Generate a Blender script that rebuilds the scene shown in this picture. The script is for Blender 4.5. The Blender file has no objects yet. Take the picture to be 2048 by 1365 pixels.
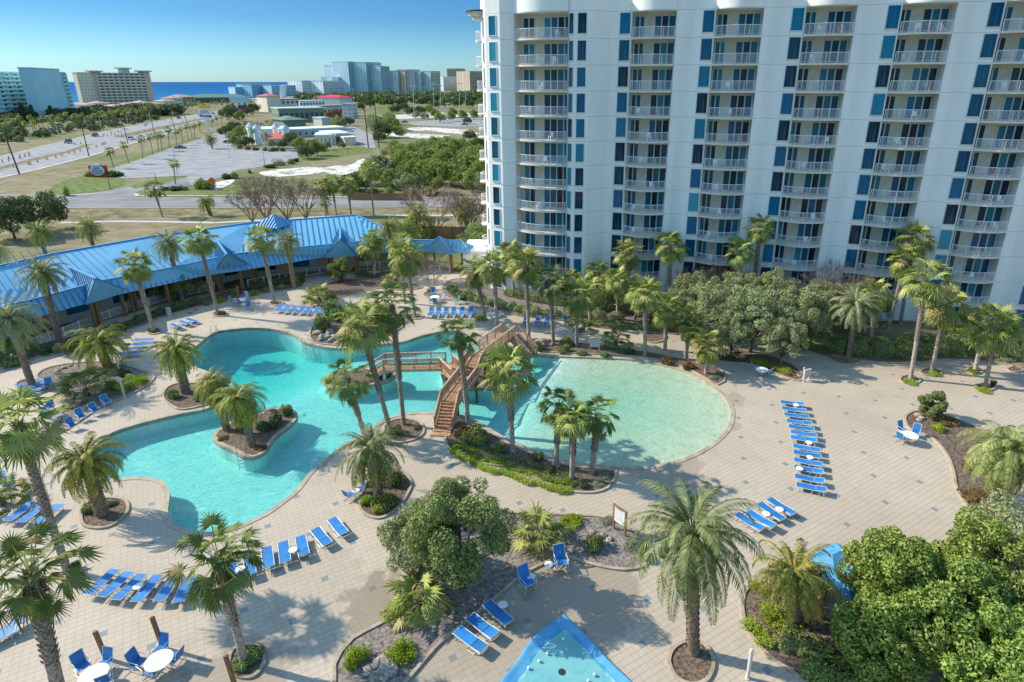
import bpy, math, random
import numpy as np
from mathutils import Vector, Matrix, noise
from mathutils.geometry import delaunay_2d_cdt
R=math.radians; PI=math.pi
S=bpy.context.scene
COL=S.collection
# ---------------------------------------------------------------- camera model (photo measured at 2048x1365)
CH,CX,CY,CF=27.0,1085.0,590.0,1214.0
CT=math.atan(426/1214.0); cc,ss=math.cos(CT),math.sin(CT)
def G(u,v,z=0.0):
    a=(u-CX)/CF; b=-(v-CY)/CF
    d=(a,cc+b*ss,-ss+b*cc); t=(CH-z)/-d[2]
    return Vector((d[0]*t,d[1]*t,z))
def AT(u,v,Y):
    a=(u-CX)/CF; b=-(v-CY)/CF
    d=(a,cc+b*ss,-ss+b*cc); t=Y/d[1]
    return Vector((d[0]*t,Y,CH+d[2]*t))
cam=bpy.data.cameras.new('camera'); co=bpy.data.objects.new('camera',cam); COL.objects.link(co)
cam.sensor_width=36; cam.lens=CF/2048*36; cam.shift_x=(1024-CX)/2048; cam.shift_y=(CY-682.5)/2048
cam.clip_start=0.5; cam.clip_end=120000
co.location=(0,0,CH); co.rotation_euler=(PI/2-CT,0,0)
S.camera=co
# ---------------------------------------------------------------- light
SUN_AZ,SUN_EL=R(14.5),R(34)          # the sun stands to the left (-X) and a little behind (+Y)
sd=Vector((-math.cos(SUN_AZ)*math.cos(SUN_EL),math.sin(SUN_AZ)*math.cos(SUN_EL),math.sin(SUN_EL)))
sl=bpy.data.lights.new('sun','SUN'); so=bpy.data.objects.new('sun',sl); COL.objects.link(so)
sl.energy=4.5; sl.angle=R(0.53); sl.color=(1,.91,.77)
so.rotation_euler=sd.to_track_quat('Z','Y').to_euler()
w=bpy.data.worlds.new('World'); S.world=w; w.use_nodes=True
nt=w.node_tree; bg=nt.nodes['Background']; sk=nt.nodes.new('ShaderNodeTexSky'); sk.sky_type='NISHITA'
sk.sun_disc=False; sk.sun_elevation=SUN_EL
sk.sun_rotation=math.atan2(sd.x,sd.y)
sk.air_density=1.0; sk.dust_density=0.3; sk.ozone_density=2.5
tc_=nt.nodes.new('ShaderNodeTexCoord'); sz_=nt.nodes.new('ShaderNodeSeparateXYZ'); nt.links.new(tc_.outputs['Generated'],sz_.inputs[0])
rp_=nt.nodes.new('ShaderNodeValToRGB'); nt.links.new(sz_.outputs[2],rp_.inputs[0]); e_=rp_.color_ramp.elements
for p_,c_ in [(.03,(.33,.57,.80)),(.085,(.18,.39,.62)),(.13,(.16,.37,.62)),(.22,(.8,1.05,1.1)),(.40,(1.55,1.80,1.75))]: q_=e_.new(p_); q_.color=(*c_,1)
e_[0].position=0; e_[0].color=(.36,.58,.86,1); e_[-1].position=1; e_[-1].color=(1.5,1.75,1.7,1)
mu_=nt.nodes.new('ShaderNodeMix'); mu_.data_type='RGBA'; mu_.blend_type='MULTIPLY'; mu_.clamp_result=False; mu_.inputs[0].default_value=1; nt.links.new(sk.outputs[0],mu_.inputs[6]); nt.links.new(rp_.outputs[0],mu_.inputs[7])
nt.links.new(mu_.outputs[2],bg.inputs[0]); bg.inputs[1].default_value=0.125
S.view_settings.view_transform='Standard'; S.view_settings.look='None'; S.view_settings.gamma=1.0
S.view_settings.exposure=0.56
S.cycles.max_bounces=6; S.cycles.diffuse_bounces=3; S.cycles.glossy_bounces=3; S.cycles.transparent_max_bounces=10
S.cycles.transmission_bounces=4; S.cycles.volume_bounces=0; S.cycles.caustics_reflective=False; S.cycles.caustics_refractive=False
S.cycles.sample_clamp_indirect=3.0; S.cycles.use_denoising=True
# ---------------------------------------------------------------- tags
def tag(o,label=None,cat=None,group=None,kind=None):
    if label:o['label']=label
    if cat:o['category']=cat
    if group:o['group']=group
    if kind:o['kind']=kind
    return o
def empty(name,loc,label=None,cat=None,group=None,rz=0.0,sc=1.0):
    o=bpy.data.objects.new(name,None); COL.objects.link(o); o.location=loc; o.rotation_euler=(0,0,rz)
    if sc!=1.0:o.scale=(sc,)*3 if not isinstance(sc,tuple) else sc
    o.empty_display_size=.2
    return tag(o,label,cat,group)
def link(name,me,parent=None,loc=(0,0,0),rot=(0,0,0),sc=(1,1,1)):
    o=bpy.data.objects.new(name,me); COL.objects.link(o); o.parent=parent
    o.location=loc; o.rotation_euler=rot; o.scale=sc
    return o
def kids(o): return [c for c in KIDS.get(o.name,[])]
def copy_tree(o,parent=None):
    c=o.copy(); COL.objects.link(c); c.parent=parent
    for ch in list(o.children): copy_tree(ch,c)
    return c
ORD='first second third fourth fifth sixth seventh eighth ninth tenth eleventh twelfth thirteenth fourteenth fifteenth sixteenth seventeenth eighteenth nineteenth twentieth'.split()
ORD+=['twenty-'+x for x in ORD[:9]]+['thirtieth']+['thirty-'+x for x in ORD[:9]]+['fortieth']+['forty-'+x for x in ORD[:9]]+['fiftieth']+['fifty-'+x for x in ORD[:9]]+['sixtieth']+['sixty-'+x for x in ORD[:9]]
# ---------------------------------------------------------------- mesh builder
class MB:
    def __init__(s): s.v=[];s.f=[];s.m=[];s.mi=0
    def add(s,vs,fs):
        o=len(s.v); s.v+= [tuple(p) for p in vs]; s.f+=[tuple(i+o for i in f) for f in fs]; s.m+=[s.mi]*len(fs); return s
    def box(s,c,d,rz=0.0,M=None):
        x,y,z=d[0]/2,d[1]/2,d[2]/2; vs=[]
        cr,sr=math.cos(rz),math.sin(rz)
        for a,b,e in((-1,-1,-1),(1,-1,-1),(1,1,-1),(-1,1,-1),(-1,-1,1),(1,-1,1),(1,1,1),(-1,1,1)):
            px,py,pz=a*x,b*y,e*z
            q=Vector((c[0]+px*cr-py*sr,c[1]+px*sr+py*cr,c[2]+pz))
            vs.append(M@q if M else q)
        return s.add(vs,[(0,3,2,1),(4,5,6,7),(0,1,5,4),(1,2,6,5),(2,3,7,6),(3,0,4,7)])
    def beam(s,p0,p1,w,h,up=(0,0,1)):
        p0,p1=Vector(p0),Vector(p1); d=(p1-p0)
        if d.length<1e-6:return s
        d.normalize(); u=Vector(up)
        if abs(d.dot(u))>.98:u=Vector((1,0,0))
        r=d.cross(u).normalized(); u=r.cross(d).normalized(); r=r*w/2;u=u*h/2
        vs=[p0-r-u,p0+r-u,p0+r+u,p0-r+u,p1-r-u,p1+r-u,p1+r+u,p1-r+u]
        return s.add(vs,[(0,1,2,3),(7,6,5,4),(0,4,5,1),(1,5,6,2),(2,6,7,3),(3,7,4,0)])
    def tube(s,pts,r,n=6,cap=True):
        pts=[Vector(p) for p in pts]; rs=r if isinstance(r,(list,tuple)) else [r]*len(pts)
        o=[];pr=None
        for i,p in enumerate(pts):
            d=(pts[min(i+1,len(pts)-1)]-pts[max(i-1,0)]).normalized()
            if pr is None: a=Vector((1,0,0)) if abs(d.x)<.9 else Vector((0,1,0))
            else:a=pr
            x=(a-d*a.dot(d)).normalized(); y=d.cross(x); pr=x
            for k in range(n):
                t=2*PI*k/n; o.append(p+(x*math.cos(t)+y*math.sin(t))*rs[i])
        f=[]
        for i in range(len(pts)-1):
            for k in range(n): f.append((i*n+k,i*n+(k+1)%n,(i+1)*n+(k+1)%n,(i+1)*n+k))
        if cap: f.append(tuple(range(n-1,-1,-1))); f.append(tuple((len(pts)-1)*n+k for k in range(n)))
        return s.add(o,f)
    def lathe(s,prof,n=16,c=(0,0,0)):
        vs=[];f=[]
        for r,z in prof:
            for k in range(n):
                t=2*PI*k/n; vs.append((c[0]+r*math.cos(t),c[1]+r*math.sin(t),c[2]+z))
        for i in range(len(prof)-1):
            for k in range(n): f.append((i*n+k,i*n+(k+1)%n,(i+1)*n+(k+1)%n,(i+1)*n+k))
        f.append(tuple(range(n-1,-1,-1)));f.append(tuple((len(prof)-1)*n+k for k in range(n)))
        return s.add(vs,f)
    def prism(s,poly,z0,z1,bottom=True):
        n=len(poly); vs=[(p[0],p[1],z0) for p in poly]+[(p[0],p[1],z1) for p in poly]
        a=sum(poly[i][0]*poly[(i+1)%n][1]-poly[(i+1)%n][0]*poly[i][1] for i in range(n))
        o=range(n) if a>0 else range(n-1,-1,-1); o=list(o)
        f=[]
        for k in range(n):
            i,j=o[k],o[(k+1)%n]; f.append((i,j,n+j,n+i))
        f.append(tuple(n+i for i in o))
        if bottom:f.append(tuple(reversed(o)))
        return s.add(vs,f)
    def quad(s,*p): return s.add(p,[tuple(range(len(p)))])
    def mesh(s,name,mat=None,smooth=False):
        me=bpy.data.meshes.new(name); me.from_pydata(s.v,[],s.f)
        mats=mat if isinstance(mat,(list,tuple)) else ([mat] if mat else [])
        for m in mats: me.materials.append(m)
        if len(mats)>1: me.polygons.foreach_set('material_index',s.m)
        if smooth: me.polygons.foreach_set('use_smooth',[True]*len(s.f))
        me.update(); return me
    def build(s,name,mat,parent=None,smooth=False,**k):
        return link(name,s.mesh(name,mat,smooth),parent,**k)
def npmesh(name,V,F,mat,smooth=False):
    """V (n,3) F (m,k) numpy"""
    me=bpy.data.meshes.new(name); k=F.shape[1]
    me.vertices.add(len(V)); me.vertices.foreach_set('co',V.astype(np.float32).ravel())
    me.loops.add(F.size); me.loops.foreach_set('vertex_index',F.astype(np.int32).ravel())
    me.polygons.add(len(F)); me.polygons.foreach_set('loop_start',np.arange(0,F.size,k,dtype=np.int32))
    try: me.polygons.foreach_set('loop_total',np.full(len(F),k,dtype=np.int32))
    except Exception: pass
    me.materials.append(mat)
    if smooth: me.polygons.foreach_set('use_smooth',np.ones(len(F),dtype=bool))
    me.update(calc_edges=True); me.validate(); return me
# ---------------------------------------------------------------- polygons
def inside(p,poly):
    x,y=p[0],p[1];c=False;n=len(poly);j=n-1
    for i in range(n):
        xi,yi=poly[i][0],poly[i][1];xj,yj=poly[j][0],poly[j][1]
        if (yi>y)!=(yj>y) and x<(xj-xi)*(y-yi)/(yj-yi)+xi:c=not c
        j=i
    return c
def smooth_closed(pts,step=0.6):
    """closed Catmull-Rom through world points"""
    n=len(pts);o=[]
    for i in range(n):
        p0,p1,p2,p3=[Vector(pts[(i+k)%n][:2]) for k in(-1,0,1,2)]
        m=max(1,int((p2-p1).length/step))
        for k in range(m):
            t=k/m; o.append(.5*((2*p1)+(p2-p0)*t+(2*p0-5*p1+4*p2-p3)*t*t+(3*p1-p0-3*p2+p3)*t**3))
    return o
def PX(l,z=0.0): return [G(u,v,z) for u,v in l]
def SM(l,step=.6):
    p=PX(l); per=sum((p[i]-p[i-1]).length for i in range(len(p))); return smooth_closed(p,min(step,per/56))
def area(p): return sum(p[i][0]*p[(i+1)%len(p)][1]-p[(i+1)%len(p)][0]*p[i][1] for i in range(len(p)))/2
def offset(poly,d):
    """positive d grows the polygon"""
    n=len(poly); sg=1 if area(poly)>0 else -1;o=[]
    for i in range(n):
        a,b,c_=[Vector(poly[(i+k)%n][:2]) for k in(-1,0,1)]
        t=(c_-a)
        if t.length<1e-9:t=Vector((1,0))
        t.normalize(); o.append(b+Vector((t.y,-t.x))*sg*d)
    return o
def sheet(name,outer,holes,z,mat,grid=None,zf=None,parent=None,kind='structure',uv=None):
    """flat (or zf-shaped) triangulated sheet with holes"""
    vs=[];ed=[]
    for poly in [outer]+holes:
        o=len(vs);n=len(poly);vs+=[Vector((p[0],p[1])) for p in poly];ed+=[(o+i,o+(i+1)%n) for i in range(n)]
    if grid:
        xs=[p[0] for p in outer];ys=[p[1] for p in outer];y=min(ys)
        while y<max(ys):
            x=min(xs)
            while x<max(xs):
                q=(x+random.uniform(-.2,.2)*grid,y+random.uniform(-.2,.2)*grid)
                if inside(q,outer) and not any(inside(q,h) for h in holes): vs.append(Vector(q))
                x+=grid
            y+=grid
    r=delaunay_2d_cdt(vs,ed,[],0,1e-5)
    V,F=r[0],r[2]; fs=[]
    for f in F:
        c=sum((V[i] for i in f),Vector((0,0)))/len(f)
        if inside(c,outer) and not any(inside(c,h) for h in holes):
            a=(V[f[1]]-V[f[0]]).cross(V[f[2]]-V[f[0]])
            fs.append(tuple(f) if a>0 else tuple(reversed(f)))
    me=bpy.data.meshes.new(name); me.from_pydata([(v.x,v.y,zf(v.x,v.y) if zf else z) for v in V],[],fs)
    me.materials.append(mat); me.update()
    if zf: me.polygons.foreach_set('use_smooth',[True]*len(fs))
    o=link(name,me,parent)
    if kind:o['kind']=kind
    return o
def ring(poly,d0,d1,z0,z1,mb=None):
    """kerb: band between offsets d0 (inner) and d1 (outer), top z1, bottom z0"""
    mb=mb or MB(); a=offset(poly,d0) if d0 else [Vector(p[:2]) for p in poly];b=offset(poly,d1) if d1 else [Vector(p[:2]) for p in poly];n=len(a)
    vs=[(p.x,p.y,z1) for p in a]+[(p.x,p.y,z1) for p in b]+[(p.x,p.y,z0) for p in a]+[(p.x,p.y,z0) for p in b]
    fs=[];flip=area(poly)<0
    for i in range(n):
        j=(i+1)%n
        q=[(i,n+i,n+j,j),(n+i,3*n+i,3*n+j,n+j),(2*n+i,i,j,2*n+j)]
        fs+=[tuple(reversed(x)) for x in q] if flip else q
    return mb.add(vs,fs)
# ---------------------------------------------------------------- materials
MATS={}
class NT:
    def __init__(s,m): s.t=m.node_tree;s.n=s.t.nodes;s.l=s.t.links
    def new(s,ty,**k):
        x=s.n.new(ty)
        for a,b in k.items(): setattr(x,a,b)
        return x
    def con(s,sock,val):
        if hasattr(val,'is_output') or isinstance(val,bpy.types.NodeSocket): s.l.new(val,sock)
        elif val is not None: sock.default_value=val
    def math(s,op,a,b=None,c=None):
        x=s.new('ShaderNodeMath',operation=op); s.con(x.inputs[0],a); s.con(x.inputs[1],b)
        if c is not None:s.con(x.inputs[2],c)
        return x.outputs[0]
    def mix(s,fac,a,b,ty='MIX'):
        x=s.new('ShaderNodeMix',data_type='RGBA',blend_type=ty); s.con(x.inputs[0],fac)
        s.con(x.inputs[6],a if not isinstance(a,tuple) else (*a[:3],1)); s.con(x.inputs[7],b if not isinstance(b,tuple) else (*b[:3],1)); return x.outputs[2]
    def ramp(s,v,stops):
        x=s.new('ShaderNodeValToRGB'); s.con(x.inputs[0],v); e=x.color_ramp.elements
        while len(e)<len(stops): e.new(.5)
        for q,(p,c) in zip(e,stops): q.position=p;q.color=(*c[:3],1) if isinstance(c,tuple) else (c,c,c,1)
        return x.outputs[0]
    def noise(s,vec,scale,det=3,rough=.5,dist=0.0):
        x=s.new('ShaderNodeTexNoise'); s.con(x.inputs['Vector'],vec); x.inputs['Scale'].default_value=scale; x.inputs['Detail'].default_value=det;x.inputs['Roughness'].default_value=rough;x.inputs['Distortion'].default_value=dist
        return x.outputs[0]
    def pos(s): return s.new('ShaderNodeNewGeometry').outputs['Position']
    def obj(s): return s.new('ShaderNodeTexCoord').outputs['Object']
    def map(s,vec,loc=(0,0,0),rot=(0,0,0),sc=(1,1,1)):
        x=s.new('ShaderNodeMapping'); s.con(x.inputs[0],vec); x.inputs[1].default_value=loc;x.inputs[2].default_value=rot;x.inputs[3].default_value=sc; return x.outputs[0]
    def sep(s,v): x=s.new('ShaderNodeSeparateXYZ'); s.con(x.inputs[0],v); return x.outputs
    def bump(s,h,strength=.3,dist=.02): x=s.new('ShaderNodeBump'); s.con(x.inputs['Height'],h);x.inputs['Strength'].default_value=strength;x.inputs['Distance'].default_value=dist; return x.outputs[0]
def newmat(name):
    m=bpy.data.materials.new(name); m.use_nodes=True; T=NT(m); b=T.n['Principled BSDF']; return m,T,b
def mat(name,col,rough=.7,var=.12,scale=3.0,bump=0.0,metal=0.0,spec=.4,rand=0.0,col2=None,det=4,world=False,sss=0):
    if name in MATS: return MATS[name]
    m,T,b=newmat(name); b.inputs['Roughness'].default_value=rough;b.inputs['Metallic'].default_value=metal;b.inputs['Specular IOR Level'].default_value=spec
    v=T.pos() if world else T.obj()
    n=T.noise(v,scale,det,.6)
    lo=tuple(x*(1-var*1.6) for x in col); hi=tuple(min(1,x*(1+var*1.6)) for x in col) if col2 is None else col2
    c=T.ramp(n,[(.3,lo),(.7,hi)])
    if rand:
        oi=T.new('ShaderNodeObjectInfo').outputs['Random']
        k=T.math('MULTIPLY_ADD',oi,rand*2,1-rand)
        hs=T.new('ShaderNodeHueSaturation'); T.con(hs.inputs['Color'],c); T.con(hs.inputs['Value'],k); c=hs.outputs[0]
    T.con(b.inputs['Base Color'],c)
    if bump: T.con(b.inputs['Normal'],T.bump(T.noise(v,scale*4,3),.5,bump))
    MATS[name]=m; return m
def leafmat(name,a,b2,trans=.3,rough=.45,rand=.12,spec=.35,dead=None,deadamt=0.0):
    """foliage: colour varies per leaf (mesh island) and per plant"""
    if name in MATS:return MATS[name]
    m,T,b=newmat(name); g=T.new('ShaderNodeNewGeometry'); ri=g.outputs['Random Per Island']
    c=T.ramp(ri,[(0,a),(1,b2)])
    if dead: c=T.mix(T.math('GREATER_THAN',T.math('FRACT',T.math('MULTIPLY',ri,7.31)),1-deadamt),c,dead)
    big=T.noise(g.outputs['Position'],.9,2)
    oi=T.new('ShaderNodeObjectInfo').outputs['Random']
    k=T.math('MULTIPLY_ADD',oi,rand*2,1-rand); k=T.math('MULTIPLY',k,T.math('MULTIPLY_ADD',big,.7,.65))
    hs=T.new('ShaderNodeHueSaturation');T.con(hs.inputs['Color'],c);T.con(hs.inputs['Value'],k)
    T.con(hs.inputs['Hue'],T.math('MULTIPLY_ADD',oi,.03,.485)); c=hs.outputs[0]
    T.con(b.inputs['Base Color'],c); b.inputs['Roughness'].default_value=rough+.1; b.inputs['Specular IOR Level'].default_value=spec*.35
    tr=T.new('ShaderNodeBsdfTranslucent'); T.con(tr.inputs[0],T.mix(.35,c,(.45,.5,.05),'MIX'))
    mx=T.new('ShaderNodeMixShader'); mx.inputs[0].default_value=trans; T.l.new(b.outputs[0],mx.inputs[1]);T.l.new(tr.outputs[0],mx.inputs[2])
    T.l.new(mx.outputs[0],T.n['Material Output'].inputs[0]); MATS[name]=m; return m
random.seed(5)
# ================================================================ ground materials
def m_deck():
    m,T,b=newmat('pavers'); p=T.pos(); q=T.map(p,loc=(0,0,0),rot=(0,0,0))
    x=T.new('ShaderNodeVectorMath',operation='SUBTRACT'); T.con(x.inputs[0],p); x.inputs[1].default_value=(17.42,48.21,0)
    r=T.new('ShaderNodeVectorRotate',rotation_type='Z_AXIS'); T.con(r.inputs['Vector'],x.outputs[0]); r.inputs['Angle'].default_value=-R(31.2)
    s=T.sep(r.outputs[0]); tl=.356
    u=T.math('DIVIDE',s[0],tl); v=T.math('DIVIDE',s[1],tl); u=T.math('ADD',u,600.5); v=T.math('ADD',v,600.5)
    iu=T.math('FLOOR',u); iv=T.math('FLOOR',v); fu=T.math('FRACT',u); fv=T.math('FRACT',v)
    du=T.math('ABSOLUTE',T.math('SUBTRACT',fu,.5)); dv=T.math('ABSOLUTE',T.math('SUBTRACT',fv,.5))
    joint=T.math('MAXIMUM',T.math('MULTIPLY',T.math('GREATER_THAN',du,.462),.62),T.math('GREATER_THAN',dv,.458))
    cv=T.new('ShaderNodeCombineXYZ'); T.con(cv.inputs[0],iu);T.con(cv.inputs[1],iv)
    wn=T.new('ShaderNodeTexWhiteNoise'); T.con(wn.inputs[0],cv.outputs[0])
    a=T.math('MODULO',iu,12); c_=T.math('MODULO',iv,12)
    def eq(x,k): return T.math('COMPARE',x,float(k),.2)
    blue=T.math('MAXIMUM',T.math('MULTIPLY',eq(a,0),eq(c_,0)),T.math('MULTIPLY',eq(a,6),eq(c_,6)))
    big=T.noise(p,.12,4,.6); fine=T.noise(p,9,4,.7); mid=T.noise(p,.7,5,.65,.6)
    base=T.ramp(big,[(.3,(.40,.325,.235)),(.7,(.51,.43,.325))])
    base=T.mix(T.math('MULTIPLY',wn.outputs[0],.30),base,(.36,.30,.235))
    base=T.mix(T.math('MULTIPLY',fine,.28),base,(.60,.51,.39))
    st=T.ramp(mid,[(.52,0.0),(.75,1.0)]); base=T.mix(T.math('MULTIPLY',st,.30),base,(.27,.22,.165))
    base=T.mix(T.math('MULTIPLY',blue,.85),base,(.16,.215,.235))
    base=T.mix(T.math('MULTIPLY',joint,.44),base,(.10,.09,.075))
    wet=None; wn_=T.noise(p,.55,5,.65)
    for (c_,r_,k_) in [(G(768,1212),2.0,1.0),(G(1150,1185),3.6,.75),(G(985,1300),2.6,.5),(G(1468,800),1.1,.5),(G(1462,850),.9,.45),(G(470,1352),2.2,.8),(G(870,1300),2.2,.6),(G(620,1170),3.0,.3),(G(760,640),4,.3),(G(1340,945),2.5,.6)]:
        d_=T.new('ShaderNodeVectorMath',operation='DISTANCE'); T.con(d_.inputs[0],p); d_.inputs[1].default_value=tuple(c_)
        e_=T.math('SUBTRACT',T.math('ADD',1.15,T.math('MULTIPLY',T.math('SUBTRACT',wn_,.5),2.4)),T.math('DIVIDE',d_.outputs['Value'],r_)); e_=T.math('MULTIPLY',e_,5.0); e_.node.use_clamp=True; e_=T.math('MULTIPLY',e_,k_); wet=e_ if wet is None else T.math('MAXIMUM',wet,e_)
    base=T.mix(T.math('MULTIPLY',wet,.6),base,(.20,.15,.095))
    T.con(b.inputs['Base Color'],base); T.con(b.inputs['Roughness'],T.math('MULTIPLY_ADD',wet,-.3,.72))
    T.con(b.inputs['Normal'],T.bump(T.math('MULTIPLY_ADD',joint,-1.0,fine),.35,.006))
    MATS['deck']=m; return m
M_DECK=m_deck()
def m_terrain():
    m,T,b=newmat('rough_grass'); p=T.pos()
    n1=T.noise(p,.02,5,.6,.6); n2=T.noise(p,.25,5,.65); n3=T.noise(p,2.0,4,.7)
    c=T.ramp(n2,[(.3,(.19,.165,.075)),(.48,(.29,.24,.135)),(.7,(.42,.345,.225))])
    c=T.mix(T.ramp(n1,[(.45,0.0),(.6,1.0)]),c,T.ramp(n2,[(.3,(.10,.15,.04)),(.7,(.24,.25,.10))]))
    c=T.mix(T.math('MULTIPLY',n3,.55),c,(.10,.085,.045))
    T.con(b.inputs['Base Color'],c); b.inputs['Roughness'].default_value=.95; b.inputs['Specular IOR Level'].default_value=.1
    T.con(b.inputs['Normal'],T.bump(n3,.6,.15)); return m
M_TER=m_terrain()
M_LAWN=mat('lawn',(.10,.17,.035),.95,.3,.6,world=True,col2=(.23,.26,.08),spec=.1)
M_DRY=mat('dry_grass',(.15,.14,.06),.95,.3,.35,world=True,col2=(.34,.27,.15),spec=.1,det=6)
M_SAND=mat('sand',(.48,.44,.37),.95,.1,.35,world=True,col2=(.80,.77,.70),spec=.1,det=6)
def m_sand():
    m,T,b=newmat('sand'); p=T.pos(); n=T.noise(p,.22,6,.7,.8); n2=T.noise(p,1.5,4,.7)
    c=T.ramp(n2,[(.3,(.50,.46,.38)),(.7,(.82,.79,.71))]); c=T.mix(T.ramp(n,[(.50,0.0),(.58,1.0)]),c,(.22,.19,.10)); T.con(b.inputs['Base Color'],c); b.inputs['Roughness'].default_value=.95; return m
M_SAND=m_sand()
M_ASPH=mat('asphalt',(.19,.185,.18),.9,.1,.12,world=True,col2=(.30,.295,.285),spec=.2,det=7)
M_ROAD=mat('road_asphalt',(.26,.255,.25),.9,.1,.2,world=True,col2=(.36,.355,.345),spec=.2,det=6)
M_CONC=mat('concrete',(.50,.46,.40),.85,.1,1.2,world=True,col2=(.64,.60,.53),spec=.25,det=5)
M_PAINT=mat('road_paint',(.75,.74,.70),.7,.06,2)
M_YEL=mat('yellow_paint',(.65,.45,.06),.7,.06,2)
M_COPE=mat('coping',(.34,.27,.19),.7,.1,1.3,world=True,col2=(.52,.43,.32),spec=.3)
M_KERB=mat('bed_kerb',(.34,.27,.19),.8,.1,1.5,world=True,col2=(.50,.41,.31),spec=.2)
M_MULCH=mat('mulch',(.085,.055,.038),.95,.3,6,world=True,col2=(.27,.20,.15),spec=.1,det=6,bump=.04)
M_MULCHG=mat('gravel_mulch',(.15,.12,.10),.95,.3,5,world=True,col2=(.36,.31,.27),spec=.1,det=6,bump=.03)
# ================================================================ pool outline
pool_px=[(381,716),(391,734),(415,744),(440,758),(449,782),(440,803),(412,818),(366,827),(305,841),(244,858),(212,872),(190,893),(182,925),(192,950),(225,959),(268,955),(305,957),(328,966),(338,985),(336,1010),(335,1030),(353,1052),(400,1066),(455,1060),(500,1043),(530,1028),(568,1001),(592,981),(620,945),(645,925),(672,903),(705,880),(740,858),(774,838),(800,829),(830,826),(869,826),(914,829),(939,837),(972,852),(993,866),(1023,882),(1072,903),(1102,916),(1132,923),(1160,928),(1193,931),(1232,933),(1284,935),(1329,928),(1375,915),(1420,891),(1450,864),(1461,843),(1462,821),(1453,800),(1432,779),(1405,761),(1368,743),(1314,728),(1253,719),(1193,716),(1132,714),(1090,711),(1066,708),(1046,703),(1015,700),(985,694),(958,684),(942,672),(925,664),(893,662),(846,671),(805,684),(749,690),(700,696),(663,696),(631,690),(607,683),(590,671),(573,664),(541,658),(504,656),(465,659),(429,665),(399,687),(383,702)]
POOL=SM(pool_px,.5)
isl_px={
 'palm':[(426,872),(440,889),(462,898),(487,913),(503,915),(528,905),(541,886),(555,870),(577,853),(593,837),(591,824),(571,816),(544,819),(517,829),(484,835),(451,850)],
 'foot':[(646,762),(660,748),(700,741),(740,737),(772,736),(789,744),(788,753),(770,763),(735,771),(700,777),(665,774)],
 'centre':[(879,737),(884,752),(893,767),(915,778),(943,777),(965,776),(989,775),(1003,764),(1002,742),(980,727),(950,719),(915,722),(893,728)]}
ISL={k:SM(v,.4) for k,v in isl_px.items()}
ISLL=list(ISL.values())
# ---- water depth: deep blue end top-left, zero-entry beach on the right side
beach=[Vector(G(u,v)[:2]) for u,v in [(1132,714),(1253,719),(1314,728),(1368,743),(1405,761),(1432,779),(1453,800),(1462,821),(1461,843),(1450,864),(1420,891),(1375,915),(1329,928),(1284,935),(1232,933)]]
def segd(p,a,b):
    ab=b-a;t=max(0,min(1,(p-a).dot(ab)/ab.dot(ab)));return (p-a-ab*t).length
DC=G(470,700);DC2=G(400,735)
stA,stB=G(1062,712),G(965,850)      # line of the underwater step between the two pools
def depth(x,y):
    p=Vector((x,y)); d=1.25
    dd=min((p-DC.xy).length/13.0,(p-DC2.xy).length/8)
    d+=1.5*max(0,1-dd*dd)
    s=(p-stA.xy).cross((stB-stA).xy.normalized())   # >0 : one side
    if s<0:
        q=-s
        if q>2.2:
            db=min(segd(p,beach[i],beach[i+1]) for i in range(len(beach)-1))
            d=min(.62,.03+db*.06)
        elif q>1.6: d=.95
        else: d=1.25
    return d
_s=(G(1300,820).xy-stA.xy).cross((stB-stA).xy.normalized())
if _s>0: stA,stB=stB,stA
def m_pool():
    m,T,b=newmat('pool_plaster'); p=T.pos()
    n=T.noise(p,1.2,5,.6); c=T.ramp(n,[(.3,(.60,.76,.70)),(.7,(.70,.85,.78))])
    d_=T.new('ShaderNodeVectorMath',operation='DOT_PRODUCT'); T.con(d_.inputs[0],p); nn=(stB-stA).xy.normalized(); nv=Vector((nn.y,-nn.x)); 
    if (G(1300,820).xy-stA.xy).dot(nv)<0: nv=-nv
    d_.inputs[1].default_value=(nv.x,nv.y,0); q=T.math('SUBTRACT',d_.outputs['Value'],stA.xy.dot(nv)); q=T.math('DIVIDE',T.math('SUBTRACT',q,1.5),5.0); q.node.use_clamp=True
    c=T.mix(q,c,T.ramp(n,[(.3,(.47,.57,.40)),(.7,(.56,.66,.48))]))
    T.con(b.inputs['Base Color'],c); b.inputs['Roughness'].default_value=.8; return m
M_POOL=m_pool()
M_TILE=mat('waterline_tile',(.10,.22,.26),.3,.2,3,world=True)
sheet('pool_floor',POOL,ISLL,0,M_POOL,grid=1.1,zf=lambda x,y:-.10-depth(x,y))
def wall_strip(name,polys,z1,z0f,mt):
    mb=MB()
    for poly in polys:
        n=len(poly)
        for i in range(n):
            a,b_=poly[i],poly[(i+1)%n]; mb.quad((a[0],a[1],z1),(b_[0],b_[1],z1),(b_[0],b_[1],z0f),(a[0],a[1],z0f))
    o=mb.build(name,mt); o['kind']='structure'; return o
wall_strip('pool_wall',[POOL]+ISLL,-.001,-3.2,M_POOL)
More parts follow.
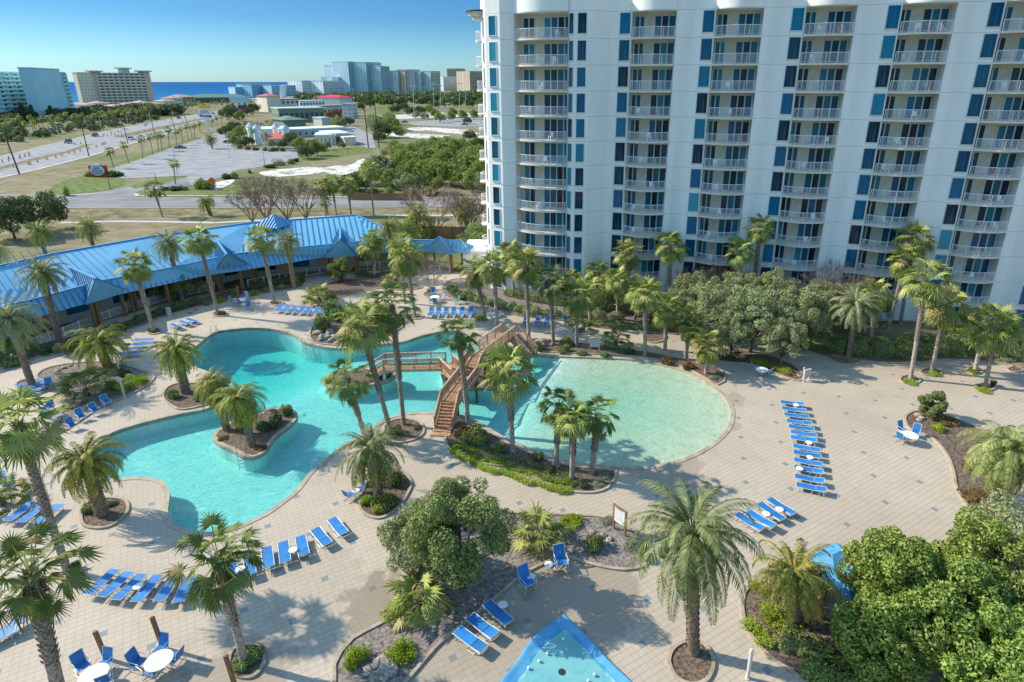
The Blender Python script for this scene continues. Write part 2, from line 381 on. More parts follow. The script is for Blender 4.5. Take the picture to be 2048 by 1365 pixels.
def m_water():
    m,T,b=newmat('pool_water'); T.n.remove(b); p=T.pos()
    w1=T.noise(p,2.6,4,.62,1.4); w2=T.noise(p,7.5,3,.6,.8)
    h=T.math('ADD',T.math('MULTIPLY',w1,1.0),T.math('MULTIPLY',w2,.45))
    nb=T.bump(h,.85,.13)
    tr=T.new('ShaderNodeBsdfTransparent')
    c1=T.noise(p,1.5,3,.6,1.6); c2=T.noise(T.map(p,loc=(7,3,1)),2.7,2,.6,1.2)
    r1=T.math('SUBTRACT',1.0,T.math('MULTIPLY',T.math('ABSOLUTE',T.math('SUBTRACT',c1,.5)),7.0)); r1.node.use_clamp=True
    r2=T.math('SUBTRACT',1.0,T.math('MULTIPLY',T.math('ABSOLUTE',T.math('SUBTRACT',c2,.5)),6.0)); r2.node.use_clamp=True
    T.con(tr.inputs[0],T.mix(T.math('MAXIMUM',r1,r2),(.60,.72,.74),(1,1,.98)))  # bright net of rippled sunlight painted into the surface tint
    gl=T.new('ShaderNodeBsdfGlossy'); gl.inputs['Roughness'].default_value=.06; T.con(gl.inputs['Normal'],nb)
    fr=T.new('ShaderNodeFresnel'); T.con(fr.inputs[0],T.math('MULTIPLY_ADD',T.new('ShaderNodeNewGeometry').outputs['Backfacing'],1/1.33-1.33,1.33)); T.con(fr.inputs['Normal'],nb)
    mx=T.new('ShaderNodeMixShader'); T.con(mx.inputs[0],fr.outputs[0]); T.l.new(tr.outputs[0],mx.inputs[1]);T.l.new(gl.outputs[0],mx.inputs[2])
    T.l.new(mx.outputs[0],T.n['Material Output'].inputs[0])
    va=T.new('ShaderNodeVolumeAbsorption'); va.inputs[0].default_value=(.05,.85,.85,1); va.inputs[1].default_value=.29
    T.l.new(va.outputs[0],T.n['Material Output'].inputs[1]); return m
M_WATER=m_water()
WP=offset(POOL,.04)
def closed_water(name,poly,holes,z1,z0,mt):
    o=sheet(name,poly,holes,z1,mt,kind=None); me=o.data
    vs=[tuple(v.co) for v in me.vertices]; fs=[tuple(p.vertices) for p in me.polygons]; n=len(vs)
    ec={}
    for f in fs:
        for i in range(len(f)):
            e=(f[i],f[(i+1)%len(f)]); ec[e]=1
    v2=vs+[(x,y,z0) for x,y,_ in vs]; f2=fs+[tuple(n+i for i in reversed(f)) for f in fs]
    for (a,b_) in ec:
        if (b_,a) not in ec: f2.append((b_,a,n+a,n+b_))
    me2=bpy.data.meshes.new(name); me2.from_pydata(v2,[],f2); me2.materials.append(mt); o.data=me2; o['kind']='structure'
    return o
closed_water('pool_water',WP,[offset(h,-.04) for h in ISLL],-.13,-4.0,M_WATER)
# coping
cp=ring(POOL,-.05,.30,-.3,.035); cpo=cp.build('pool_coping',M_COPE); cpo['kind']='structure'
for k,h in ISL.items():
    o=ring(h,-.27,.05,-.3,.045).build('island_coping',M_COPE); o['kind']='structure'
    sheet('island_soil',offset(h,-.25),[],.06,M_MULCH)
# ================================================================ ground sheets
DECK_OUT=PX([(-1500,1365),(-600,900),(-300,760),(-120,715),(0,690),(120,665),(215,640),(300,615),(400,590),(480,575),(560,560),(640,545),(700,545),(760,540),(860,535),(930,548),(1000,575),(1060,600),(1130,615),(1250,625),(1400,640),(1600,655),(1800,645),(2048,650),(2500,660),(3800,760)])
DECK_OUT=[Vector((p[0],p[1])) for p in DECK_OUT]+[Vector((60,-6)),Vector((-60,-6))]
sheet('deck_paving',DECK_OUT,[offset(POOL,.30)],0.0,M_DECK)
coast=[(-9000,600),(-1500,640),(-700,800),(-560,980),(-420,1400),(-330,2200),(-200,3600),(1200,6500),(9000,9000)]
TER=[Vector(p) for p in coast]+[Vector((9000,-400)),Vector((-9000,-400))]
sheet('ground',TER,[offset(POOL,.5)],-.03,M_TER)
mb=MB();n=len(coast)
cv=[(x,y,.0) for x,y in coast]+[(x+0,y-28-y*.02,.02) for x,y in coast]
mb.add(cv,[(i,n+i,n+i+1,i+1) for i in range(n-1)]); b_=mb.build('beach_sand',M_SAND); b_['kind']='structure'
def m_sea():
    m,T,b=newmat('sea_water'); p=T.pos()
    n=T.noise(T.map(p,sc=(.02,.05,1)),.35,4,.6); y=T.sep(p)[1]
    t=T.math('DIVIDE',y,3500.0); t.node.use_clamp=True
    c=T.ramp(t,[(.25,(.004,.19,.33)),(.5,(.0,.105,.27)),(1,(.0,.075,.23))])
    c=T.mix(T.math('MULTIPLY',n,.35),c,(.0,.13,.29))
    T.con(b.inputs['Base Color'],c); b.inputs['Roughness'].default_value=.6; b.inputs['Specular IOR Level'].default_value=.03
    T.con(b.inputs['Normal'],T.bump(T.noise(p,.08,4),.6,1.5)); return m
M_SEA=m_sea()
o=MB().quad((-90000,500,-2),(90000,500,-2),(90000,90000,-2),(-90000,90000,-2)).build('sea',M_SEA); o['kind']='structure'
def flat(name,px,z,mt,sm=None):
    poly=SM(px,sm) if sm else [Vector(p[:2]) for p in PX(px)]
    return sheet(name,poly,[],z,mt)
# highway
flat('highway_road',[(-500,432),(0,314),(105,289),(207,264),(293,247),(366,233.5),(415,225),(464,218.5),(500,213),(505,217),(464,227),(415,239.6),(366,256.7),(325,271),(268,286),(171,315),(73,340),(0,356),(-500,500)],.01,M_ROAD)
flat('median_grass',[(-200,381),(0,333.5),(73,315),(132,302),(171,288.5),(190,288.5),(171,295),(137,305.5),(61,324),(0,342),(-200,395)],.05,M_DRY)
flat('median_grass',[(225,273),(256,266),(317,254),(403,237),(440,229),(441,231),(405,239.6),(317,260.4),(244,276)],.05,M_DRY)
def edge_strip(name,px,w,z,mt):
    pts=[G(u,v) for u,v in px]; mb=MB()
    for i in range(len(pts)-1):
        a,b_=pts[i],pts[i+1]; d=(b_-a).normalized(); nn=Vector((-d.y,d.x,0))*w/2
        mb.quad(tuple((a-nn).xy)+(z,),tuple((b_-nn).xy)+(z,),tuple((b_+nn).xy)+(z,),tuple((a+nn).xy)+(z,))
    o=mb.build(name,mt); o['kind']='structure'; return o
edge_strip('highway_kerb',[(-500,432),(0,314),(105,289),(207,264),(293,247),(366,233.5),(415,225),(464,218.5)],.9,.06,M_CONC)
edge_strip('highway_kerb',[(-500,500),(0,356),(73,340),(171,315),(268,286),(325,271),(366,256.7),(415,239.6),(464,227)],1.2,.06,M_CONC)
edge_strip('median_kerb',[(0,333.5),(73,315),(132,302),(171,288.5),(190,288.5),(171,295),(137,305.5),(61,324),(0,342)],.3,.08,M_CONC)
def dashes(px,l,g,w,z,mt,name='lane_marking'):
    pts=[G(u,v) for u,v in px]; mb=MB()
    for i in range(len(pts)-1):
        a,b_=pts[i],pts[i+1]; L=(b_-a).length; d=(b_-a)/L; nn=Vector((-d.y,d.x,0))*w/2; t=0
        while t<L:
            p,q=a+d*t,a+d*min(L,t+l); mb.quad(tuple((p-nn).xy)+(z,),tuple((q-nn).xy)+(z,),tuple((q+nn).xy)+(z,),tuple((p+nn).xy)+(z,)); t+=l+g
    o=mb.build(name,mt);o['kind']='structure';return o
dashes([(0,322),(105,296),(207,270),(293,252)],4,9,.25,.03,M_PAINT)
dashes([(0,349),(73,333),(171,308),(268,281)],4,9,.25,.03,M_PAINT)
# frontage road
flat('side_road',[(-500,393),(0,393),(500,395.5),(1010,397.5),(1010,413),(500,414.5),(0,415),(-500,415)],.012,M_ASPH)
edge_strip('side_road_kerb',[(-500,391),(0,391),(122,391.5),(190,388)],.9,.07,M_CONC)
edge_strip('side_road_kerb',[(271,388),(276,392),(500,393),(760,395.5),(975,396)],.9,.07,M_CONC)
edge_strip('side_road_kerb',[(-500,416),(0,416.5),(500,416),(975,414.5)],.5,.07,M_CONC)
dashes([(-300,404),(250,404),(975,405)],300,1,.14,.03,M_YEL)
dashes([(500,400.5),(975,401.5)],300,1,.12,.03,M_PAINT)
flat('driveway',[(122,394),(180,387),(215,382.5),(259,374),(315,364),(374,354),(400,362),(378,372),(330,377),(288,379.5),(271,386),(277,394)],.02,M_ASPH)
PARK=[(210,343),(293,315),(347,296),(400,278.7),(440,262),(452,252),(484,250),(488,257),(466,291),(515,299),(595,302),(606,307),(590,320),(528,333),(476,341),(449,354),(381,371.5),(374,352),(317,354.5),(244,358)]
flat('parking_lot',PARK,.03,M_ROAD)
flat('far_parking_lot',[(693,255),(705,252),(745,270),(752,296),(735,297),(720,290),(690,285),(640,292),(590,296),(570,290),(640,285),(692,270)],.03,M_ROAD)
flat('far_parking_lot',[(812,246),(880,238),(985,236),(1000,252),(900,254),(830,251)],.03,M_ROAD)
flat('far_parking_lot',[(760,232),(860,226),(990,226),(990,233),(860,236),(770,240)],.025,M_CONC)
edge_strip('parking_kerb',[(210,343),(293,315),(347,296),(400,278.7)],.35,.12,M_CONC)
edge_strip('parking_kerb',[(374,352),(317,354.5),(244,358)],.35,.12,M_CONC)
for a,b_ in [((240,352),(470,268)),((330,352),(560,280)),((400,350),(590,300))]:
    pa,pb=G(*a),G(*b_); 
    mb=MB();d=(pb-pa);L=d.length;d/=L;nn=Vector((-d.y,d.x,0))
    for k in range(int(L/2.8)):
        q=pa+d*k*2.8; mb.quad(*[tuple((q+x).xy)+(.045,) for x in(-nn*2.4-d*.06,-nn*2.4+d*.06,nn*2.4+d*.06,nn*2.4-d*.06)])
    o=mb.build('parking_marking',M_PAINT);o['kind']='structure'
# lawns and sand
flat('roadside_lawn',[(95,387),(110,372),(140,358),(180,352),(225,354),(246,358),(250,366),(243,372),(215,380),(180,385),(120,390)],.02,M_LAWN,2)
flat('roadside_lawn',[(259,373),(300,361),(374,352),(371,355),(330,366),(270,378)],.05,M_LAWN)
flat('roadside_lawn',[(215,341),(293,312),(347,293),(400,276),(396,274),(340,290),(280,311),(205,336)],.024,M_LAWN)
flat('field_lawn',[(758,211),(780,209),(800,213),(810,222),(780,230),(762,226)],.03,M_LAWN,3)
flat('field_lawn',[(830,200),(890,197),(985,196),(985,209),(900,211),(840,209)],.03,M_LAWN,4)
flat('roadside_lawn',[(440,372),(500,362),(560,372),(600,383),(560,388),(470,386)],.006,M_LAWN,2)
flat('field_lawn',[(600,312),(660,300),(720,294),(745,300),(720,308),(660,318),(615,322)],.01,M_LAWN,2)
sands=[[(640,340),(665,333),(700,330),(720,320),(745,316),(770,320),(790,330),(800,335),(785,342),(765,338),(750,332),(735,338),(715,344),(690,350),(660,348)],
 [(815,257),(850,255),(905,258),(945,262),(930,268),(890,266),(860,262),(830,262)],[(770,268),(830,268),(900,272),(860,277),(800,275)],
 [(410,372),(430,365),(470,360),(455,372),(430,380)],[(520,345),(570,338),(640,335),(650,345),(590,352),(540,354)],[(900,262),(950,266),(975,268),(975,273),(930,271)]]
for i_,s_ in enumerate(sands): flat('sand_patch',s_,.034+.008*i_,M_SAND,1.2)
flat('mown_strip',[(225,440),(300,434),(420,436),(520,430),(700,428),(975,428),(975,420),(500,418),(0,420),(0,430),(120,440)],-.01,M_DRY)
edge_strip('footpath',[(120,446),(225,443),(330,444),(430,446),(520,441),(640,434),(750,431),(970,431)],1.3,.01,M_CONC)
# ================================================================ planting beds
BEDS={}
def bed(name,px,mt=None,z=.05,sm=.5,kerb=True,what='planting_bed'):
    poly=SM(px,sm) if sm else [Vector(p[:2]) for p in PX(px)]
    BEDS[name]=poly
    sheet(what,poly,[],z,mt or M_MULCH)
    if kerb:
        o=ring(poly,-.02,.16,-.02,z+.07).build('bed_kerb',M_KERB); o['kind']='structure'
    return poly
bed('peninsula',[(893,876),(899,897),(927,915),(960,926),(1011,934),(1048,943),(1084,961),(1114,976),(1148,984),(1187,985),(1214,976),(1229,955),(1230,944),(1193,940),(1150,936),(1102,925),(1072,913),(1023,893),(993,876),(970,863),(938,849),(918,845),(905,852),(895,862)])
bed('topside',[(1066,701),(1090,704),(1132,707),(1193,709),(1253,712),(1314,720),(1368,736),(1405,753),(1434,770),(1446,764),(1447,750),(1435,738),(1400,728),(1330,712),(1270,702),(1200,692),(1120,684),(1070,680),(1050,688)])
bed('twin',[(773,850),(800,840),(835,845),(846,860),(840,873),(820,882),(790,885),(770,870)])
bed('date',[(722,1000),(724,1020),(740,1033),(765,1035),(795,1015),(815,985),(820,965),(803,945),(775,937),(752,950),(732,975)])
bed('big',[(672,1365),(672,1331),(684,1307),(708,1280),(752,1256),(790,1235),(811,1212),(826,1182),(850,1140),(890,1090),(940,1050),(1000,1030),(1060,1030),(1110,1032),(1164,1034),(1203,1037),(1250,1050),(1290,1082),(1301,1109),(1285,1132),(1249,1139),(1208,1134),(1164,1123),(1132,1113),(1088,1126),(1044,1150),(989,1197),(929,1246),(880,1284),(850,1316),(808,1366),(760,1420),(680,1430)],M_MULCHG)
bed('ring_date',[(1341,1325),(1350,1300),(1375,1287),(1403,1290),(1420,1310),(1423,1335),(1410,1360),(1382,1368),(1355,1355)])
bed('corner',[(1488,1203),(1499,1176),(1529,1168),(1565,1182),(1618,1206),(1666,1247),(1737,1295),(1811,1351),(1850,1400),(1800,1460),(1650,1400),(1600,1354),(1550,1321),(1517,1289),(1499,1265),(1489,1232)])
bed('right',[(1813,845),(1814,833),(1835,824),(1870,828),(1910,838),(1960,860),(2010,880),(2080,890),(2120,900),(2080,930),(2025,945),(2006,967),(2007,990),(2022,1023),(2060,1060),(2150,1090),(2300,1150),(2300,1300),(2150,1290),(2080,1250),(2010,1110),(1963,1044),(1951,1033),(1933,1008),(1915,978),(1909,946),(1897,913),(1876,886),(1856,872),(1823,860)])
bed('back_right',[(1600,699),(1648,713),(1672,726),(1692,730),(1716,727),(1722,722),(1781,727),(1856,724),(1885,719),(1945,722),(2004,729),(2060,741),(2200,770),(2300,740),(2150,690),(2048,660),(1920,650),(1700,640),(1600,650),(1560,670),(1575,690)],M_DRY)
bed('mid_right',[(1440,723),(1499,729),(1544,744),(1568,754),(1597,762),(1605,753),(1597,741),(1574,726),(1529,710),(1470,701),(1440,706),(1425,712)])
bed('left_big',[(76,755),(83,744),(105,735),(150,728),(210,726),(259,735),(303,751),(305,760),(288,775),(256,792),(232,803),(195,818),(176,831),(146,851),(122,865),(85,883),(56,888),(52,878),(80,860),(110,839),(137,817),(147,802),(146,785),(132,775),(95,769)],M_MULCHG)
bed('short_date',[(329,797),(333,780),(350,770),(385,768),(425,768),(442,785),(436,800),(408,811),(366,819),(345,812)])
bed('planter_a',[(165,1024),(169,1049),(191,1056),(219,1053),(246,1035),(254,1016),(244,1002),(205,998),(175,1008)])
bed('planter_b',[(461,1325),(468,1303),(490,1293),(513,1298),(525,1312),(522,1335),(505,1352),(480,1352),(464,1342)])
bed('left_strip',[(-100,760),(0,735),(49,726),(80,714),(115,707),(170,690),(215,664),(300,640),(400,614),(425,607),(500,592),(526,588),(580,580),(606,573),(600,553),(500,572),(430,590),(330,615),(250,645),(120,680),(0,705),(-100,725)],sm=.8)
bed('mid_strip',[(640,576),(690,560),(760,562),(830,570),(842,577),(800,581),(760,577),(700,590),(655,600),(630,590)],sm=.7)
bed('hedge_bed',[(885,576),(895,590),(932,607),(960,617),(1022,629),(1115,641),(1213,643),(1249,650),(1290,664),(1340,668),(1420,672),(1500,690),(1570,672),(1590,650),(1500,630),(1300,615),(1130,607),(1060,590),(1010,575),(950,560),(905,560)],M_MULCHG,sm=.8)
bed('falls',[(628,684),(622,662),(640,642),(680,622),(720,606),(762,612),(795,632),(806,650),(790,664),(762,678),(748,688),(700,691),(660,690)],sm=.5)
bed('oval',[(1286,672),(1300,663),(1325,668),(1330,678),(1312,686),(1292,683)])
bed('rock_ring',[(1146,662),(1160,652),(1180,655),(1192,662),(1180,668),(1155,669)])
for i,(u,v,ru,rv) in enumerate([(1820,760,19,8),(1862,745,20,7),(1970,775,18,7),(1950,741,15,6),(440,629,13,5),(308,663,14,6),(553,607,13,4),(831,634,14,5),(63,772,30,12),(862,590,14,6),(1177,0,0,0),(2030,740,14,5)]):
    if ru: bed('ring%d'%i,[(u+ru*math.cos(t*PI/4),v+rv*math.sin(t*PI/4)) for t in range(8)],sm=.3,kerb=True)
# ================================================================ plants
L_FAN=leafmat('fan_leaf',(.15,.21,.04),(.45,.47,.15),.28,.4,.14,.4,(.42,.36,.15),.08)
L_FAND=leafmat('fan_leaf_dark',(.07,.13,.03),(.25,.31,.09),.25,.4,.14,.4,(.36,.28,.12),.06)
L_DATE=leafmat('date_leaf',(.13,.17,.045),(.38,.39,.14),.25,.4,.12,.4,(.40,.34,.15),.05)
L_DATEG=leafmat('date_leaf_grey',(.18,.23,.11),(.40,.44,.24),.25,.45,.12,.3)
L_SHORT=leafmat('short_date_leaf',(.14,.18,.03),(.42,.41,.09),.25,.4,.12,.4,(.44,.33,.10),.13)
L_DEAD=leafmat('dead_frond',(.16,.11,.06),(.36,.27,.16),.2,.8,.1,.1)
L_TREE=leafmat('tree_leaf',(.10,.155,.04),(.35,.41,.15),.22,.38,.08,.5)
L_MAG=leafmat('glossy_leaf',(.09,.16,.025),(.35,.42,.10),.2,.35,.08,.5)
L_OAK=leafmat('oak_leaf',(.17,.21,.085),(.46,.47,.25),.22,.5,.08,.35)
L_SCRUB=leafmat('scrub_leaf',(.14,.20,.04),(.34,.38,.11),.2,.5,.18,.3)
L_SCRUBD=leafmat('dark_scrub_leaf',(.05,.085,.035),(.15,.19,.08),.15,.5,.15,.3)
L_BUSHB=leafmat('bright_bush_leaf',(.17,.28,.02),(.42,.52,.05),.25,.5,.1,.3)
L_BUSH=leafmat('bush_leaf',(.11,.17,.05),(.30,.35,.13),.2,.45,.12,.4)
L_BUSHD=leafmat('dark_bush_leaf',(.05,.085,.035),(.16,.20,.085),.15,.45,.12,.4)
L_GREY=leafmat('grey_bush_leaf',(.20,.24,.15),(.38,.42,.29),.2,.6,.1,.2)
L_RED=leafmat('bronze_bush_leaf',(.12,.08,.03),(.26,.18,.08),.2,.6,.1,.2)
M_BARE=mat('bare_twigs',(.27,.175,.125),.9,.2,4,spec=.1,rand=.12,col2=(.48,.36,.27))
M_RUST=leafmat('rust_leaf',(.22,.08,.03),(.36,.17,.08),.2,.6,.1,.1)
def m_trunk(name,a,b2,sc):
    m,T,b=newmat(name); p=T.obj(); n=T.noise(T.map(p,sc=(1,1,2.2)),sc,4,.7)
    oi=T.new('ShaderNodeObjectInfo').outputs['Random']
    c=T.ramp(n,[(.33,a),(.66,b2)]); hs=T.new('ShaderNodeHueSaturation');T.con(hs.inputs['Color'],c);T.con(hs.inputs['Value'],T.math('MULTIPLY_ADD',oi,.4,.8))
    T.con(b.inputs['Base Color'],hs.outputs[0]); b.inputs['Roughness'].default_value=.9;b.inputs['Specular IOR Level'].default_value=.1
    T.con(b.inputs['Normal'],T.bump(n,.8,.05)); return m
M_TRK=m_trunk('palm_trunk',(.09,.065,.045),(.60,.51,.41),6)
M_TRKD=m_trunk('palm_boots',(.07,.045,.03),(.46,.35,.25),7)
M_BARK=m_trunk('bark',(.08,.06,.045),(.22,.18,.14),4)
rnp=np.random.RandomState
def unit(v): return v/np.maximum(np.linalg.norm(v,axis=-1,keepdims=True),1e-9)
def fan_crown(seed,Rr=2.0,n=36,seg=16,emin=-60,mt=None,name='fan_crown',pet=(.42,.58),bl=(.46,.58),disc=.40):
    rs=rnp(seed);V=[];F=[]
    for i in range(n):
        t=(i+.5)/n; el=math.radians(82-(82-emin)*t**.85)+rs.uniform(-.12,.12); az=i*2.39996+rs.uniform(-.25,.25)
        d=np.array([math.cos(az)*math.cos(el),math.sin(az)*math.cos(el),math.sin(el)])
        side=np.array([-math.sin(az),math.cos(az),0.]); up=np.cross(d,side)*-1
        up=np.cross(side,d)*-1 if np.cross(side,d)[2]<0 else np.cross(side,d)
        L=Rr*rs.uniform(*pet); o=d*L+np.array([0,0,-.10*L*math.cos(el)]); 
        tw=rs.uniform(-.5,.5); side,up=side*math.cos(tw)+up*math.sin(tw),up*math.cos(tw)-side*math.sin(tw)
        # blade tilts down from petiole
        td=rs.uniform(.25,.7); d2=unit(d*math.cos(td)-up*math.sin(td)); up2=unit(np.cross(side,d2)); 
        if up2@up<0: up2=-up2
        br=Rr*rs.uniform(*bl)
        # petiole: thin flat strip
        k=len(V); w=side*.022
        V+= [-w,w,o+w,o-w]; F.append((k,k+1,k+2,k+3)); w2=up*.02
        c=len(V); V.append(o); a0=math.radians(118)
        for j in range(seg+1):
            a=-a0+2*a0*j/seg; r=br*disc*(.75+.25*math.cos(a)); e=d2*math.cos(a)+side*math.sin(a)
            V.append(o+e*r+up2*(.05 if j%2 else -.05)*br)
        for j in range(seg):
            a=-a0+2*a0*(j+.5)/seg; r=br*(.8+.25*math.cos(a))*rs.uniform(.85,1.12); e=d2*math.cos(a)+side*math.sin(a)
            dr=rs.uniform(.10,.35)*br
            V.append(o+e*r+np.array([0,0,-dr]))
            F.append((c,c+1+j,c+seg+2+j,c+2+j))
    V=np.array(V);F=np.array(F)
    return npmesh(name,V,F,mt or L_FAN)
def dead_skirt(seed,Rr,n=22,length=1.3):
    rs=rnp(seed);V=[];F=[]
    for i in range(n):
        az=rs.uniform(0,2*PI);z0=-rs.uniform(.1,.7);r0=.2
        for j in range(7):
            a=az+rs.uniform(-.28,.28); l=length*rs.uniform(.5,1.0); k=len(V)
            b=np.array([math.cos(az)*r0,math.sin(az)*r0,z0]);e=np.array([math.cos(a)*(r0+rs.uniform(.15,.5)),math.sin(a)*(r0+rs.uniform(.15,.5)),z0-l]);s_=np.array([-math.sin(a),math.cos(a),0])*.05
            V+=[b-s_*.4,b+s_*.4,(b+e)/2+s_,e]; F.append((k,k+1,k+2,k+3))
    return npmesh('dead_skirt',np.array(V),np.array(F),L_DEAD)
def pinnate_crown(seed,Rr=2.8,n=52,pairs=26,emin=-40,mt=None,leaf=.42,droop=1.0,w=.03,wind=0.0,vee=.5,name='date_crown'):
    rs=rnp(seed);V=[];F=[]
    for i in range(n):
        t=(i+.5)/n; el=math.radians(84-(84-emin)*t**.9)+rs.uniform(-.1,.1); az=i*2.39996+rs.uniform(-.2,.2)
        L=Rr*rs.uniform(.85,1.1)*(1.0 if t>.12 else .75)
        m=9; p=np.zeros(3); e=el; pts=[p.copy()]; dirs=[]
        for q in range(m):
            dv=np.array([math.cos(az)*math.cos(e),math.sin(az)*math.cos(e),math.sin(e)]); dv=unit(dv+np.array([wind*q/m,0,0])); dirs.append(dv)
            p=p+dv*L/m; pts.append(p.copy()); e-=droop*(.10+.16*q/m)*(.6+.7*math.cos(e))
        dirs.append(dirs[-1]); pts=np.array(pts);dirs=np.array(dirs)
        sd0=np.array([-math.sin(az),math.cos(az),0.])
        for q in range(m):
            k=len(V);ww=.03*(1-q/m)+.008; V+=[pts[q]-sd0*ww,pts[q]+sd0*ww,pts[q+1]+sd0*ww*.8,pts[q+1]-sd0*ww*.8]; F.append((k,k+1,k+2,k+3))
        for j in range(pairs):
            s=.14+.86*(j+.5)/pairs; x=s*m; q=min(int(x),m-1); fr=x-q
            b=pts[q]*(1-fr)+pts[q+1]*fr; dv=dirs[q]*(1-fr)+dirs[min(q+1,m)]*fr; dv=unit(dv)
            up=unit(np.cross(sd0,dv)); up=up if up[2]>=0 or abs(up[2])<.2 else up
            ll=leaf*math.sin(PI*min(.97,s*.80+.16))**.6*rs.uniform(.85,1.1)
            for sg in(-1,1):
                f=.75+.3*s; e2=unit(sd0*sg*.85+dv*f*.75+up*vee*rs.uniform(.6,1.2)); tip=b+e2*ll+np.array([0,0,-.16*ll*rs.uniform(.3,1.6)])
                mid=b+e2*ll*.45; k=len(V); wv=unit(np.cross(e2,up))*w
                V+=[b,mid+wv,tip,mid-wv]; F.append((k,k+1,k+2,k+3))
    return npmesh(name,np.array(V),np.array(F),mt or L_DATE)
def trunk_mesh(kind,L,r0,r1,seed=0):
    rs=rnp(seed+int(L*10)); V=[];F=[]; n=10; m=max(6,int(L*4.5)); 
    if kind=='fan':
        boot=.55
        for i in range(m+1):
            t=i/m; z=L*t; r=r0*(1-t)+r1*t; r*=1.25 if i==0 else 1
            if t>.45: r*=1.0+.10*(i%2)
            for k in range(n):
                a=2*PI*k/n; rr=r*(1+rs.uniform(-.06,.06)); V.append((rr*math.cos(a),rr*math.sin(a),z))
    else:
        for i in range(m+1):
            t=i/m; z=L*t; r=r0*(1-t)+r1*t; r*=1.0+.08*(i%2)
            if t>.86: r*=1+(t-.86)*3.0
            for k in range(n):
                a=2*PI*k/n; rr=r*(1+rs.uniform(-.05,.05)); V.append((rr*math.cos(a),rr*math.sin(a),z))
    for i in range(m):
        for k in range(n): F.append((i*n+k,i*n+(k+1)%n,(i+1)*n+(k+1)%n,(i+1)*n+k))
    # old leaf boots
    z=L*(.40 if kind=='fan' else .05); j=0; 
    while z<L:
        t=z/L; r=r0*(1-t)+r1*t
        for k in range(8):
            a=2*PI*(k+.5*(j%2))/8+rs.uniform(-.1,.1); w=.09; h=.16; out=.10 if kind=='fan' else .06
            if kind=='fan' and t>.8: out=.16;h=.24
            c,s=math.cos(a),math.sin(a); b=len(V)
            V+=[(r*c-s*-w,r*s+c*-w,z),(r*c-s*w,r*s+c*w,z),((r+out)*c-s*w*.5,(r+out)*s+c*w*.5,z+h),((r+out)*c+s*w*.5,(r+out)*s-c*w*.5,z+h)]
            F.append((b,b+1,b+2,b+3))
        z+=.17;j+=1
    return npmesh('trunk',np.array(V,dtype=float),np.array(F),M_TRK if kind=='fan' else M_TRKD)
FANS=[fan_crown(11,2.15,36,20,-62,L_FAN,pet=(.46,.68),bl=(.40,.52),disc=.45),fan_crown(12,2.15,32,20,-50,L_FAN,pet=(.46,.70),bl=(.40,.52),disc=.45),fan_crown(13,2.15,40,20,-72,L_FAN,pet=(.42,.66),bl=(.40,.54),disc=.42)]
FAND=[fan_crown(21,2.2,36,24,-58,L_FAND,pet=(.46,.74),bl=(.34,.44),disc=.42),fan_crown(22,2.2,32,24,-66,L_FAND,pet=(.46,.74),bl=(.34,.44),disc=.42)]
SKIRT=[dead_skirt(1,1),dead_skirt(2,1,30,1.7)]
DATE=[pinnate_crown(31,2.9,56,26,-42,L_DATE),pinnate_crown(32,2.9,60,26,-30,L_DATEG,leaf=.40)]
L_BIG=leafmat('big_date_leaf',(.075,.105,.035),(.28,.31,.12),.22,.35,.1,.5)
BIGD=[pinnate_crown(35,3.4,44,40,-55,L_BIG,leaf=.50,droop=1.15,w=.028,vee=.35)]
FLUFF=[pinnate_crown(36,2.4,80,24,-62,L_SHORT,leaf=.42,droop=1.3,w=.026,vee=.3,name='fluffy_crown'),pinnate_crown(37,2.4,80,24,-55,L_DATE,leaf=.42,droop=1.3,w=.026,vee=.3,name='fluffy_crown')]
SHORT=[pinnate_crown(33,2.7,54,30,-35,L_SHORT,leaf=.36,droop=1.25,w=.035,vee=.6,name='short_date_crown'),pinnate_crown(34,2.7,44,30,-15,L_SHORT,leaf=.36,droop=1.3,w=.035,vee=.6,name='short_date_crown')]
FARF=[fan_crown(51,1.9,20,7,-45,L_FAND),fan_crown(52,1.9,20,7,-35,L_FAN),fan_crown(53,1.9,18,7,-55,L_FAND)]
TR={}
PALMN=0
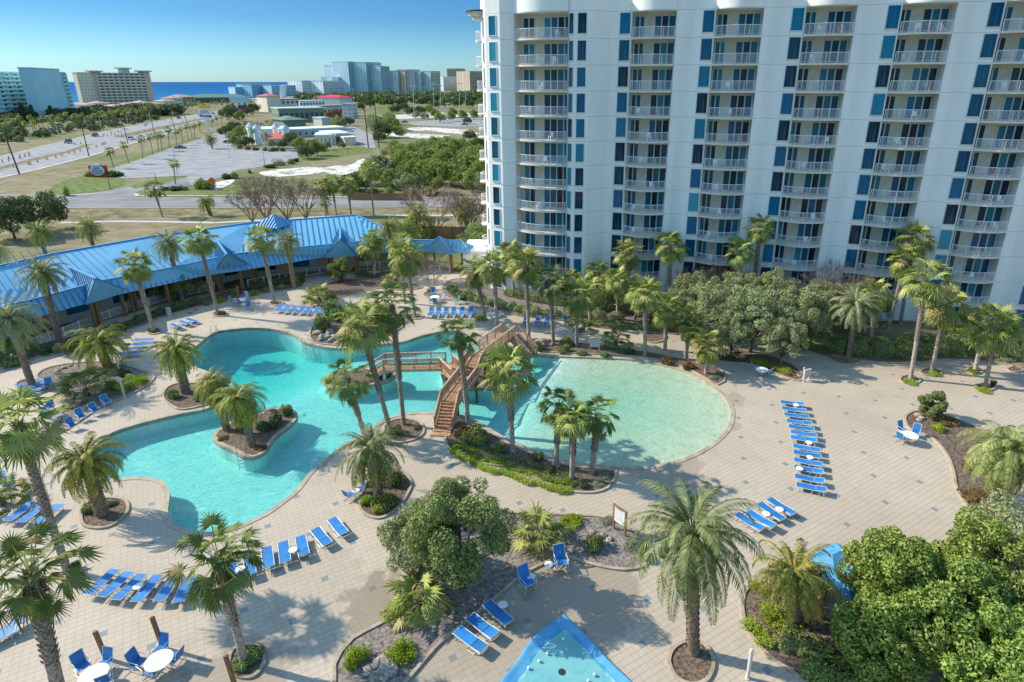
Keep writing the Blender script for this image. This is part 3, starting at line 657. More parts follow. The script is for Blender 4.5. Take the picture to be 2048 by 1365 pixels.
def palm(kind,base,crown,label,scale=1.0,v=0,group=None,skirt=0,thick=1.0,lean=True,dist=None):
    """base and crown are points measured in the photograph; the palm gets its real height from them"""
    global PALMN; PALMN+=1
    B=G(*base) if dist is None else dist
    T_=AT(crown[0],crown[1],B.y)
    d=T_-B; L=max(.8,d.length)
    nm={'fan':'fan_palm','fand':'fan_palm','far':'fan_palm','date':'date_palm','big':'date_palm','fluff':'feather_palm','short':'date_palm'}[kind]
    r=empty(nm,B,label,'palm tree',group)
    tilt=Vector((0,0,1)).rotation_difference(d.normalized()); rz=random.uniform(0,2*PI)
    r.rotation_mode='QUATERNION'; r.rotation_quaternion=tilt
    tk='fan' if kind in('fan','fand','far') else 'date'
    th={'fan':.17,'fand':.165,'far':.18,'date':.24,'big':.25,'fluff':.24,'short':.34}[kind]*thick
    key=(tk,round(L),round(th,2))
    if kind=='far':
        key='far'
        if key not in TR: TR[key]=MB().tube([(0,0,0),(0,0,.5),(0,0,1)],[.19,.16,.17],6).mesh('trunk',M_TRK)
        link('trunk',TR[key],r,sc=(1,1,L))
    else:
        if key not in TR: TR[key]=trunk_mesh(tk,float(key[1]) if key[1]>0 else 1.,th*1.15,th,PALMN)
        link('trunk',TR[key],r,rot=(0,0,rz),sc=(1,1,L/max(1,key[1])))
    cr={'fan':FANS,'fand':FAND,'far':FARF,'date':DATE,'big':BIGD,'fluff':FLUFF,'short':SHORT}[kind]
    link('crown',cr[v%len(cr)],r,loc=(0,0,L),rot=(random.uniform(-.08,.08),random.uniform(-.08,.08),rz),sc=(scale,)*3)
    if skirt: link('dead_fronds',SKIRT[skirt-1],r,loc=(0,0,L),rot=(0,0,rz),sc=(scale,)*3)
    return r
def leafcloud(seed,clumps,n,size,mt,asp=1.8,name='crown',inner=.55,flat=0.0):
    """clumps: array (k,4) or (k,6): centre + radii ; n leaves"""
    rs=rnp(seed); C=np.array(clumps,dtype=float)
    if C.shape[1]==4: C=np.hstack([C[:,:3],C[:,3:4],C[:,3:4],C[:,3:4]])
    wgt=(C[:,3]*C[:,4]+C[:,4]*C[:,5]+C[:,3]*C[:,5]); wgt/=wgt.sum(); idx=rs.choice(len(C),n,p=wgt)
    d=unit(rs.normal(size=(n,3))); r=rs.uniform(inner,1.0,size=(n,1))**.6
    P=C[idx,:3]+d*C[idx,3:6]*r
    nrm=unit(d+rs.normal(size=(n,3))*.75+np.array([0,0,flat])); a=unit(np.cross(nrm,rs.normal(size=(n,3)))); b=np.cross(nrm,a)
    s=size*rs.uniform(.6,1.25,size=(n,1)); a=a*s*asp/2; b=b*s/2
    V=np.stack([P-a,P+b*.9,P+a,P-b*.9],1).reshape(-1,3); F=np.arange(4*n).reshape(-1,4)
    return npmesh(name,V,F,mt)
def clumpset(seed,rx,ry,rz,k,cr,zc,low=-.6,jit=.12):
    rs=rnp(seed);o=[]
    while len(o)<k:
        d=unit(rs.normal(size=3)); 
        if d[2]<low: continue
        q=rs.uniform(.45,.95)**.7; c=cr*rs.uniform(.65,1.3)
        o.append((d[0]*rx*q,d[1]*ry*q,zc+d[2]*rz*q*(1+rs.uniform(-jit,jit)),c))
    return o
def limbs(seed,clumps,z0,mt,r=.16,nb=9,name='trunk',lean=0):
    rs=rnp(seed);mb=MB(); top=Vector((lean,0,z0)); mb.tube([(0,0,-.05),(lean*.4,0,z0*.5),top],[r*1.25,r,r*.85],8)
    ix=rs.choice(len(clumps),min(nb,len(clumps)),replace=False)
    for i in ix:
        c=Vector(clumps[i][:3]); m=(top+c)/2+Vector((rs.uniform(-.2,.2),rs.uniform(-.2,.2),.15))
        mb.tube([top,m,c],[r*.5,r*.32,r*.12],5)
    return mb.mesh(name,mt,True)
def tree(base,label,cat='tree',R_=(3,3,2.6),zc=3.4,k=45,cr=.85,n=9000,leaf=.16,mt=None,seed=1,name='tree',group=None,z0=1.2,r=.16,low=-.6,nb=10,asp=1.8,proto=None,rz=0,sc=1,dist=None):
    B=G(*base) if dist is None else dist
    t=empty(name,B,label,cat,group,rz,sc)
    if proto is None:
        cl=clumpset(seed,*R_,k,cr,zc,low); proto=(limbs(seed,cl,z0,M_BARK,r,nb),leafcloud(seed,cl,n,leaf,mt or L_TREE,asp))
    link('trunk',proto[0],t); link('crown',proto[1],t); return t,proto
def bare_tree_mesh(seed,H=5.0,spread=.55,n0=9,depth=4,r=.06):
    rs=rnp(seed);mb=MB()
    def grow(p,d,l,r_,k):
        q=p+d*l; mb.tube([p,(p+q)/2+Vector(rs.normal(size=3))*l*.04,q],[r_,r_*.85,r_*.65],4 if k<2 else 3,cap=False)
        if k>=depth:return
        for j in range(3 if k<depth-1 else 7):
            nd=(d+Vector(rs.normal(size=3))*spread*.62+Vector((0,0,.12))).normalized(); grow(q,nd,l*rs.uniform(.6,.82),r_*.6,k+1)
    for i in range(n0):
        a=2*PI*i/n0+rs.uniform(-.3,.3); d=Vector((math.cos(a)*spread,math.sin(a)*spread,1)).normalized()
        grow(Vector((0,0,0)),d,H*.30,r,0)
    return mb.mesh('branches',M_BARE)
BARE=[bare_tree_mesh(1),bare_tree_mesh(2,5.2,.6,6),bare_tree_mesh(3,4.6,.5,8)]
def bare(base,label,H=5.0,v=0,group=None,sc=None):
    return tag(link('bare_tree',BARE[v%3],None,loc=G(*base),rot=(0,0,random.uniform(0,6)),sc=(H/4.6,)*3 if sc is None else sc),label,'tree',group)
# bushes -----------------------------------------------------------------
def bushmesh(seed,mt,n=1400,leaf=.09,k=9,rz=.55,name='bush',asp=1.6):
    rs=rnp(seed);cl=[]
    for i in range(k):
        a=rs.uniform(0,2*PI);q=rs.uniform(0,.72)**.5*.8; h=rs.uniform(.5,1)*rz*(1-.45*q); rr=rs.uniform(.25,.40); cl.append((math.cos(a)*q*.8,math.sin(a)*q*.8,h*.5,rr,rr,h*.55))
    return leafcloud(seed,cl,n,leaf,mt,asp,name,inner=.35,flat=.4)
BU={'bright':[bushmesh(61,L_BUSHB,2600,.055),bushmesh(62,L_BUSHB,2600,.055,12,.5)],
    'green':[bushmesh(63,L_BUSH,1700,.085),bushmesh(64,L_BUSH,1700,.085,11,.7)],
    'dark':[bushmesh(65,L_BUSHD,1500,.09),bushmesh(66,L_BUSHD,1500,.09,11,.7)],
    'grey':[bushmesh(67,L_GREY,1800,.065),bushmesh(68,L_GREY,1800,.065,12,.45)],
    'bronze':[bushmesh(69,L_RED,1500,.08)],
    'scrub':[bushmesh(70,L_SCRUB,1300,.10,12,.8),bushmesh(71,L_SCRUB,1300,.10,14,.9)],
    'scrubd':[bushmesh(72,L_SCRUBD,1100,.11,12,.8)]}
def spiky(seed,mt,n=120,L=1.0,name='spiky_plant',w=.035,el=(20,85)):
    rs=rnp(seed);V=[];F=[]
    for i in range(n):
        az=rs.uniform(0,2*PI);e=math.radians(rs.uniform(*el));l=L*rs.uniform(.7,1.1);d=np.array([math.cos(az)*math.cos(e),math.sin(az)*math.cos(e),math.sin(e)]);s_=np.array([-math.sin(az),math.cos(az),0])*w
        k=len(V);m=d*l*.55;t=d*l+np.array([0,0,-.35*l*math.cos(e)]);V+=[-s_*.6,s_*.6,m+s_,t];F.append((k,k+1,k+2,k+3)); 
        k=len(V);V+=[-s_*.6,m+s_,t,m-s_];F.append((k,k+1,k+2,k+3))
    return npmesh(name,np.array(V),np.array(F),mt)
SP={'g':[spiky(81,L_BUSH)],'d':[spiky(82,L_FAND)],'b':[spiky(83,L_RED,160)]}
def bush(kind,base,w,label,h=None,v=0,name='shrub',cat='shrub',group=None,d=None,z=.05,rz=None):
    B=G(*base) if not isinstance(base,Vector) else base
    m=BU[kind][v%len(BU[kind])]; h=h or w*.5; d=d or w
    return tag(link(name,m,None,loc=(B.x,B.y,z),rot=(0,0,random.uniform(0,6) if rz is None else rz),sc=(w/1.7,d/1.7,h/.55)),label,cat,group)
def hedge(name,px,wid,h,mt,label,leaf=.085,dens=420,seed=1,group=None,world=None,cat='hedge'):
    pts=world or [G(u,v) for u,v in px]; rs=rnp(seed);P=[];N=[]
    o=pts[0].copy()
    for i in range(len(pts)-1):
        a,b=pts[i]-o,pts[i+1]-o; d=b-a;L=d.length;d/=L;s=Vector((-d.y,d.x,0)); n=int(L*dens*(wid+2*h)*.5)
        t=rs.uniform(0,L,n); ang=rs.uniform(0,PI,n); q=rs.uniform(.72,1.0,n)
        lump=.85+.18*np.sin(t*2.1+seed)+.08*np.sin(t*5.3)
        x=np.sign(np.cos(ang))*np.abs(np.cos(ang))**.55*wid/2*q*lump; z=np.abs(np.sin(ang))**.5*h*q*lump
        for A,B_,C_,g in zip(t,x,z,ang): P.append((a.x+d.x*A+s.x*B_,a.y+d.y*A+s.y*B_,C_)); N.append((s.x*math.cos(g),s.y*math.cos(g),math.sin(g)))
    P=np.array(P);N=unit(np.array(N)+rs.normal(size=(len(P),3))*.6);n=len(P)
    a=unit(np.cross(N,rs.normal(size=(n,3))));b=np.cross(N,a);s_=leaf*rs.uniform(.6,1.3,size=(n,1));a=a*s_*.8;b=b*s_*.5
    V=np.stack([P-a,P+b,P+a,P-b],1).reshape(-1,3)
    me=npmesh(name,V,np.arange(4*n).reshape(-1,4),mt)
    return tag(link(name,me,None,loc=(o.x,o.y,.03)),label,cat,group)
def rockmesh(seed):
    rs=rnp(seed); mb=MB(); 
    import bmesh
    bm=bmesh.new(); bmesh.ops.create_icosphere(bm,subdivisions=2,radius=1)
    for v in bm.verts:
        nn=noise.noise(v.co*1.3+Vector((seed*3.1,0,0))); v.co*=1+.45*nn; v.co.z=max(v.co.z*.75,-.35)
    me=bpy.data.meshes.new('rock'); bm.to_mesh(me); bm.free(); me.materials.append(M_ROCK); return me
M_ROCK=mat('rock',(.20,.16,.12),.9,.2,2.5,bump=.03,rand=.2,col2=(.52,.44,.35))
ROCKS=[rockmesh(i) for i in range(4)]
def rock(p,s,label,v=0,group=None,z=.05):
    B=G(*p) if not isinstance(p,Vector) else p
    return tag(link('rock',ROCKS[v%4],None,loc=(B.x,B.y,z+s*.2),rot=(0,0,random.uniform(0,6)),sc=(s,s*random.uniform(.7,1),s*random.uniform(.6,.9))),label,'rock',group)
# ================================================================ condominium
def m_wall():
    m,T,b=newmat('condo_wall'); p=T.pos(); z=T.sep(p)[2]
    f=T.math('FRACT',T.math('DIVIDE',T.math('ADD',z,2.89*20-26.04+.12),2.89)); ln=T.math('LESS_THAN',f,.022)
    n=T.noise(T.map(p,sc=(1,1,.25)),.35,5,.6); c=T.ramp(n,[(.3,(.76,.755,.70)),(.7,(.86,.85,.79))])
    c=T.mix(T.math('MULTIPLY',ln,.45),c,(.22,.24,.25)); T.con(b.inputs['Base Color'],c); b.inputs['Roughness'].default_value=.85
    T.con(b.inputs['Normal'],T.bump(T.noise(p,14,3),.12,.01)); return m
M_WALL=m_wall()
M_SLAB=mat('balcony_concrete',(.62,.59,.50),.8,.06,1.5,col2=(.76,.72,.61))
M_RAIL=mat('white_metal',(.78,.78,.75),.45,.03,2)
M_CREAM=mat('cream_wall',(.60,.58,.47),.85,.07,1.2,col2=(.70,.68,.57))
M_FRM=mat('window_frame',(.62,.62,.58),.5,.03,2)
def m_glass():
    m,T,b=newmat('sky_blue_glass'); g=T.new('ShaderNodeNewGeometry'); oi=T.new('ShaderNodeObjectInfo').outputs['Random']; ri=g.outputs['Random Per Island']
    k=T.math('FRACT',T.math('ADD',T.math('MULTIPLY',oi,13.7),T.math('MULTIPLY',ri,3.3)))
    c=T.ramp(k,[(0,(.001,.003,.010)),(.30,(.002,.010,.03)),(.36,(.0,.05,.11)),(.7,(.0,.11,.21)),(.9,(.0,.17,.27)),(1,(.02,.28,.36))])  # reflected sky is painted into the pane blues
    tc=T.obj(); x=T.sep(tc)
    wv=T.noise(T.map(tc,sc=(9,9,.25)),1.6,2,.5)      # hanging curtain folds behind the blue pane
    c=T.mix(T.math('MULTIPLY',T.ramp(wv,[(.45,0.0),(.62,1.0)]),.35),c,(.02,.22,.36))
    T.con(b.inputs['Base Color'],c); b.inputs['Roughness'].default_value=.08; b.inputs['Specular IOR Level'].default_value=.3
    T.con(b.inputs['Normal'],T.bump(T.noise(tc,.9,2),.10,.05)); return m
M_GLS=m_glass()
FL=[26.04-2.89*k for k in range(-2,10)]      # slab levels, top to ground
EDIR=R(-14.9); E_=Vector((math.cos(EDIR),math.sin(EDIR),0)); N_=Vector((math.sin(EDIR),-math.cos(EDIR),0))
C0=Vector((12.65,75.3,0)); SP_=9.27
def wp(s,d): return C0+E_*s+N_*d
condo=empty('condo_building',wp(20,-8),'large white curved condominium block with blue windows and rows of railed balconies','condominium')
ci=condo.matrix_world; COFF=Vector(condo.location)
def cpart(name,me,loc,rz=0,parent=None):
    o=link(name,me,parent or condo,loc=Vector(loc)-COFF if parent is None else loc,rot=(0,0,rz)); return o
# outline of the walls (front), bays recessed
TL,TRr=Vector((-3.38,78.47,0)),Vector((2.93,75.95,0)); TD=(TRr-TL).normalized(); TN=Vector((TD.y,-TD.x,0)); TDIR=math.atan2(TD.y,TD.x)
out=[Vector((-8.0,97,0)),Vector((-8.0,86,0)),Vector((-7.45,80.6,0)),Vector((-6.9,79.4,0)),Vector((-5.07,78.30,0)),TL,TL-TN*1.6,TRr-TN*1.6,TRr,Vector((2.93,76.15,0)),Vector((3.72,75.42,0)),Vector((5.40,75.32,0)),Vector((7.9,76.75,0))]
for j in range(6):
    s0=j*SP_
    if j==0: out+=[wp(-3.95,-.0)]
    out+=[wp(s0-2.5,0),wp(s0-2.5,-1.7),wp(s0+2.5,-1.7),wp(s0+2.5,0)]
    if j<5:
        for t in range(0,11):
            q=t/10; out.append(wp(s0+3.2+q*2.1,-.62*math.sin(PI*q)**1.2))
    else: out.append(wp(s0+4.6,0))
out+=[wp(5*SP_+4.6,-16),wp(4,-16)]
mb=MB(); n=len(out)
for i in range(n):
    a,b_=out[i],out[(i+1)%n]; mb.quad((a.x,a.y,-.1),(b_.x,b_.y,-.1),(b_.x,b_.y,37.4),(a.x,a.y,37.4))
mb.v=[(x-COFF.x,y-COFF.y,z) for x,y,z in mb.v]; mb.build('wall',M_WALL,condo)
# roof slab with parapet
mb=MB(); rf=[p for p in out]; sh_=delaunay_2d_cdt([Vector((p.x,p.y)) for p in rf],[(i,(i+1)%n) for i in range(n)],[],1,1e-5)
mb.add([(v.x-COFF.x,v.y-COFF.y,36.6) for v in sh_[0]],[tuple(f) for f in sh_[2]]); mb.build('roof',M_CONC,condo)
def arc_pts(w,bul,d0,n=14): return [(-w/2+w*i/n, d0+bul*(1-(2*i/n-1)**2)) for i in range(n+1)]
def bay_meshes(w,rec,layout,bul):
    """local frame: x along facade, -y outward, z up from slab top"""
    fr=arc_pts(w-.02,bul,.12); poly=[(x,-d) for x,d in fr]
    slab=MB(); slab.prism([(-w/2+.012,rec-.012)]+poly+[(w/2-.012,rec-.012)],-.22,0.0); slab=slab.mesh('balcony',M_SLAB)
    rl=MB(); fr2=arc_pts(w-.25,bul,.05,20); tot=0
    pts=[(x,-d) for x,d in fr2]; pts=[(pts[0][0],.0)]+pts+[(pts[-1][0],.0)]
    for i in range(len(pts)-1):
        a,b_=Vector((*pts[i],0)),Vector((*pts[i+1],0)); rl.beam(a+Vector((0,0,1.05)),b_+Vector((0,0,1.05)),.06,.05); rl.beam(a+Vector((0,0,.1)),b_+Vector((0,0,.1)),.04,.03)
        L=(b_-a).length; k=max(1,round(L/.125))
        for j in range(k): q=a.lerp(b_,j/k); rl.box((q.x,q.y,.57),(.022,.022,.94))
    for i in (1,6,11,16,21): q=pts[i]; rl.box((q[0],q[1],.54),(.055,.055,1.06))
    rl=rl.mesh('railing',M_RAIL)
    H=2.67; y=rec
    fm=MB(); pn=MB(); wl=MB(); wl.box((0,y-.01,H/2),(w-.03,.02,H)); wl=wl.mesh('balcony_wall',M_CREAM)
    for (x0,x1,np_) in layout:
        x0=x0-w/2;x1=x1-w/2; fm.box(((x0+x1)/2,y-.05,2.38),(x1-x0,.08,.10))
        for i in range(np_+1):
            x=x0+(x1-x0)*i/np_; fm.box((x,y-.055,1.2),(.13,.09,2.38))
        for i in range(np_):
            a=x0+(x1-x0)*i/np_+.06;b_=x0+(x1-x0)*(i+1)/np_-.06; pn.quad((a,y-.035,.06),(b_,y-.035,.06),(b_,y-.035,2.34),(a,y-.035,2.34))
    return slab,rl,fm.mesh('glass_door',M_FRM),pn.mesh('pane',M_GLS),wl
lay=[(.18,1.30,2),(2.45,4.85,3)]
BM=bay_meshes(5.0,1.69,lay,.85); TM=bay_meshes(6.82,1.59,[(.55,2.05,2),(3.25,6.75,4)],.95)
def bay(ms,loc,rz,z,ground=False):
    sl=cpart('balcony',ms[0],(loc.x,loc.y,z),rz); link('railing',ms[1],sl)
    dr=cpart('glass_door',ms[2],(loc.x,loc.y,z),rz); link('pane',ms[3],dr)
    cpart('balcony_wall',ms[4],(loc.x,loc.y,z),rz)
for j in range(6):
    for z in FL: bay(BM,wp(j*SP_,0),EDIR,z+(.0 if z>1 else .02))
TMID=(TL+TRr)/2
for z in FL: bay(TM,TMID,TDIR,z+(.0 if z>1 else .02))
# solid curved parapets over each bay
def cap_mesh(w,rec,bul):
    fr=arc_pts(w-.02,bul,.12,20); return MB().prism([(-w/2+.012,rec-.01)]+[(x,-d) for x,d in fr]+[(w/2-.012,rec-.01)],0,3.4).mesh('curved_parapet',M_WALL,False)
cm=cap_mesh(5.0,1.68,1.0); ct=cap_mesh(6.82,1.58,1.15)
for j in range(6): p=wp(j*SP_,0); cpart('curved_parapet',cm,(p.x,p.y,34.55),EDIR)
cpart('curved_parapet',ct,(TMID.x,TMID.y,34.55),TDIR)
def win_mesh(w,h=2.1):
    f=MB(); f.box((0,-.02,h+.04),(w+.14,.10,.08)); f.box((0,-.05,-.05),(w+.24,.18,.09))
    f.box((-w/2-.035,-.02,h/2),(.07,.10,h)); f.box((w/2+.035,-.02,h/2),(.07,.10,h))
    return f.mesh('window',M_FRM),MB().quad((-w/2,-.03,0),(w/2,-.03,0),(w/2,-.03,h),(-w/2,-.03,h)).mesh('pane',M_GLS)
WM=win_mesh(1.16,2.2); WN=win_mesh(.95); WS=win_mesh(.62); WT=win_mesh(.34)
def win(ms,loc,rz,z,name='window'):
    o=cpart(name,ms[0],(loc.x,loc.y,z),rz); link('pane',ms[1],o)
for j in range(6):
    for z in FL: win(WM,wp(j*SP_-3.25,.0),EDIR,z+.42)
def facewin(a,b_,t,ms,name):
    d=(b_-a).normalized(); p=a.lerp(b_,t)
    for z in FL: win(ms,p,math.atan2(d.y,d.x),z+.42,name)
facewin(out[3],out[4],.5,WN,'tower_window'); facewin(out[2],out[3],.5,WT,'slot_window')
facewin(out[9],out[10],.52,WS,'corner_window'); facewin(out[10],out[11],.48,WN,'narrow_window')
# small round balconies on the hidden left flank and the dark roof eave
sb=MB().lathe([(1.25,-.22),(1.3,-.1),(1.3,0)],24).mesh('side_balcony',M_SLAB)
rl=MB()
for k in range(40):
    a=2*PI*k/40; rl.box((1.2*math.cos(a),1.2*math.sin(a),.55),(.025,.025,1.0)); b_=2*PI*(k+1)/40
    rl.beam((1.2*math.cos(a),1.2*math.sin(a),1.05),(1.2*math.cos(b_),1.2*math.sin(b_),1.05),.06,.05)
rl=rl.mesh('railing',M_RAIL)
for z in FL: o=cpart('side_balcony',sb,(-7.1,82.0,z)); link('railing',rl,o)
M_BROWN=mat('dark_brown_metal',(.05,.035,.03),.5,.1,2)
ev=MB().lathe([(1.1,-.9),(1.5,-.75),(1.55,-.5),(1.9,-.35),(1.95,-.12),(2.2,0.0),(2.2,.12)],28).mesh('round_eave',M_CREAM)
o=cpart('round_eave',ev,(-7.2,82.2,35.0)); link('eave_trim',MB().lathe([(2.24,.0),(2.28,.16),(2.2,.2)],28).mesh('eave_trim',M_BROWN),o)
# low white wing by the tower foot
mb=MB().box((-10.2,91,1.6),(3.4,7,3.2)); mb.v=[(x-COFF.x,y-COFF.y,z) for x,y,z in mb.v]; mb.build('side_wing',M_WALL,condo)
# ================================================================ blue roofed pavilion
def m_roof():
    m,T,b=newmat('blue_metal_roof'); p=T.pos(); n=T.noise(p,.25,4,.6)
    c=T.ramp(n,[(.3,(.14,.40,.58)),(.7,(.19,.47,.66))]); T.con(b.inputs['Base Color'],c); b.inputs['Roughness'].default_value=.5; return m
M_ROOF=m_roof()
M_ROOFT=mat('blue_trim',(.09,.30,.54),.4,.05,2,spec=.5)
M_WOOD=mat('wood_post',(.22,.105,.045),.8,.2,6,col2=(.40,.21,.10),spec=.2)
M_SEAM_SHADE=mat('shaded_roof_seam',(.05,.19,.36),.5,.05,2)  # darker than the roof: the seams' shadows are put into their colour
M_TAN=mat('tan_wall',(.45,.42,.36),.9,.06,1,col2=(.55,.52,.45))
pav=empty('pavilion_building',(-45,85,0),'long low clubhouse with standing seam blue metal roofs and brown posts','clubhouse')
PO=Vector(pav.location)
def roof_face(name,pts,seams=None,sp=.42,th=.08,parent=None,u=None):
    """planar roof polygon (first edge = eave) with real raised seams running up the slope"""
    P=[Vector(p) for p in pts]; nrm=(P[1]-P[0]).cross(P[-1]-P[0]).normalized()
    if nrm.z<0: nrm=-nrm
    mb=MB(); q=[p-PO for p in P]; mb.add(q+[p-nrm*th for p in q],[tuple(range(len(q))),tuple(len(q)+i for i in reversed(range(len(q))))]+[(i,len(q)+i,len(q)+(i+1)%len(q),(i+1)%len(q)) for i in range(len(q))])
    e=(P[1]-P[0]).normalized(); up=nrm.cross(e).normalized()
    if up.z<0: up=-up
    uv=[((p-P[0]).dot(e),(p-P[0]).dot(up)) for p in P]
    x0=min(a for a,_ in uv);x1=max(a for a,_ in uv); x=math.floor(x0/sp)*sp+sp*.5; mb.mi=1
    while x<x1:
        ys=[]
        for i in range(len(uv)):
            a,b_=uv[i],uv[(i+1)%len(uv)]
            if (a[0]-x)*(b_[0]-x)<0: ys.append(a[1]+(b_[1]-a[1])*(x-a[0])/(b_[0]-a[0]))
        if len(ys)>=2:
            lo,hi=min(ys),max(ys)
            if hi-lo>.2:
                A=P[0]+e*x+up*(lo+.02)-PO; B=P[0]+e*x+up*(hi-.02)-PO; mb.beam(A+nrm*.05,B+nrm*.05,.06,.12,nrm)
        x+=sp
    return mb.build(name,[M_ROOF,M_SEAM_SHADE],pav)
def ridge_cap(pts,name='ridge_cap',w=.28):
    mb=MB()
    for a,b_ in zip(pts[:-1],pts[1:]): mb.beam(Vector(a)-PO+Vector((0,0,.06)),Vector(b_)-PO+Vector((0,0,.06)),w,.08)
    mb.build(name,M_ROOFT,pav)
RZ=7.0; RI=[G(-260,590,RZ),G(105,508,RZ),G(305,473,RZ),G(500,446,RZ),G(712,430.5,RZ)]
RI=[Vector(p) for p in RI]; WZ=4.7
WR=[Vector(G(u,v,WZ)) for u,v in [(-250,670),(58.6,601),(210,560.7),(342,536),(460,510.5),(480,507),(714,484)]]
EV=[Vector(G(u,v,3.0)) for u,v in [(-250,700),(85,631.5),(240,589),(412.6,551),(480,541.6),(651,514),(714,508.5)]]
# straighten: main roof as four planar strips between matched stations
def lerp_on(pl,x):
    for a,b_ in zip(pl[:-1],pl[1:]):
        if a.x<=x<=b_.x: return a.lerp(b_,(x-a.x)/(b_.x-a.x))
    return (pl[0] if x<pl[0].x else pl[-1]).copy()
mainA=[RI[0],RI[1],RI[2],RI[3],RI[4]]
base=[WR[0],WR[1],WR[3],WR[5],WR[6]]
base=[Vector((p.x-.9,p.y+1.6,4.25)) for p in base]; base[-1]=Vector((base[-1].x+3.2,base[-1].y+.6,4.25))
for i in range(4): roof_face('main_roof',[base[i],base[i+1],mainA[i+1],mainA[i]],sp=.80)
back=[p+(p-q).normalized()*0+Vector(((p-q).x*1.0,(p-q).y*1.0,0)) for p,q in zip(mainA,base)]; back=[Vector((p.x,p.y,4.25)) for p in back]
for i in range(4): roof_face('rear_roof',[back[i+1],back[i],mainA[i],mainA[i+1]],sp=999)
hipE=Vector((base[-1].x+5.2,base[-1].y+.8,4.25)); hipB=Vector((back[-1].x+5.2,back[-1].y-.6,4.25))
roof_face('hip_roof',[base[-1],hipE,mainA[-1]],sp=.7); roof_face('hip_roof',[hipE,hipB,mainA[-1]],sp=.7); roof_face('hip_roof',[hipB,back[-1],mainA[-1]],sp=.7)
ridge_cap(mainA+[hipE]); ridge_cap([mainA[1],base[1]]) if False else None
cu=G(546,428.6,8.2); 
for k in range(4):
    a=k*PI/2+.5;b_=a+PI/2; roof_face('cupola_roof',[(cu.x+3.0*math.cos(a),cu.y+3.0*math.sin(a),6.6),(cu.x+3.0*math.cos(b_),cu.y+3.0*math.sin(b_),6.6),(cu.x,cu.y,8.2)],sp=.5)
# covered walkway roof: front and back slopes, split between the cross gables
W2=[WR[0],WR[1],WR[2],WR[3],WR[4],WR[5],WR[6]]
for i in range(len(WR)-1):
    a,b_=WR[i],WR[i+1]; ea,eb=EV[i],EV[i+1]
    roof_face('walkway_roof',[ea,eb,b_,a],sp=.62)
    d=(b_-a).normalized(); nn=Vector((-d.y,d.x,0)); roof_face('walkway_back_roof',[b_+nn*2.2-Vector((0,0,1.0)),a+nn*2.2-Vector((0,0,1.0)),a,b_],sp=.62)
ridge_cap(WR)
WR2=[WR[6],Vector(G(827,480.6,WZ)),Vector(G(924,482,WZ))]; EV2=[EV[6],Vector(G(846,503,3.0)),Vector(G(939,507,3.0))]
for i in range(2):
    roof_face('walkway_roof',[EV2[i],EV2[i+1],WR2[i+1],WR2[i]],sp=.62)
    roof_face('walkway_back_roof',[WR2[i+1]+Vector((0,2.6,-1.7)),WR2[i]+Vector((0,2.6,-1.7)),WR2[i],WR2[i+1]],sp=.62)
ee=Vector(G(951,494,3.0)); roof_face('hip_roof',[EV2[2],ee,WR2[2]],sp=.62); roof_face('hip_roof',[ee,WR2[2]+Vector((0,2.6,-1.7)),WR2[2]],sp=.62); ridge_cap(WR2)
# cross gable pavilions: ridge from main roof forward to apex, hips down to the front corners
for (ap,bk,c1,c2) in [((190,558),(127,529),(171,609.5),(259,583)),((453,509.4),(425,470),(427,548),(507,533)),((680,479),(680,445),(648.5,516),(714,512))]:
    A=Vector(G(*ap,5.7)); B=Vector(G(*bk,5.9)); P1=Vector(G(*c1,2.95)); P2=Vector(G(*c2,2.95)); d=(B-A); d.z=0
    roof_face('gable_roof',[P1,P2,A],sp=.55)
    Q1=P1+d*.80; Q2=P2+d*.80; Q1.z=Q2.z=2.95
    roof_face('gable_roof',[Q1,P1,A,B],sp=.48); roof_face('gable_roof',[P2,Q2,B,A],sp=.48)
    ridge_cap([P1,A,P2],w=.3); ridge_cap([A,B],w=.3)
A=Vector(G(878,474.5,5.6)); P1=Vector(G(846,502.5,2.95)); P2=Vector(G(905,510,2.95)); dd=Vector((.8,5.0,0)); Q1,Q2=P1+dd,P2+dd
for a,b_ in [(P1,P2),(P2,Q2),(Q2,Q1),(Q1,P1)]: roof_face('gable_roof',[a,b_,A],sp=.55)
ridge_cap([P1,A,P2],w=.3); ridge_cap([Q1,A,Q2],w=.3)
# walls, posts, floor
wl=MB()
for i in range(len(base)-1):
    a,b_=base[i]+Vector((-1.2,1.6,0)),base[i+1]+Vector((-1.2,1.6,0)); a.z=b_.z=0
    d=(b_-a).normalized(); nn=Vector((-d.y,d.x,0)); A_,B_=a-PO,b_-PO
    wl.quad(A_,B_,B_+Vector((0,0,4.3)),A_+Vector((0,0,4.3))); c_,e_=A_+nn*13,B_+nn*13
    wl.quad(c_,e_,e_+Vector((0,0,4.3)),c_+Vector((0,0,4.3)))
wl.build('wall',M_TAN,pav)
dk=MB()
for i in range(len(base)-1):
    a,b_=base[i]+Vector((-1.2,1.6,0)),base[i+1]+Vector((-1.2,1.6,0)); L=(b_-a).length; n_=int(L/4)
    for k in range(n_):
        if k%3==2: continue
        p=a.lerp(b_,(k+.5)/n_)-PO; q=a.lerp(b_,(k+.5)/n_+2.4/L)-PO; nn=Vector(((q-p).y,-(q-p).x,0)).normalized()*.04; p=p+nn;q=q+nn
        dk.quad((p.x,p.y,.9),(q.x,q.y,.9),(q.x,q.y,2.9),(p.x,p.y,2.9))
dk.build('window_band',M_GLS,pav)
def wpost(p,h,parent=pav,name='post',w=.3): 
    q=Vector(p)-PO; return MB().box((q.x,q.y,h/2),(w,w,h)).build(name,M_WOOD,parent)
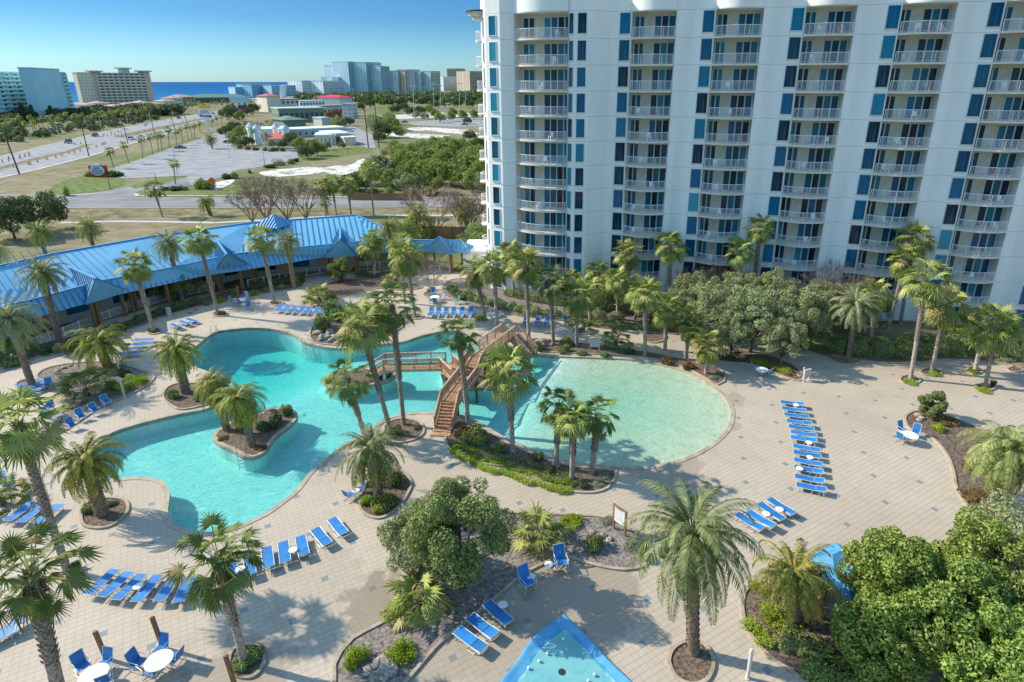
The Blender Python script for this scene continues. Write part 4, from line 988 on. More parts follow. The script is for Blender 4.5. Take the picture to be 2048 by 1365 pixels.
for i in range(len(EV)-1):
    a,b_=EV[i],EV[i+1]; n_=max(1,int((b_-a).length/4.2))
    for k in range(n_): 
        p=a.lerp(b_,k/n_)+Vector((-.25,.45,0)); wpost(p,2.95)
for c in [(171,609.5),(259,583),(427,548),(507,533),(648.5,516),(714,512),(846,502.5),(905,510)]:
    p=Vector(G(*c,2.95))
    for dx,dy in ((-.15,.55),(-.05,1.1)): wpost(p+Vector((dx+(.3 if c[0] in(171,427,648.5,846) else -.3),dy,0)),3.0)
for p in (Q1,Q2,ee+Vector((-.5,.3,0))): wpost(p+Vector((0,-.4,0)),3.0)
def fence(name,pts,h,label,cat='fence',mt=None,sp=.12,post=1.8,bw=.035,board=None):
    """picket fence: rails, pickets, posts"""
    o=Vector(pts[0]);o.z=0; r=empty(name,o,label,cat); pk=MB();ps=MB();rl=MB(); mt=mt or M_RAIL
    for a,b_ in zip(pts[:-1],pts[1:]):
        a,b_=Vector(a)-o,Vector(b_)-o;a.z=b_.z=0; L=(b_-a).length; d=(b_-a)/L
        n_=max(1,round(L/post))
        for k in range(n_+1): p=a.lerp(b_,k/n_); ps.box((p.x,p.y,h/2+.03),(.09,.09,h+.06),math.atan2(d.y,d.x))
        if board:
            n_=int(L/board)
            for k in range(n_): p=a.lerp(b_,(k+.5)/n_); pk.box((p.x,p.y,h/2),(board*.94,.03,h*(.97+.03*math.sin(k*7.3))),math.atan2(d.y,d.x))
        else:
            for z in (.12,h-.06): rl.beam(a+Vector((0,0,z)),b_+Vector((0,0,z)),.04,.05)
            n_=int(L/sp)
            for k in range(n_): p=a.lerp(b_,(k+.5)/n_); pk.box((p.x,p.y,h/2),(bw,.02,h-.15),math.atan2(d.y,d.x))
    pk.build('pickets' if not board else 'boards',mt,r); ps.build('fence_posts',mt,r)
    if not board: rl.build('rails',mt,r)
    return r
fence('picket_fence',[G(70,693),G(130,672),G(190,647),G(251,626)],1.05,'white picket fence below the left gable of the blue roofed clubhouse')
fence('picket_fence',[G(255,624),G(300,612),G(340,600),G(400,586),G(430,580)],1.05,'white picket fence behind the round shrubs between the two left gables')
fence('metal_fence',[G(497,575),G(560,562),G(640,548),G(700,541)],1.1,'thin white metal fence behind the shrubs by the long blue walkway',sp=.3,bw=.02)
fence('metal_fence',[G(712,541),G(760,538),G(800,537),G(846,537)],1.15,'white metal fence right of the third blue gable',sp=.25,bw=.02)
fence('metal_fence',[G(862,545),G(880,546),G(900,547)],1.15,'white gate fence under the square blue kiosk roof',sp=.16,bw=.02)
fence('board_fence',[G(700,400.5),G(845,401.5)],1.7,'brown board fence along the far side of the side road',mt=M_WOOD,board=.25,post=2.4)
fence('board_fence',[G(848,476),G(905,478),G(962,480)],2.3,'weathered brown board fence behind the bare trees left of the condominium',mt=M_WOOD,board=.2,post=2.4)
fence('board_fence',[G(1640,1240),G(1622,1205),G(1668,1172)],1.9,'reddish board fence beside the blue awnings under the magnolia trees',mt=M_WOOD,board=.15,post=2)
fence('picket_fence',[G(1895,660),G(1962,664)],1.0,'white railing of the ground floor patio behind the right hedge')
# ================================================================ bridges
M_BW=mat('bridge_wood',(.38,.19,.10),.75,.2,5,col2=(.60,.35,.21),spec=.25)
M_BWL=mat('bridge_wood_pale',(.48,.32,.20),.75,.15,5,col2=(.66,.50,.34),spec=.25)
M_BWD=mat('bridge_wood_dark',(.13,.075,.04),.75,.2,5,col2=(.26,.16,.09),spec=.25)
def run(parent,o,A,B,w,rail=1.05,posts=1.5,mats=(None,None,None),rails=(True,True),stairs=None,fascia=True,nb=.13):
    A,B=Vector(A)-o,Vector(B)-o; d=B-A; dh=Vector((d.x,d.y,0)); L=dh.length; dh.normalize(); s=Vector((-dh.y,dh.x,0))
    stairs=abs(d.z)/L>.3 if stairs is None else stairs
    dk=MB()
    if stairs:
        n_=max(2,round(abs(d.z)/.17))
        for k in range(n_):
            p=A.lerp(B,(k+.5)/n_); zt=A.z+(d.z)*(k+1)/n_ if d.z>0 else A.z+d.z*k/n_
            dk.box((p.x,p.y,zt-.02),(L/n_*1.12,w,.045),math.atan2(dh.y,dh.x)); dk.box((p.x-dh.x*L/n_*.5,p.y-dh.y*L/n_*.5,zt-.1),(.02,w*.98,.13),math.atan2(dh.y,dh.x))
        dk.build('stair_treads',mats[0],parent)
    else:
        n_=max(1,int(L/.15))
        for k in range(n_):
            p=A.lerp(B,(k+.5)/n_); dk.box((p.x,p.y,p.z-.02),(L/n_*.93,w,.04),math.atan2(dh.y,dh.x))
        dk.build('deck_boards',mats[0],parent)
    if fascia:
        st=MB()
        for sg in (-1,1): st.beam(A+s*sg*(w/2+.03)-Vector((0,0,.17)),B+s*sg*(w/2+.03)-Vector((0,0,.17)),.06,.26)
        st.build('stringer',mats[2] or mats[0],parent)
    for sg,on in zip((-1,1),rails):
        if not on: continue
        rb=MB(); off=s*sg*(w/2+.05); a,b_=A+off,B+off; Z=Vector((0,0,1))
        rb.beam(a+Z*(rail+.03),b_+Z*(rail+.03),.11,.04); rb.beam(a+Z*(rail-.1),b_+Z*(rail-.1),.04,.09); rb.beam(a+Z*.14,b_+Z*.14,.04,.08)
        o2=rb.build('handrail',mats[1],parent)
        bb=MB(); n_=max(1,int(L/nb))
        for k in range(n_): p=a.lerp(b_,(k+.5)/n_); bb.box((p.x,p.y,p.z+rail/2+.02),(.035,.035,rail-.2),math.atan2(dh.y,dh.x))
        n_=max(1,round(L/posts))
        for k in range(n_+1): p=a.lerp(b_,k/n_); bb.box((p.x,p.y,p.z+rail/2-.12),(.085,.085,rail+.25),math.atan2(dh.y,dh.x))
        bb.build('balusters',mats[0],parent)
bo=G(899,800); br=empty('stair_footbridge',bo,'reddish wooden footbridge with stairs crossing between the two pools','footbridge')
zc=1.35
Q0=Vector(G(888,857)); Q1_=Vector(G(899,781,zc+1.08));Q1_.z=zc; J=Vector(G(938,733,zc+1.08));J.z=zc+.1
Q3=Vector(G(956,692.7,2.1+1.08));Q3.z=2.1; Q4=Vector(G(1017,649.5,2.1+1.08));Q4.z=2.1
ms=(M_BW,M_BWL,M_BW)
run(br,bo,Q0,Q1_,1.45,mats=ms); run(br,bo,Q1_,J,1.45,mats=ms)
run(br,bo,J,Q3.lerp(J,.62)+Vector((0,0,.28)),1.45,mats=ms,stairs=True,fascia=True)
run(br,bo,Q3.lerp(J,.62)+Vector((0,0,.28)),Q3,1.45,mats=ms); run(br,bo,Q3,Q4,1.45,mats=ms,nb=.16)
dE=(Q4-Q3);dE.z=0;dE.normalize(); Q5=Q4+Vector((2.6,-1.4,-2.05)); run(br,bo,Q4+Vector((.5,-.3,0)),Q5,1.45,mats=ms,stairs=True)
lb=MB(); lb.box((Q0.x-bo.x-.05,Q0.y-bo.y-.45,.09),(1.5,.55,.18),-.12); lb.box((Q0.x-bo.x-.12,Q0.y-bo.y-1.0,.05),(1.6,.55,.10),-.12); lb.build('landing',M_BW,br)
sp=MB()
for p in [Q1_,Q1_.lerp(J,.5),J,Q3,Q3.lerp(Q4,.35),Q3.lerp(Q4,.7),Q4]:
    for sx in (-.6,.6): sp.box((p.x-bo.x+sx,p.y-bo.y,p.z/2-.9),(.22,.22,p.z+1.6))
sp.build('supports',M_BWD,br)
b2=G(830,745); br2=empty('flat_footbridge',b2,'brown wooden side footbridge with level deck leading left from the stairs','footbridge')
z2=1.2; F1=Vector(G(768,713,z2+1.08));F1.z=z2; F2=Vector(G(890,710,z2+1.08));F2.z=z2; F3=Vector(G(738,733,1.35));F3.z=.25
ms2=(M_BWD,M_BWL,M_BWL)
run(br2,b2,F1,F2,1.3,mats=(M_BW,M_BWL,M_BWL),nb=.14); run(br2,b2,F3,F1,1.3,mats=(M_BW,M_BWL,M_BWL),stairs=True,nb=.14)
run(br2,b2,F2,Vector((J.x-.9,J.y-.2,zc)),1.3,mats=(M_BW,M_BWL,M_BW),nb=.14)
sp=MB()
for p in [F1,F2,F2.lerp(J,.5)]:
    for sy in (-.5,.5): sp.box((p.x-b2.x,p.y-b2.y+sy,.1),(.26,.26,2.0))
sp.build('supports',M_CREAM,br2)
# ================================================================ furniture
random.seed(9)
def m_sling():
    m,T,b=newmat('blue_sling'); n=T.noise(T.obj(),2.5,4,.6); oi=T.new('ShaderNodeObjectInfo').outputs['Random']
    c=T.ramp(n,[(.3,(.010,.15,.42)),(.7,(.025,.21,.53))]); hs=T.new('ShaderNodeHueSaturation');T.con(hs.inputs['Color'],c);T.con(hs.inputs['Value'],T.math('MULTIPLY_ADD',oi,.35,.85))
    T.con(b.inputs['Base Color'],hs.outputs[0]); b.inputs['Roughness'].default_value=.55; return m
M_SLING=m_sling()
M_FRAME=mat('cream_frame',(.66,.62,.54),.4,.04,3)
M_TOP=mat('white_tabletop',(.80,.80,.77),.35,.03,3)
def lounger_proto():
    z=.36; fr=MB()
    for y in (-.31,.31):
        fr.tube([(-.98,y,z-.03),(-.95,y,z),(.30,y,z),(.98,y,z)],.020,6)
        fr.tube([(-.78,y,z),(-.80,y,.03),(-.80,y*.8,.015)],.018,5); fr.tube([(.12,y,z),(.02,y,.02),(.55,y,.02),(.50,y,z)],.018,5)
    for x in (-.97,-.80,.02,.55): fr.tube([(x,-.31,.02 if x>-.9 else z),(x,.31,.02 if x>-.9 else z)],.016,5)
    fm=fr.mesh('frame',M_FRAME)
    s1=MB(); n=6
    for i in range(n):
        x0=-.95+1.22*i/n;x1=-.95+1.22*(i+1)/n; za=z+.012-.03*math.sin(PI*i/n); zb=z+.012-.03*math.sin(PI*(i+1)/n)
        s1.quad((x0,-.29,za),(x1,-.29,zb),(x1,.29,zb),(x0,.29,za)); s1.quad((x0,.29,za-.012),(x1,.29,zb-.012),(x1,-.29,zb-.012),(x0,-.29,za-.012))
    sm=s1.mesh('seat_sling',M_SLING)
    bf=MB(); s2=MB(); L=.70
    for y in (-.31,.31): bf.tube([(0,y,0),(L*.93,y,.0),(L,y*.9,-.01)],.020,6)
    bf.tube([(L,-.28,-.01),(L,.28,-.01)],.018,5)
    for i in range(5):
        x0=.03+(L-.06)*i/5;x1=.03+(L-.06)*(i+1)/5; za=-.02*math.sin(PI*i/5)+.012; zb=-.02*math.sin(PI*(i+1)/5)+.012
        s2.quad((x0,-.285,za),(x1,-.285,zb),(x1,.285,zb),(x0,.285,za)); s2.quad((x0,.285,za-.012),(x1,.285,zb-.012),(x1,-.285,zb-.012),(x0,-.285,za-.012))
    pr=MB()
    for y in (-.26,.26): pr.tube([(.35,y,-.01),(.20,y,-.30)],.014,5)
    return fm,sm,s2.mesh('back_sling',M_SLING),bf.mesh('back_frame',M_FRAME),pr.mesh('prop',M_FRAME)
LP=lounger_proto()
def lounger(foot,head,label,group=None,tilt=None,name='sun_lounger'):
    """foot and head: photo pixels of the two ends of the bed"""
    a,b_=G(foot[0],foot[1],.38),G(head[0],head[1],.40); c=(a+b_)/2; d=b_-a
    r=empty(name,(c.x,c.y,.0),label,'sun lounger',group,math.atan2(d.y,d.x)+random.uniform(-.03,.03))
    t=R(7) if tilt is None else R(tilt); t+=R(random.uniform(-3,3))
    link('frame',LP[0],r);link('seat_sling',LP[1],r)
    s=link('back_sling',LP[2],r,loc=(.29,0,.375),rot=(0,-t,0)); link('back_frame',LP[3],s); link('prop',LP[4],s)
    return r
def chair_proto():
    fr=MB()
    for y in (-.28,.28):
        fr.tube([(.30,y,.02),(-.32,y,.02),(-.34,y,.10),(.26,y,.42)],.016,5)
        fr.tube([(.28,y,.02),(.30,y,.40),(.32,y,.64),(-.22,y,.66),(-.30,y,.62)],.018,5)
        fr.tube([(.27,y,.43),(-.22,y,.38),(-.42,y,1.05)],.018,5)
    fr.tube([(.27,-.28,.43),(.27,.28,.43)],.016,5); fr.tube([(-.42,-.28,1.05),(-.42,.28,1.05)],.016,5)
    s=MB();s.quad((.27,-.26,.44),(.27,.26,.44),(-.22,.26,.395),(-.22,-.26,.395)); s.quad((.27,.26,.43),(.27,-.26,.43),(-.22,-.26,.385),(-.22,.26,.385))
    b=MB();b.quad((-.21,-.26,.40),(-.21,.26,.40),(-.41,.26,1.05),(-.41,-.26,1.05));b.quad((-.225,.26,.40),(-.225,-.26,.40),(-.425,-.26,1.05),(-.425,.26,1.05))
    return fr.mesh('frame',M_FRAME),s.mesh('seat',M_SLING),b.mesh('backrest',M_SLING)
CP=chair_proto()
def chair(p,face,label,group=None,sc=1.0):
    """face = heading (degrees, world) the sitter looks to"""
    b=G(*p); r=empty('sling_chair',b,label,'chair',group,R(face),sc)
    for nme,me in zip(('frame','seat','backrest'),CP): link(nme,me,r)
    return r
def table_proto(rad,h):
    t=MB().lathe([(rad-.02,h-.03),(rad,h-.02),(rad,h),(rad-.03,h+.012),(.01,h+.015)],28).mesh('tabletop',M_TOP,False)
    l=MB()
    for k in range(4):
        a=k*PI/2+PI/4; c,s=math.cos(a),math.sin(a); l.tube([(rad*.45*c,rad*.45*s,h-.03),(rad*.35*c,rad*.35*s,h*.5),(rad*.8*c,rad*.8*s,.01)],.018,5)
    q=MB().lathe([(rad*.38,h*.5-.01),(rad*.38,h*.5+.01)],14)
    return t,l.mesh('legs',M_FRAME),q.mesh('brace_ring',M_FRAME)
TBIG=table_proto(.62,.72); TSM=table_proto(.255,.50)
def table(p,label,big=False,group=None):
    b=G(p[0],p[1],.72 if big else .5); b.z=0; r=empty('dining_table' if big else 'side_table',b,label,'table',group,random.uniform(0,1))
    for nme,me in zip(('tabletop','legs','brace_ring'),TBIG if big else TSM): link(nme,me,r)
    return r
def z2(x,y): return (x/3.657,1000+y/3.657)
def zb(x,y): return (400+x/6.827,1050+y/6.827)
def z7(x,y): return (1440+x/3.368,640+y/3.368)
def z8(x,y): return (1440+x/3.368,980+y/3.368)
def z6(x,y): return (880+x/3.657,1000+y/3.657)
gl='loungers in the row below the lobed pool'
A_=[((848,503),(632,695)),((945,522),(745,712)),((1040,538),(850,733)),((1160,547),(992,742)),((1275,548),(1165,742)),((1378,570),(1312,737))]
for i,(f_,h_) in enumerate(A_): lounger(z2(*f_),z2(*h_),'blue lounger, %s from the left in the slanted row by the crooked fan palm'%ORD[i],'slanted row of loungers in the lower left')
for i,(f_,h_) in enumerate([((235,12),(55,155)),((330,20),(150,165)),((440,25),(270,175))]): lounger(z2(*f_),z2(*h_),'blue lounger, %s from the left of three half hidden by the leaning palm trunk'%ORD[i],'three loungers by the leaning palm')
B_=[((420,450),(440,750)),((665,390),(690,690)),((905,288),(945,598)),((1127,217),(1175,518)),((1370,135),(1425,435))]
for i,(f_,h_) in enumerate(B_): lounger(zb(*f_),zb(*h_),'blue lounger, %s from the left in the row right of the crooked fan palm'%ORD[i],'row of loungers between the fan palm and the pool rim')
for i,(f_,h_) in enumerate([((1560,38),(1755,272)),((1790,-100),(1980,130))]): lounger(zb(*f_),zb(*h_),'blue lounger turned towards the lower right, %s at the right end of the lower row'%('first' if i==0 else 'last'),'row of loungers between the fan palm and the pool rim')
table(z2(1010,630),'small round white table between the second and third slanted loungers'); table(zb(1270,340),'small round white table between the fourth and fifth loungers of the lower row'); table(zb(550,600),'small round white table beside the lounger under the crooked fan palm')
C_=[((405,540),(568,562)),((417,583),(580,605)),((432,625),(597,645)),((447,668),(617,692)),((460,705),(635,732)),((474,742),(653,772)),((474,777),(655,807)),((490,838),(677,870)),((490,877),(684,913)),((497,930),(690,967)),((497,978),(697,1018)),((503,1040),(705,1080)),((512,1098),(720,1138))]
for i,(f_,h_) in enumerate(C_): lounger(z7(f_[0]+2,f_[1]+8),z7(h_[0]-2,h_[1]+8),'blue lounger, %s from the top of the long column on the open paving'%ORD[i],'long column of loungers on the open paving')
for i,p in enumerate([(513,572),(600,825),(607,925),(537,1000)]): table(z7(*p),'small round white table, %s from the top along the long lounger column'%ORD[i])
D_=[((330,55),(498,163)),((262,85),(428,200)),((200,145),(350,243)),((130,170),(265,252))]
for i,(f_,h_) in enumerate(D_): lounger(z8(*f_),z8(*h_),'blue lounger, %s from the right of the four beside the big date palm fronds'%ORD[i],'four loungers beside the big date palm')
table(z8(402,130),'small round white table between the first and second of the four loungers'); table(z8(312,160),'small round white table between the second and third of the four loungers')
for i,(f_,h_) in enumerate([((125,945),(322,1092)),((222,850),(402,990)),((342,748),(508,900))]): lounger(z6(*f_),z6(*h_),'blue lounger, %s from the bottom of three dappled ones beside the blue splash basin'%ORD[i],'three loungers by the splash basin')
table(z6(460,765),'small round white table at the upper end of the three dappled loungers')
chair(z6(885,500),-75,'high backed blue sling chair standing right of its small table in the tree shade',sc=1.25); chair(z6(640,650),-55,'high backed blue sling chair left of the small table in the tree shade',sc=1.25)
table(z6(797,470),'small round table left of the upper shaded high backed chair'); table(z6(665,560),'small round table right of the lower shaded high backed chair')
# row by the pavilion, upper rows
def zp(x,y): return (480+x/4.48,460+y/4.48)
def zq(x,y): return (700+x/4.48,440+y/4.48)
for i,(f_,h_) in enumerate([((325,725),(375,678)),((385,735),(438,683)),((447,740),(503,688)),((520,745),(575,692)),((580,750),(632,697)),((655,755),(705,703)),((730,740),(785,700))]): lounger(zp(*f_),zp(*h_),'blue lounger, %s from the left in the shaded row above the deep end'%ORD[i],'shaded row of loungers above the deep end',tilt=20)
for i,(x0,x1) in enumerate([(715,738),(780,800),(850,870),(922,935),(992,1010),(1065,1090)]): lounger(zq(x0,855),zq(x1,800),'raised back blue lounger, %s from the left in the sunny row of six'%ORD[i],'six loungers right of the rocky waterfall bed',tilt=38)
def z3(x,y): return (x/4.096,380+y/4.096)
for i,(f_,h_) in enumerate([((1395,1095),(1485,1128)),((1465,1068),(1560,1102)),((1520,1048),(1615,1080))]): lounger(z3(*f_),z3(*h_),'blue lounger, %s of the three in front of the litter bin'%ORD[i],'three loungers in front of the litter bin')
for i,(f_,h_) in enumerate([((1245,1222),(1115,1228)),((1215,1258),(1125,1265)),((1145,1292),(1020,1300)),((1110,1335),(990,1342))]): lounger(z3(*f_),z3(*h_),'blue lounger, %s from the top in the stack between the two short date palms'%ORD[i],'loungers between the two short date palms')
def z0(x,y): return (x/4.096,680+y/4.096)
for i,(f_,h_) in enumerate([((310,328),(150,372)),((345,350),(200,398)),((385,372),(245,420))]): lounger(z0(*f_),z0(*h_),'blue lounger, %s from the top of the three at the left edge'%ORD[i],'three loungers at the left edge')
for i,(f_,h_) in enumerate([((395,1098),(418,1050)),((480,1098),(508,1048)),((545,1102),(572,1052))]): lounger((940+f_[0]/3.657,350+f_[1]/3.657),(940+h_[0]/3.657,350+h_[1]/3.657),'blue lounger with raised back, %s of three between the slender fan palms'%ORD[i],'three loungers between the slender fan palms',tilt=40)
for i,(f_,h_) in enumerate([((2,975),(60,935)),((-60,1020),(10,985))]): lounger((f_[0]/3.657,1000+(f_[1])/3.657),(h_[0]/3.657,1000+h_[1]/3.657),'blue lounger cut by the left frame edge, %s of two under the near fan palm'%('upper' if i==0 else 'lower'),'loungers cut by the left edge')
lounger((5,975),(0,940),'lone blue lounger at the left edge above the leaning palm trunk')
lounger((1005,627),(975,632),'blue lounger half hidden behind the pair of fan palms by the upper paving')
# chairs
for p,f,l in [((870,520),150,'uppermost of the four chairs along the gravel bed'),((775,590),150,'second of the four chairs along the gravel bed'),((665,640),145,'third of the four chairs along the gravel bed'),((590,715),150,'lowest of the four chairs along the gravel bed')]:
    chair(z0(p[0]+10,p[1]+25),f-180,'blue sling chair, '+l,'four chairs along the gravel bed')
for p,f,l in [((405,405),-60,'blue chair right of the three left edge loungers'),((420,590),-60,'blue chair in the shade below the gravel bed loungers'),((375,620),120,'blue chair in deep shade beside the gravel bed rocks')]: chair(z0(*p),f,l)
def zl(x,y): return (x/7.314,1180+y/7.314)
def zm(x,y): return (240+x/7.314,1180+y/7.314)
table(zl(1370,1240),'large round white table at the bottom left between blue chairs',True); table(zm(570,1030),'large round white table right of the second brown post',True)
chair(zl(1230,1210),-35,'blue chair left of the bottom left round table'); chair(zl(1545,1180),-100,'blue chair behind the bottom left round table'); chair(zl(1560,1400),120,'blue chair at the front of the bottom left round table')
chair(zm(610,960),-100,'blue chair behind the right hand round table, next to the brown post'); chair(zm(300,1150),-15,'blue chair left of the right hand round table'); chair(zm(830,1080),170,'blue chair right of the right hand round table'); chair(zm(480,1290),60,'blue chair in front of the right hand round table')
table(z7(1280,775),'round white table alone on the right paving',True); chair(z7(1225,770),-70,'blue chair behind the lone right table, back towards the pool'); chair(z7(1215,825),30,'blue chair left of the lone right table'); chair(z7(1310,790),-130,'blue chair right of the lone right table')
table(z7(282,335),'round white table in the tree shade above the long lounger column',True); chair(z7(235,352),0,'blue chair left of the shaded table above the lounger column'); chair(z7(318,385),130,'blue chair right of the shaded table above the lounger column')
table(zq(760,690),'round white table with four chairs by the bare tree',True)
for p,f,l in [((745,678),-90,'rear'),((725,745),20,'left'),((798,715),200,'right'),((765,760),90,'front')]: chair(zq(*p),f,'blue chair on the %s side of the table by the bare tree'%l)
chair(zq(955,755),200,'lone blue chair between the hedge and the six loungers')
def zr(x,y): return (250+x/4.48,430+y/4.48)
table(zr(1035,762),'round white table with chairs in front of the second blue gable',True)
for p,f,l in [((975,800),0,'left'),((1075,765),-110,'rear'),((1040,815),80,'front'),((1090,785),190,'right')]: chair(zr(*p),f,'blue chair on the %s side of the table before the second gable'%l)
chair(zr(1108,850),-80,'single blue chair facing the deep end of the pool')
table((712,981),'small white table beside the date palm bed at the pool rim'); chair((700,1000),60,'blue chair left of the small table by the date palm bed'); chair((722,988),200,'blue chair right of the small table by the date palm bed')
chair((1132,650),-70,'blue chair near the rock ring under the fan palms'); chair((1368,688),-20,'blue chair in the shade of the oak behind the topside palms')
# bins, posts, signs, lights
M_BIN=mat('bin_concrete',(.5,.47,.40),.9,.1,3); M_DK=mat('dark_opening',(.03,.03,.03),.8,.1,3)
def litter_bin(p,label):
    b=G(*p); r=empty('litter_bin',b,label,'litter bin'); MB().lathe([(.27,0),(.29,.85),(.29,.9)],20).build('body',M_BIN,r); MB().lathe([(.30,.9),(.30,1.0),(.2,1.12),(.19,1.13)],20).build('lid',M_BIN,r)
    m=MB()
    for a in (-1.2,-2.0,.4): m.box((.28*math.cos(a),.28*math.sin(a),.97),(.04,.2,.1),a)
    m.build('opening',M_DK,r)
litter_bin((339,633),'pale round litter bin on the paving in front of the left shrub bed')
def wpost2(p,top,label,w=.16,mt=None,name='wooden_post',cat='post'):
    b=G(*p); h=(AT(top[0],top[1],b.y)).z; t=AT(top[0],top[1],b.y); mb=MB(); d=Vector((t.x-b.x,0,t.z)); mb.beam((0,0,0),d,w,w); mb.beam(d-Vector((0,0,.02)),d+Vector((0,0,.03)),w*.9,w*.9); return tag(mb.build(name,mt or M_WOOD,None,loc=b),label,cat)
wpost2((213,1318),(190,1264),'brown wooden post behind the bottom left table'); wpost2((326,1296),(304,1235),'brown wooden post behind the right hand table'); wpost2((470,1372),(451,1312),'brown wooden post at the bottom beside the round palm planter')
wpost2((478,604),(474,573),'short pale wooden post behind the dining set at the second gable',.18)
M_LP=mat('pale_lamp_post',(.55,.53,.48),.6,.08,3)
def bollard(p,top,label,r=.09):
    b=G(*p); h=AT(top[0],top[1],b.y).z; e=empty('path_light',b,label,'path light'); MB().lathe([(r*1.4,0),(r*1.4,.05),(r,.06),(r,h-.25)],12).build('post',M_LP,e); MB().lathe([(r*1.1,h-.25),(r*1.15,h-.05),(r*.8,h),(.01,h+.02)],12).build('head',M_LP,e)
bollard((1495,1357),(1503,1299),'tall pale bollard light on the paving at the bottom right'); bollard((250,797),(241,760),'pale bollard light at the right end of the bright green bush'); bollard((1386,1303),(1392,1263),'thin white post in front of the big date palm trunk',.05)
bollard((240,748),(231,713),'weathered brown bollard behind the short date palm',.08); bollard((982,638),(983,616),'slim bollard light between the pair of fan palms',.07); bollard((1606,755),(1608,735),'bollard light at the tip of the shaded bed',.08)
def signboard(p,w,h,z,rz,label,panel,post,two=True):
    b=G(*p); r=empty('notice_board',b,label,'notice board',None,rz); ps=MB()
    for x in (-w/2,w/2): ps.box((x,0,(z+h)/2),(.12,.12,z+h))
    ps.build('posts',post,r); f=MB(); f.box((0,-.02,z+h/2),(w-.1,.05,h)); f.build('panel',panel,r)
    t=MB(); 
    for k in range(7): t.box((random.uniform(-.03,.03),-.052,z+h-.14-k*h*.115),(w*random.uniform(.55,.78),.006,.028))
    t.box((0,-.052,z+h-.06),(w*.6,.006,.05)); t.build('printed_lines',M_DK2,r); MB().box((0,0,z+h+.03),(w+.2,.16,.06)).build('cap',post,r)
M_DK2=mat('faded_ink',(.30,.33,.33),.8,.1,3); M_GRN=mat('pale_green_panel',(.45,.52,.45),.6,.05,2)
signboard((1238,1066),.95,1.1,.75,R(-48),'white notice board on two brown posts in the rocky bed beside the date palm',M_TOP,M_WOOD)
signboard((1189,708),.95,1.0,.8,R(-4),'pale green notice board on two posts at the head of the shallow pool',M_GRN,M_BWL)
signboard((1612,762),.7,.8,.35,R(25),'small cream board at the tip of the shaded bed by the oak',M_CREAM,M_LP)
M_STEEL=mat('stainless_tube',(.55,.57,.58),.2,.05,3,metal=.8)
def ladder(p,ang,label):
    b=G(*p); r=empty('pool_ladder',b,label,'pool ladder',None,R(ang)); rl=MB(); st=MB()
    for y in (-.27,.27): rl.tube([(-.55,y,.0),(-.53,y,.55),(-.35,y,.82),(-.05,y,.85),(.18,y,.6),(.22,y,.0),(.22,y,-1.1)],.026,7)
    for z in (-.25,-.55,-.85): st.box((.22,0,z),(.10,.5,.03))
    rl.build('handrails',M_STEEL,r); st.build('steps',M_STEEL,r)
ladder((428,667),-70,'steel ladder at the far rim of the deep blue end'); ladder((611,686),-120,'steel ladder right of the deep end below the rocky waterfall'); ladder((482,912),-60,'steel ladder on the round palm island'); ladder((633,934),165,'steel ladder at the rim beside the large date palm'); 
rr=empty('grab_rail',G(75,947),'thin steel grab rail on the paving left of the large date palm','grab rail',None,.3); MB().tube([(-.5,0,0),(-.45,0,.8),(.3,0,.85),(.5,0,.1)],.026,6).build('rail_tube',M_STEEL,rr)
rr=empty('umbrella_pole',G(757,905),'thin bare pole standing beside the leaning palm at the pool rim','pole'); MB().lathe([(.2,0),(.2,.05),(.03,.06),(.025,2.3)],10).build('pole',M_STEEL,rr)
# ---------------- splash basin
SPL=[(1128,1231),(1123,1235),(1090,1256),(1058,1288),(1030,1330),(1002,1365),(980,1410),(1000,1450),(1130,1465),(1280,1440),(1300,1400),(1262,1365),(1215,1320),(1175,1276),(1133,1236)]
SPP=[Vector(p[:2]) for p in PX(SPL)]
_tip=SPP[0]
SPO=smooth_closed(SPP[1:]+[_tip],.3)
# keep the tip sharp
def m_basin():
    m,T,b=newmat('blue_basin_paint'); p=T.pos(); n=T.noise(p,1.1,5,.6,.8); n2=T.noise(p,.5,3)
    c=T.ramp(n,[(.3,(.06,.29,.52)),(.7,(.14,.40,.60))]); T.con(b.inputs['Base Color'],c); b.inputs['Roughness'].default_value=.3; return m
def m_basin2():
    m,T,b=newmat('worn_basin_floor'); p=T.pos(); n=T.noise(p,.9,5,.65,1.2)
    c=T.ramp(n,[(.25,(.20,.42,.52)),(.45,(.33,.52,.54)),(.75,(.45,.60,.56))]); T.con(b.inputs['Base Color'],c); b.inputs['Roughness'].default_value=.5; return m
sb_=empty('splash_basin',G(1130,1330),'pointed blue fibreglass splash basin with shallow water and bubbler jets at the bottom edge','splash pool'); so_=Vector(sb_.location)
M_BAS=m_basin(); M_BAS2=m_basin2()
cen=sum((p for p in SPO),Vector((0,0)))/len(SPO)
mb=MB(); lv=[(1.0,.03),(.992,.13),(.96,.15),(.90,.10),(.82,.05),(.74,.03)]; n=len(SPO)
for i,(s,z) in enumerate(lv):
    for p in SPO: q=cen+(p-cen)*s; mb.v.append((q.x-so_.x,q.y-so_.y,z))
for i in range(len(lv)-1):
    for k in range(n): mb.f.append((i*n+k,i*n+(k+1)%n,(i+1)*n+(k+1)%n,(i+1)*n+k)); mb.m.append(0)
mb.build('basin_rim',M_BAS,sb_,True)
fl=[cen+(p-cen)*.75 for p in SPO]; random.seed(4)
fo=sheet('basin_floor',fl,[],.033,M_BAS2,kind=None); fo.parent=sb_; fo.location=-so_
wt=[cen+(p-cen)*(.76+.06*math.sin(i*.9)+.04*math.sin(i*2.3)) for i,p in enumerate(SPO)]
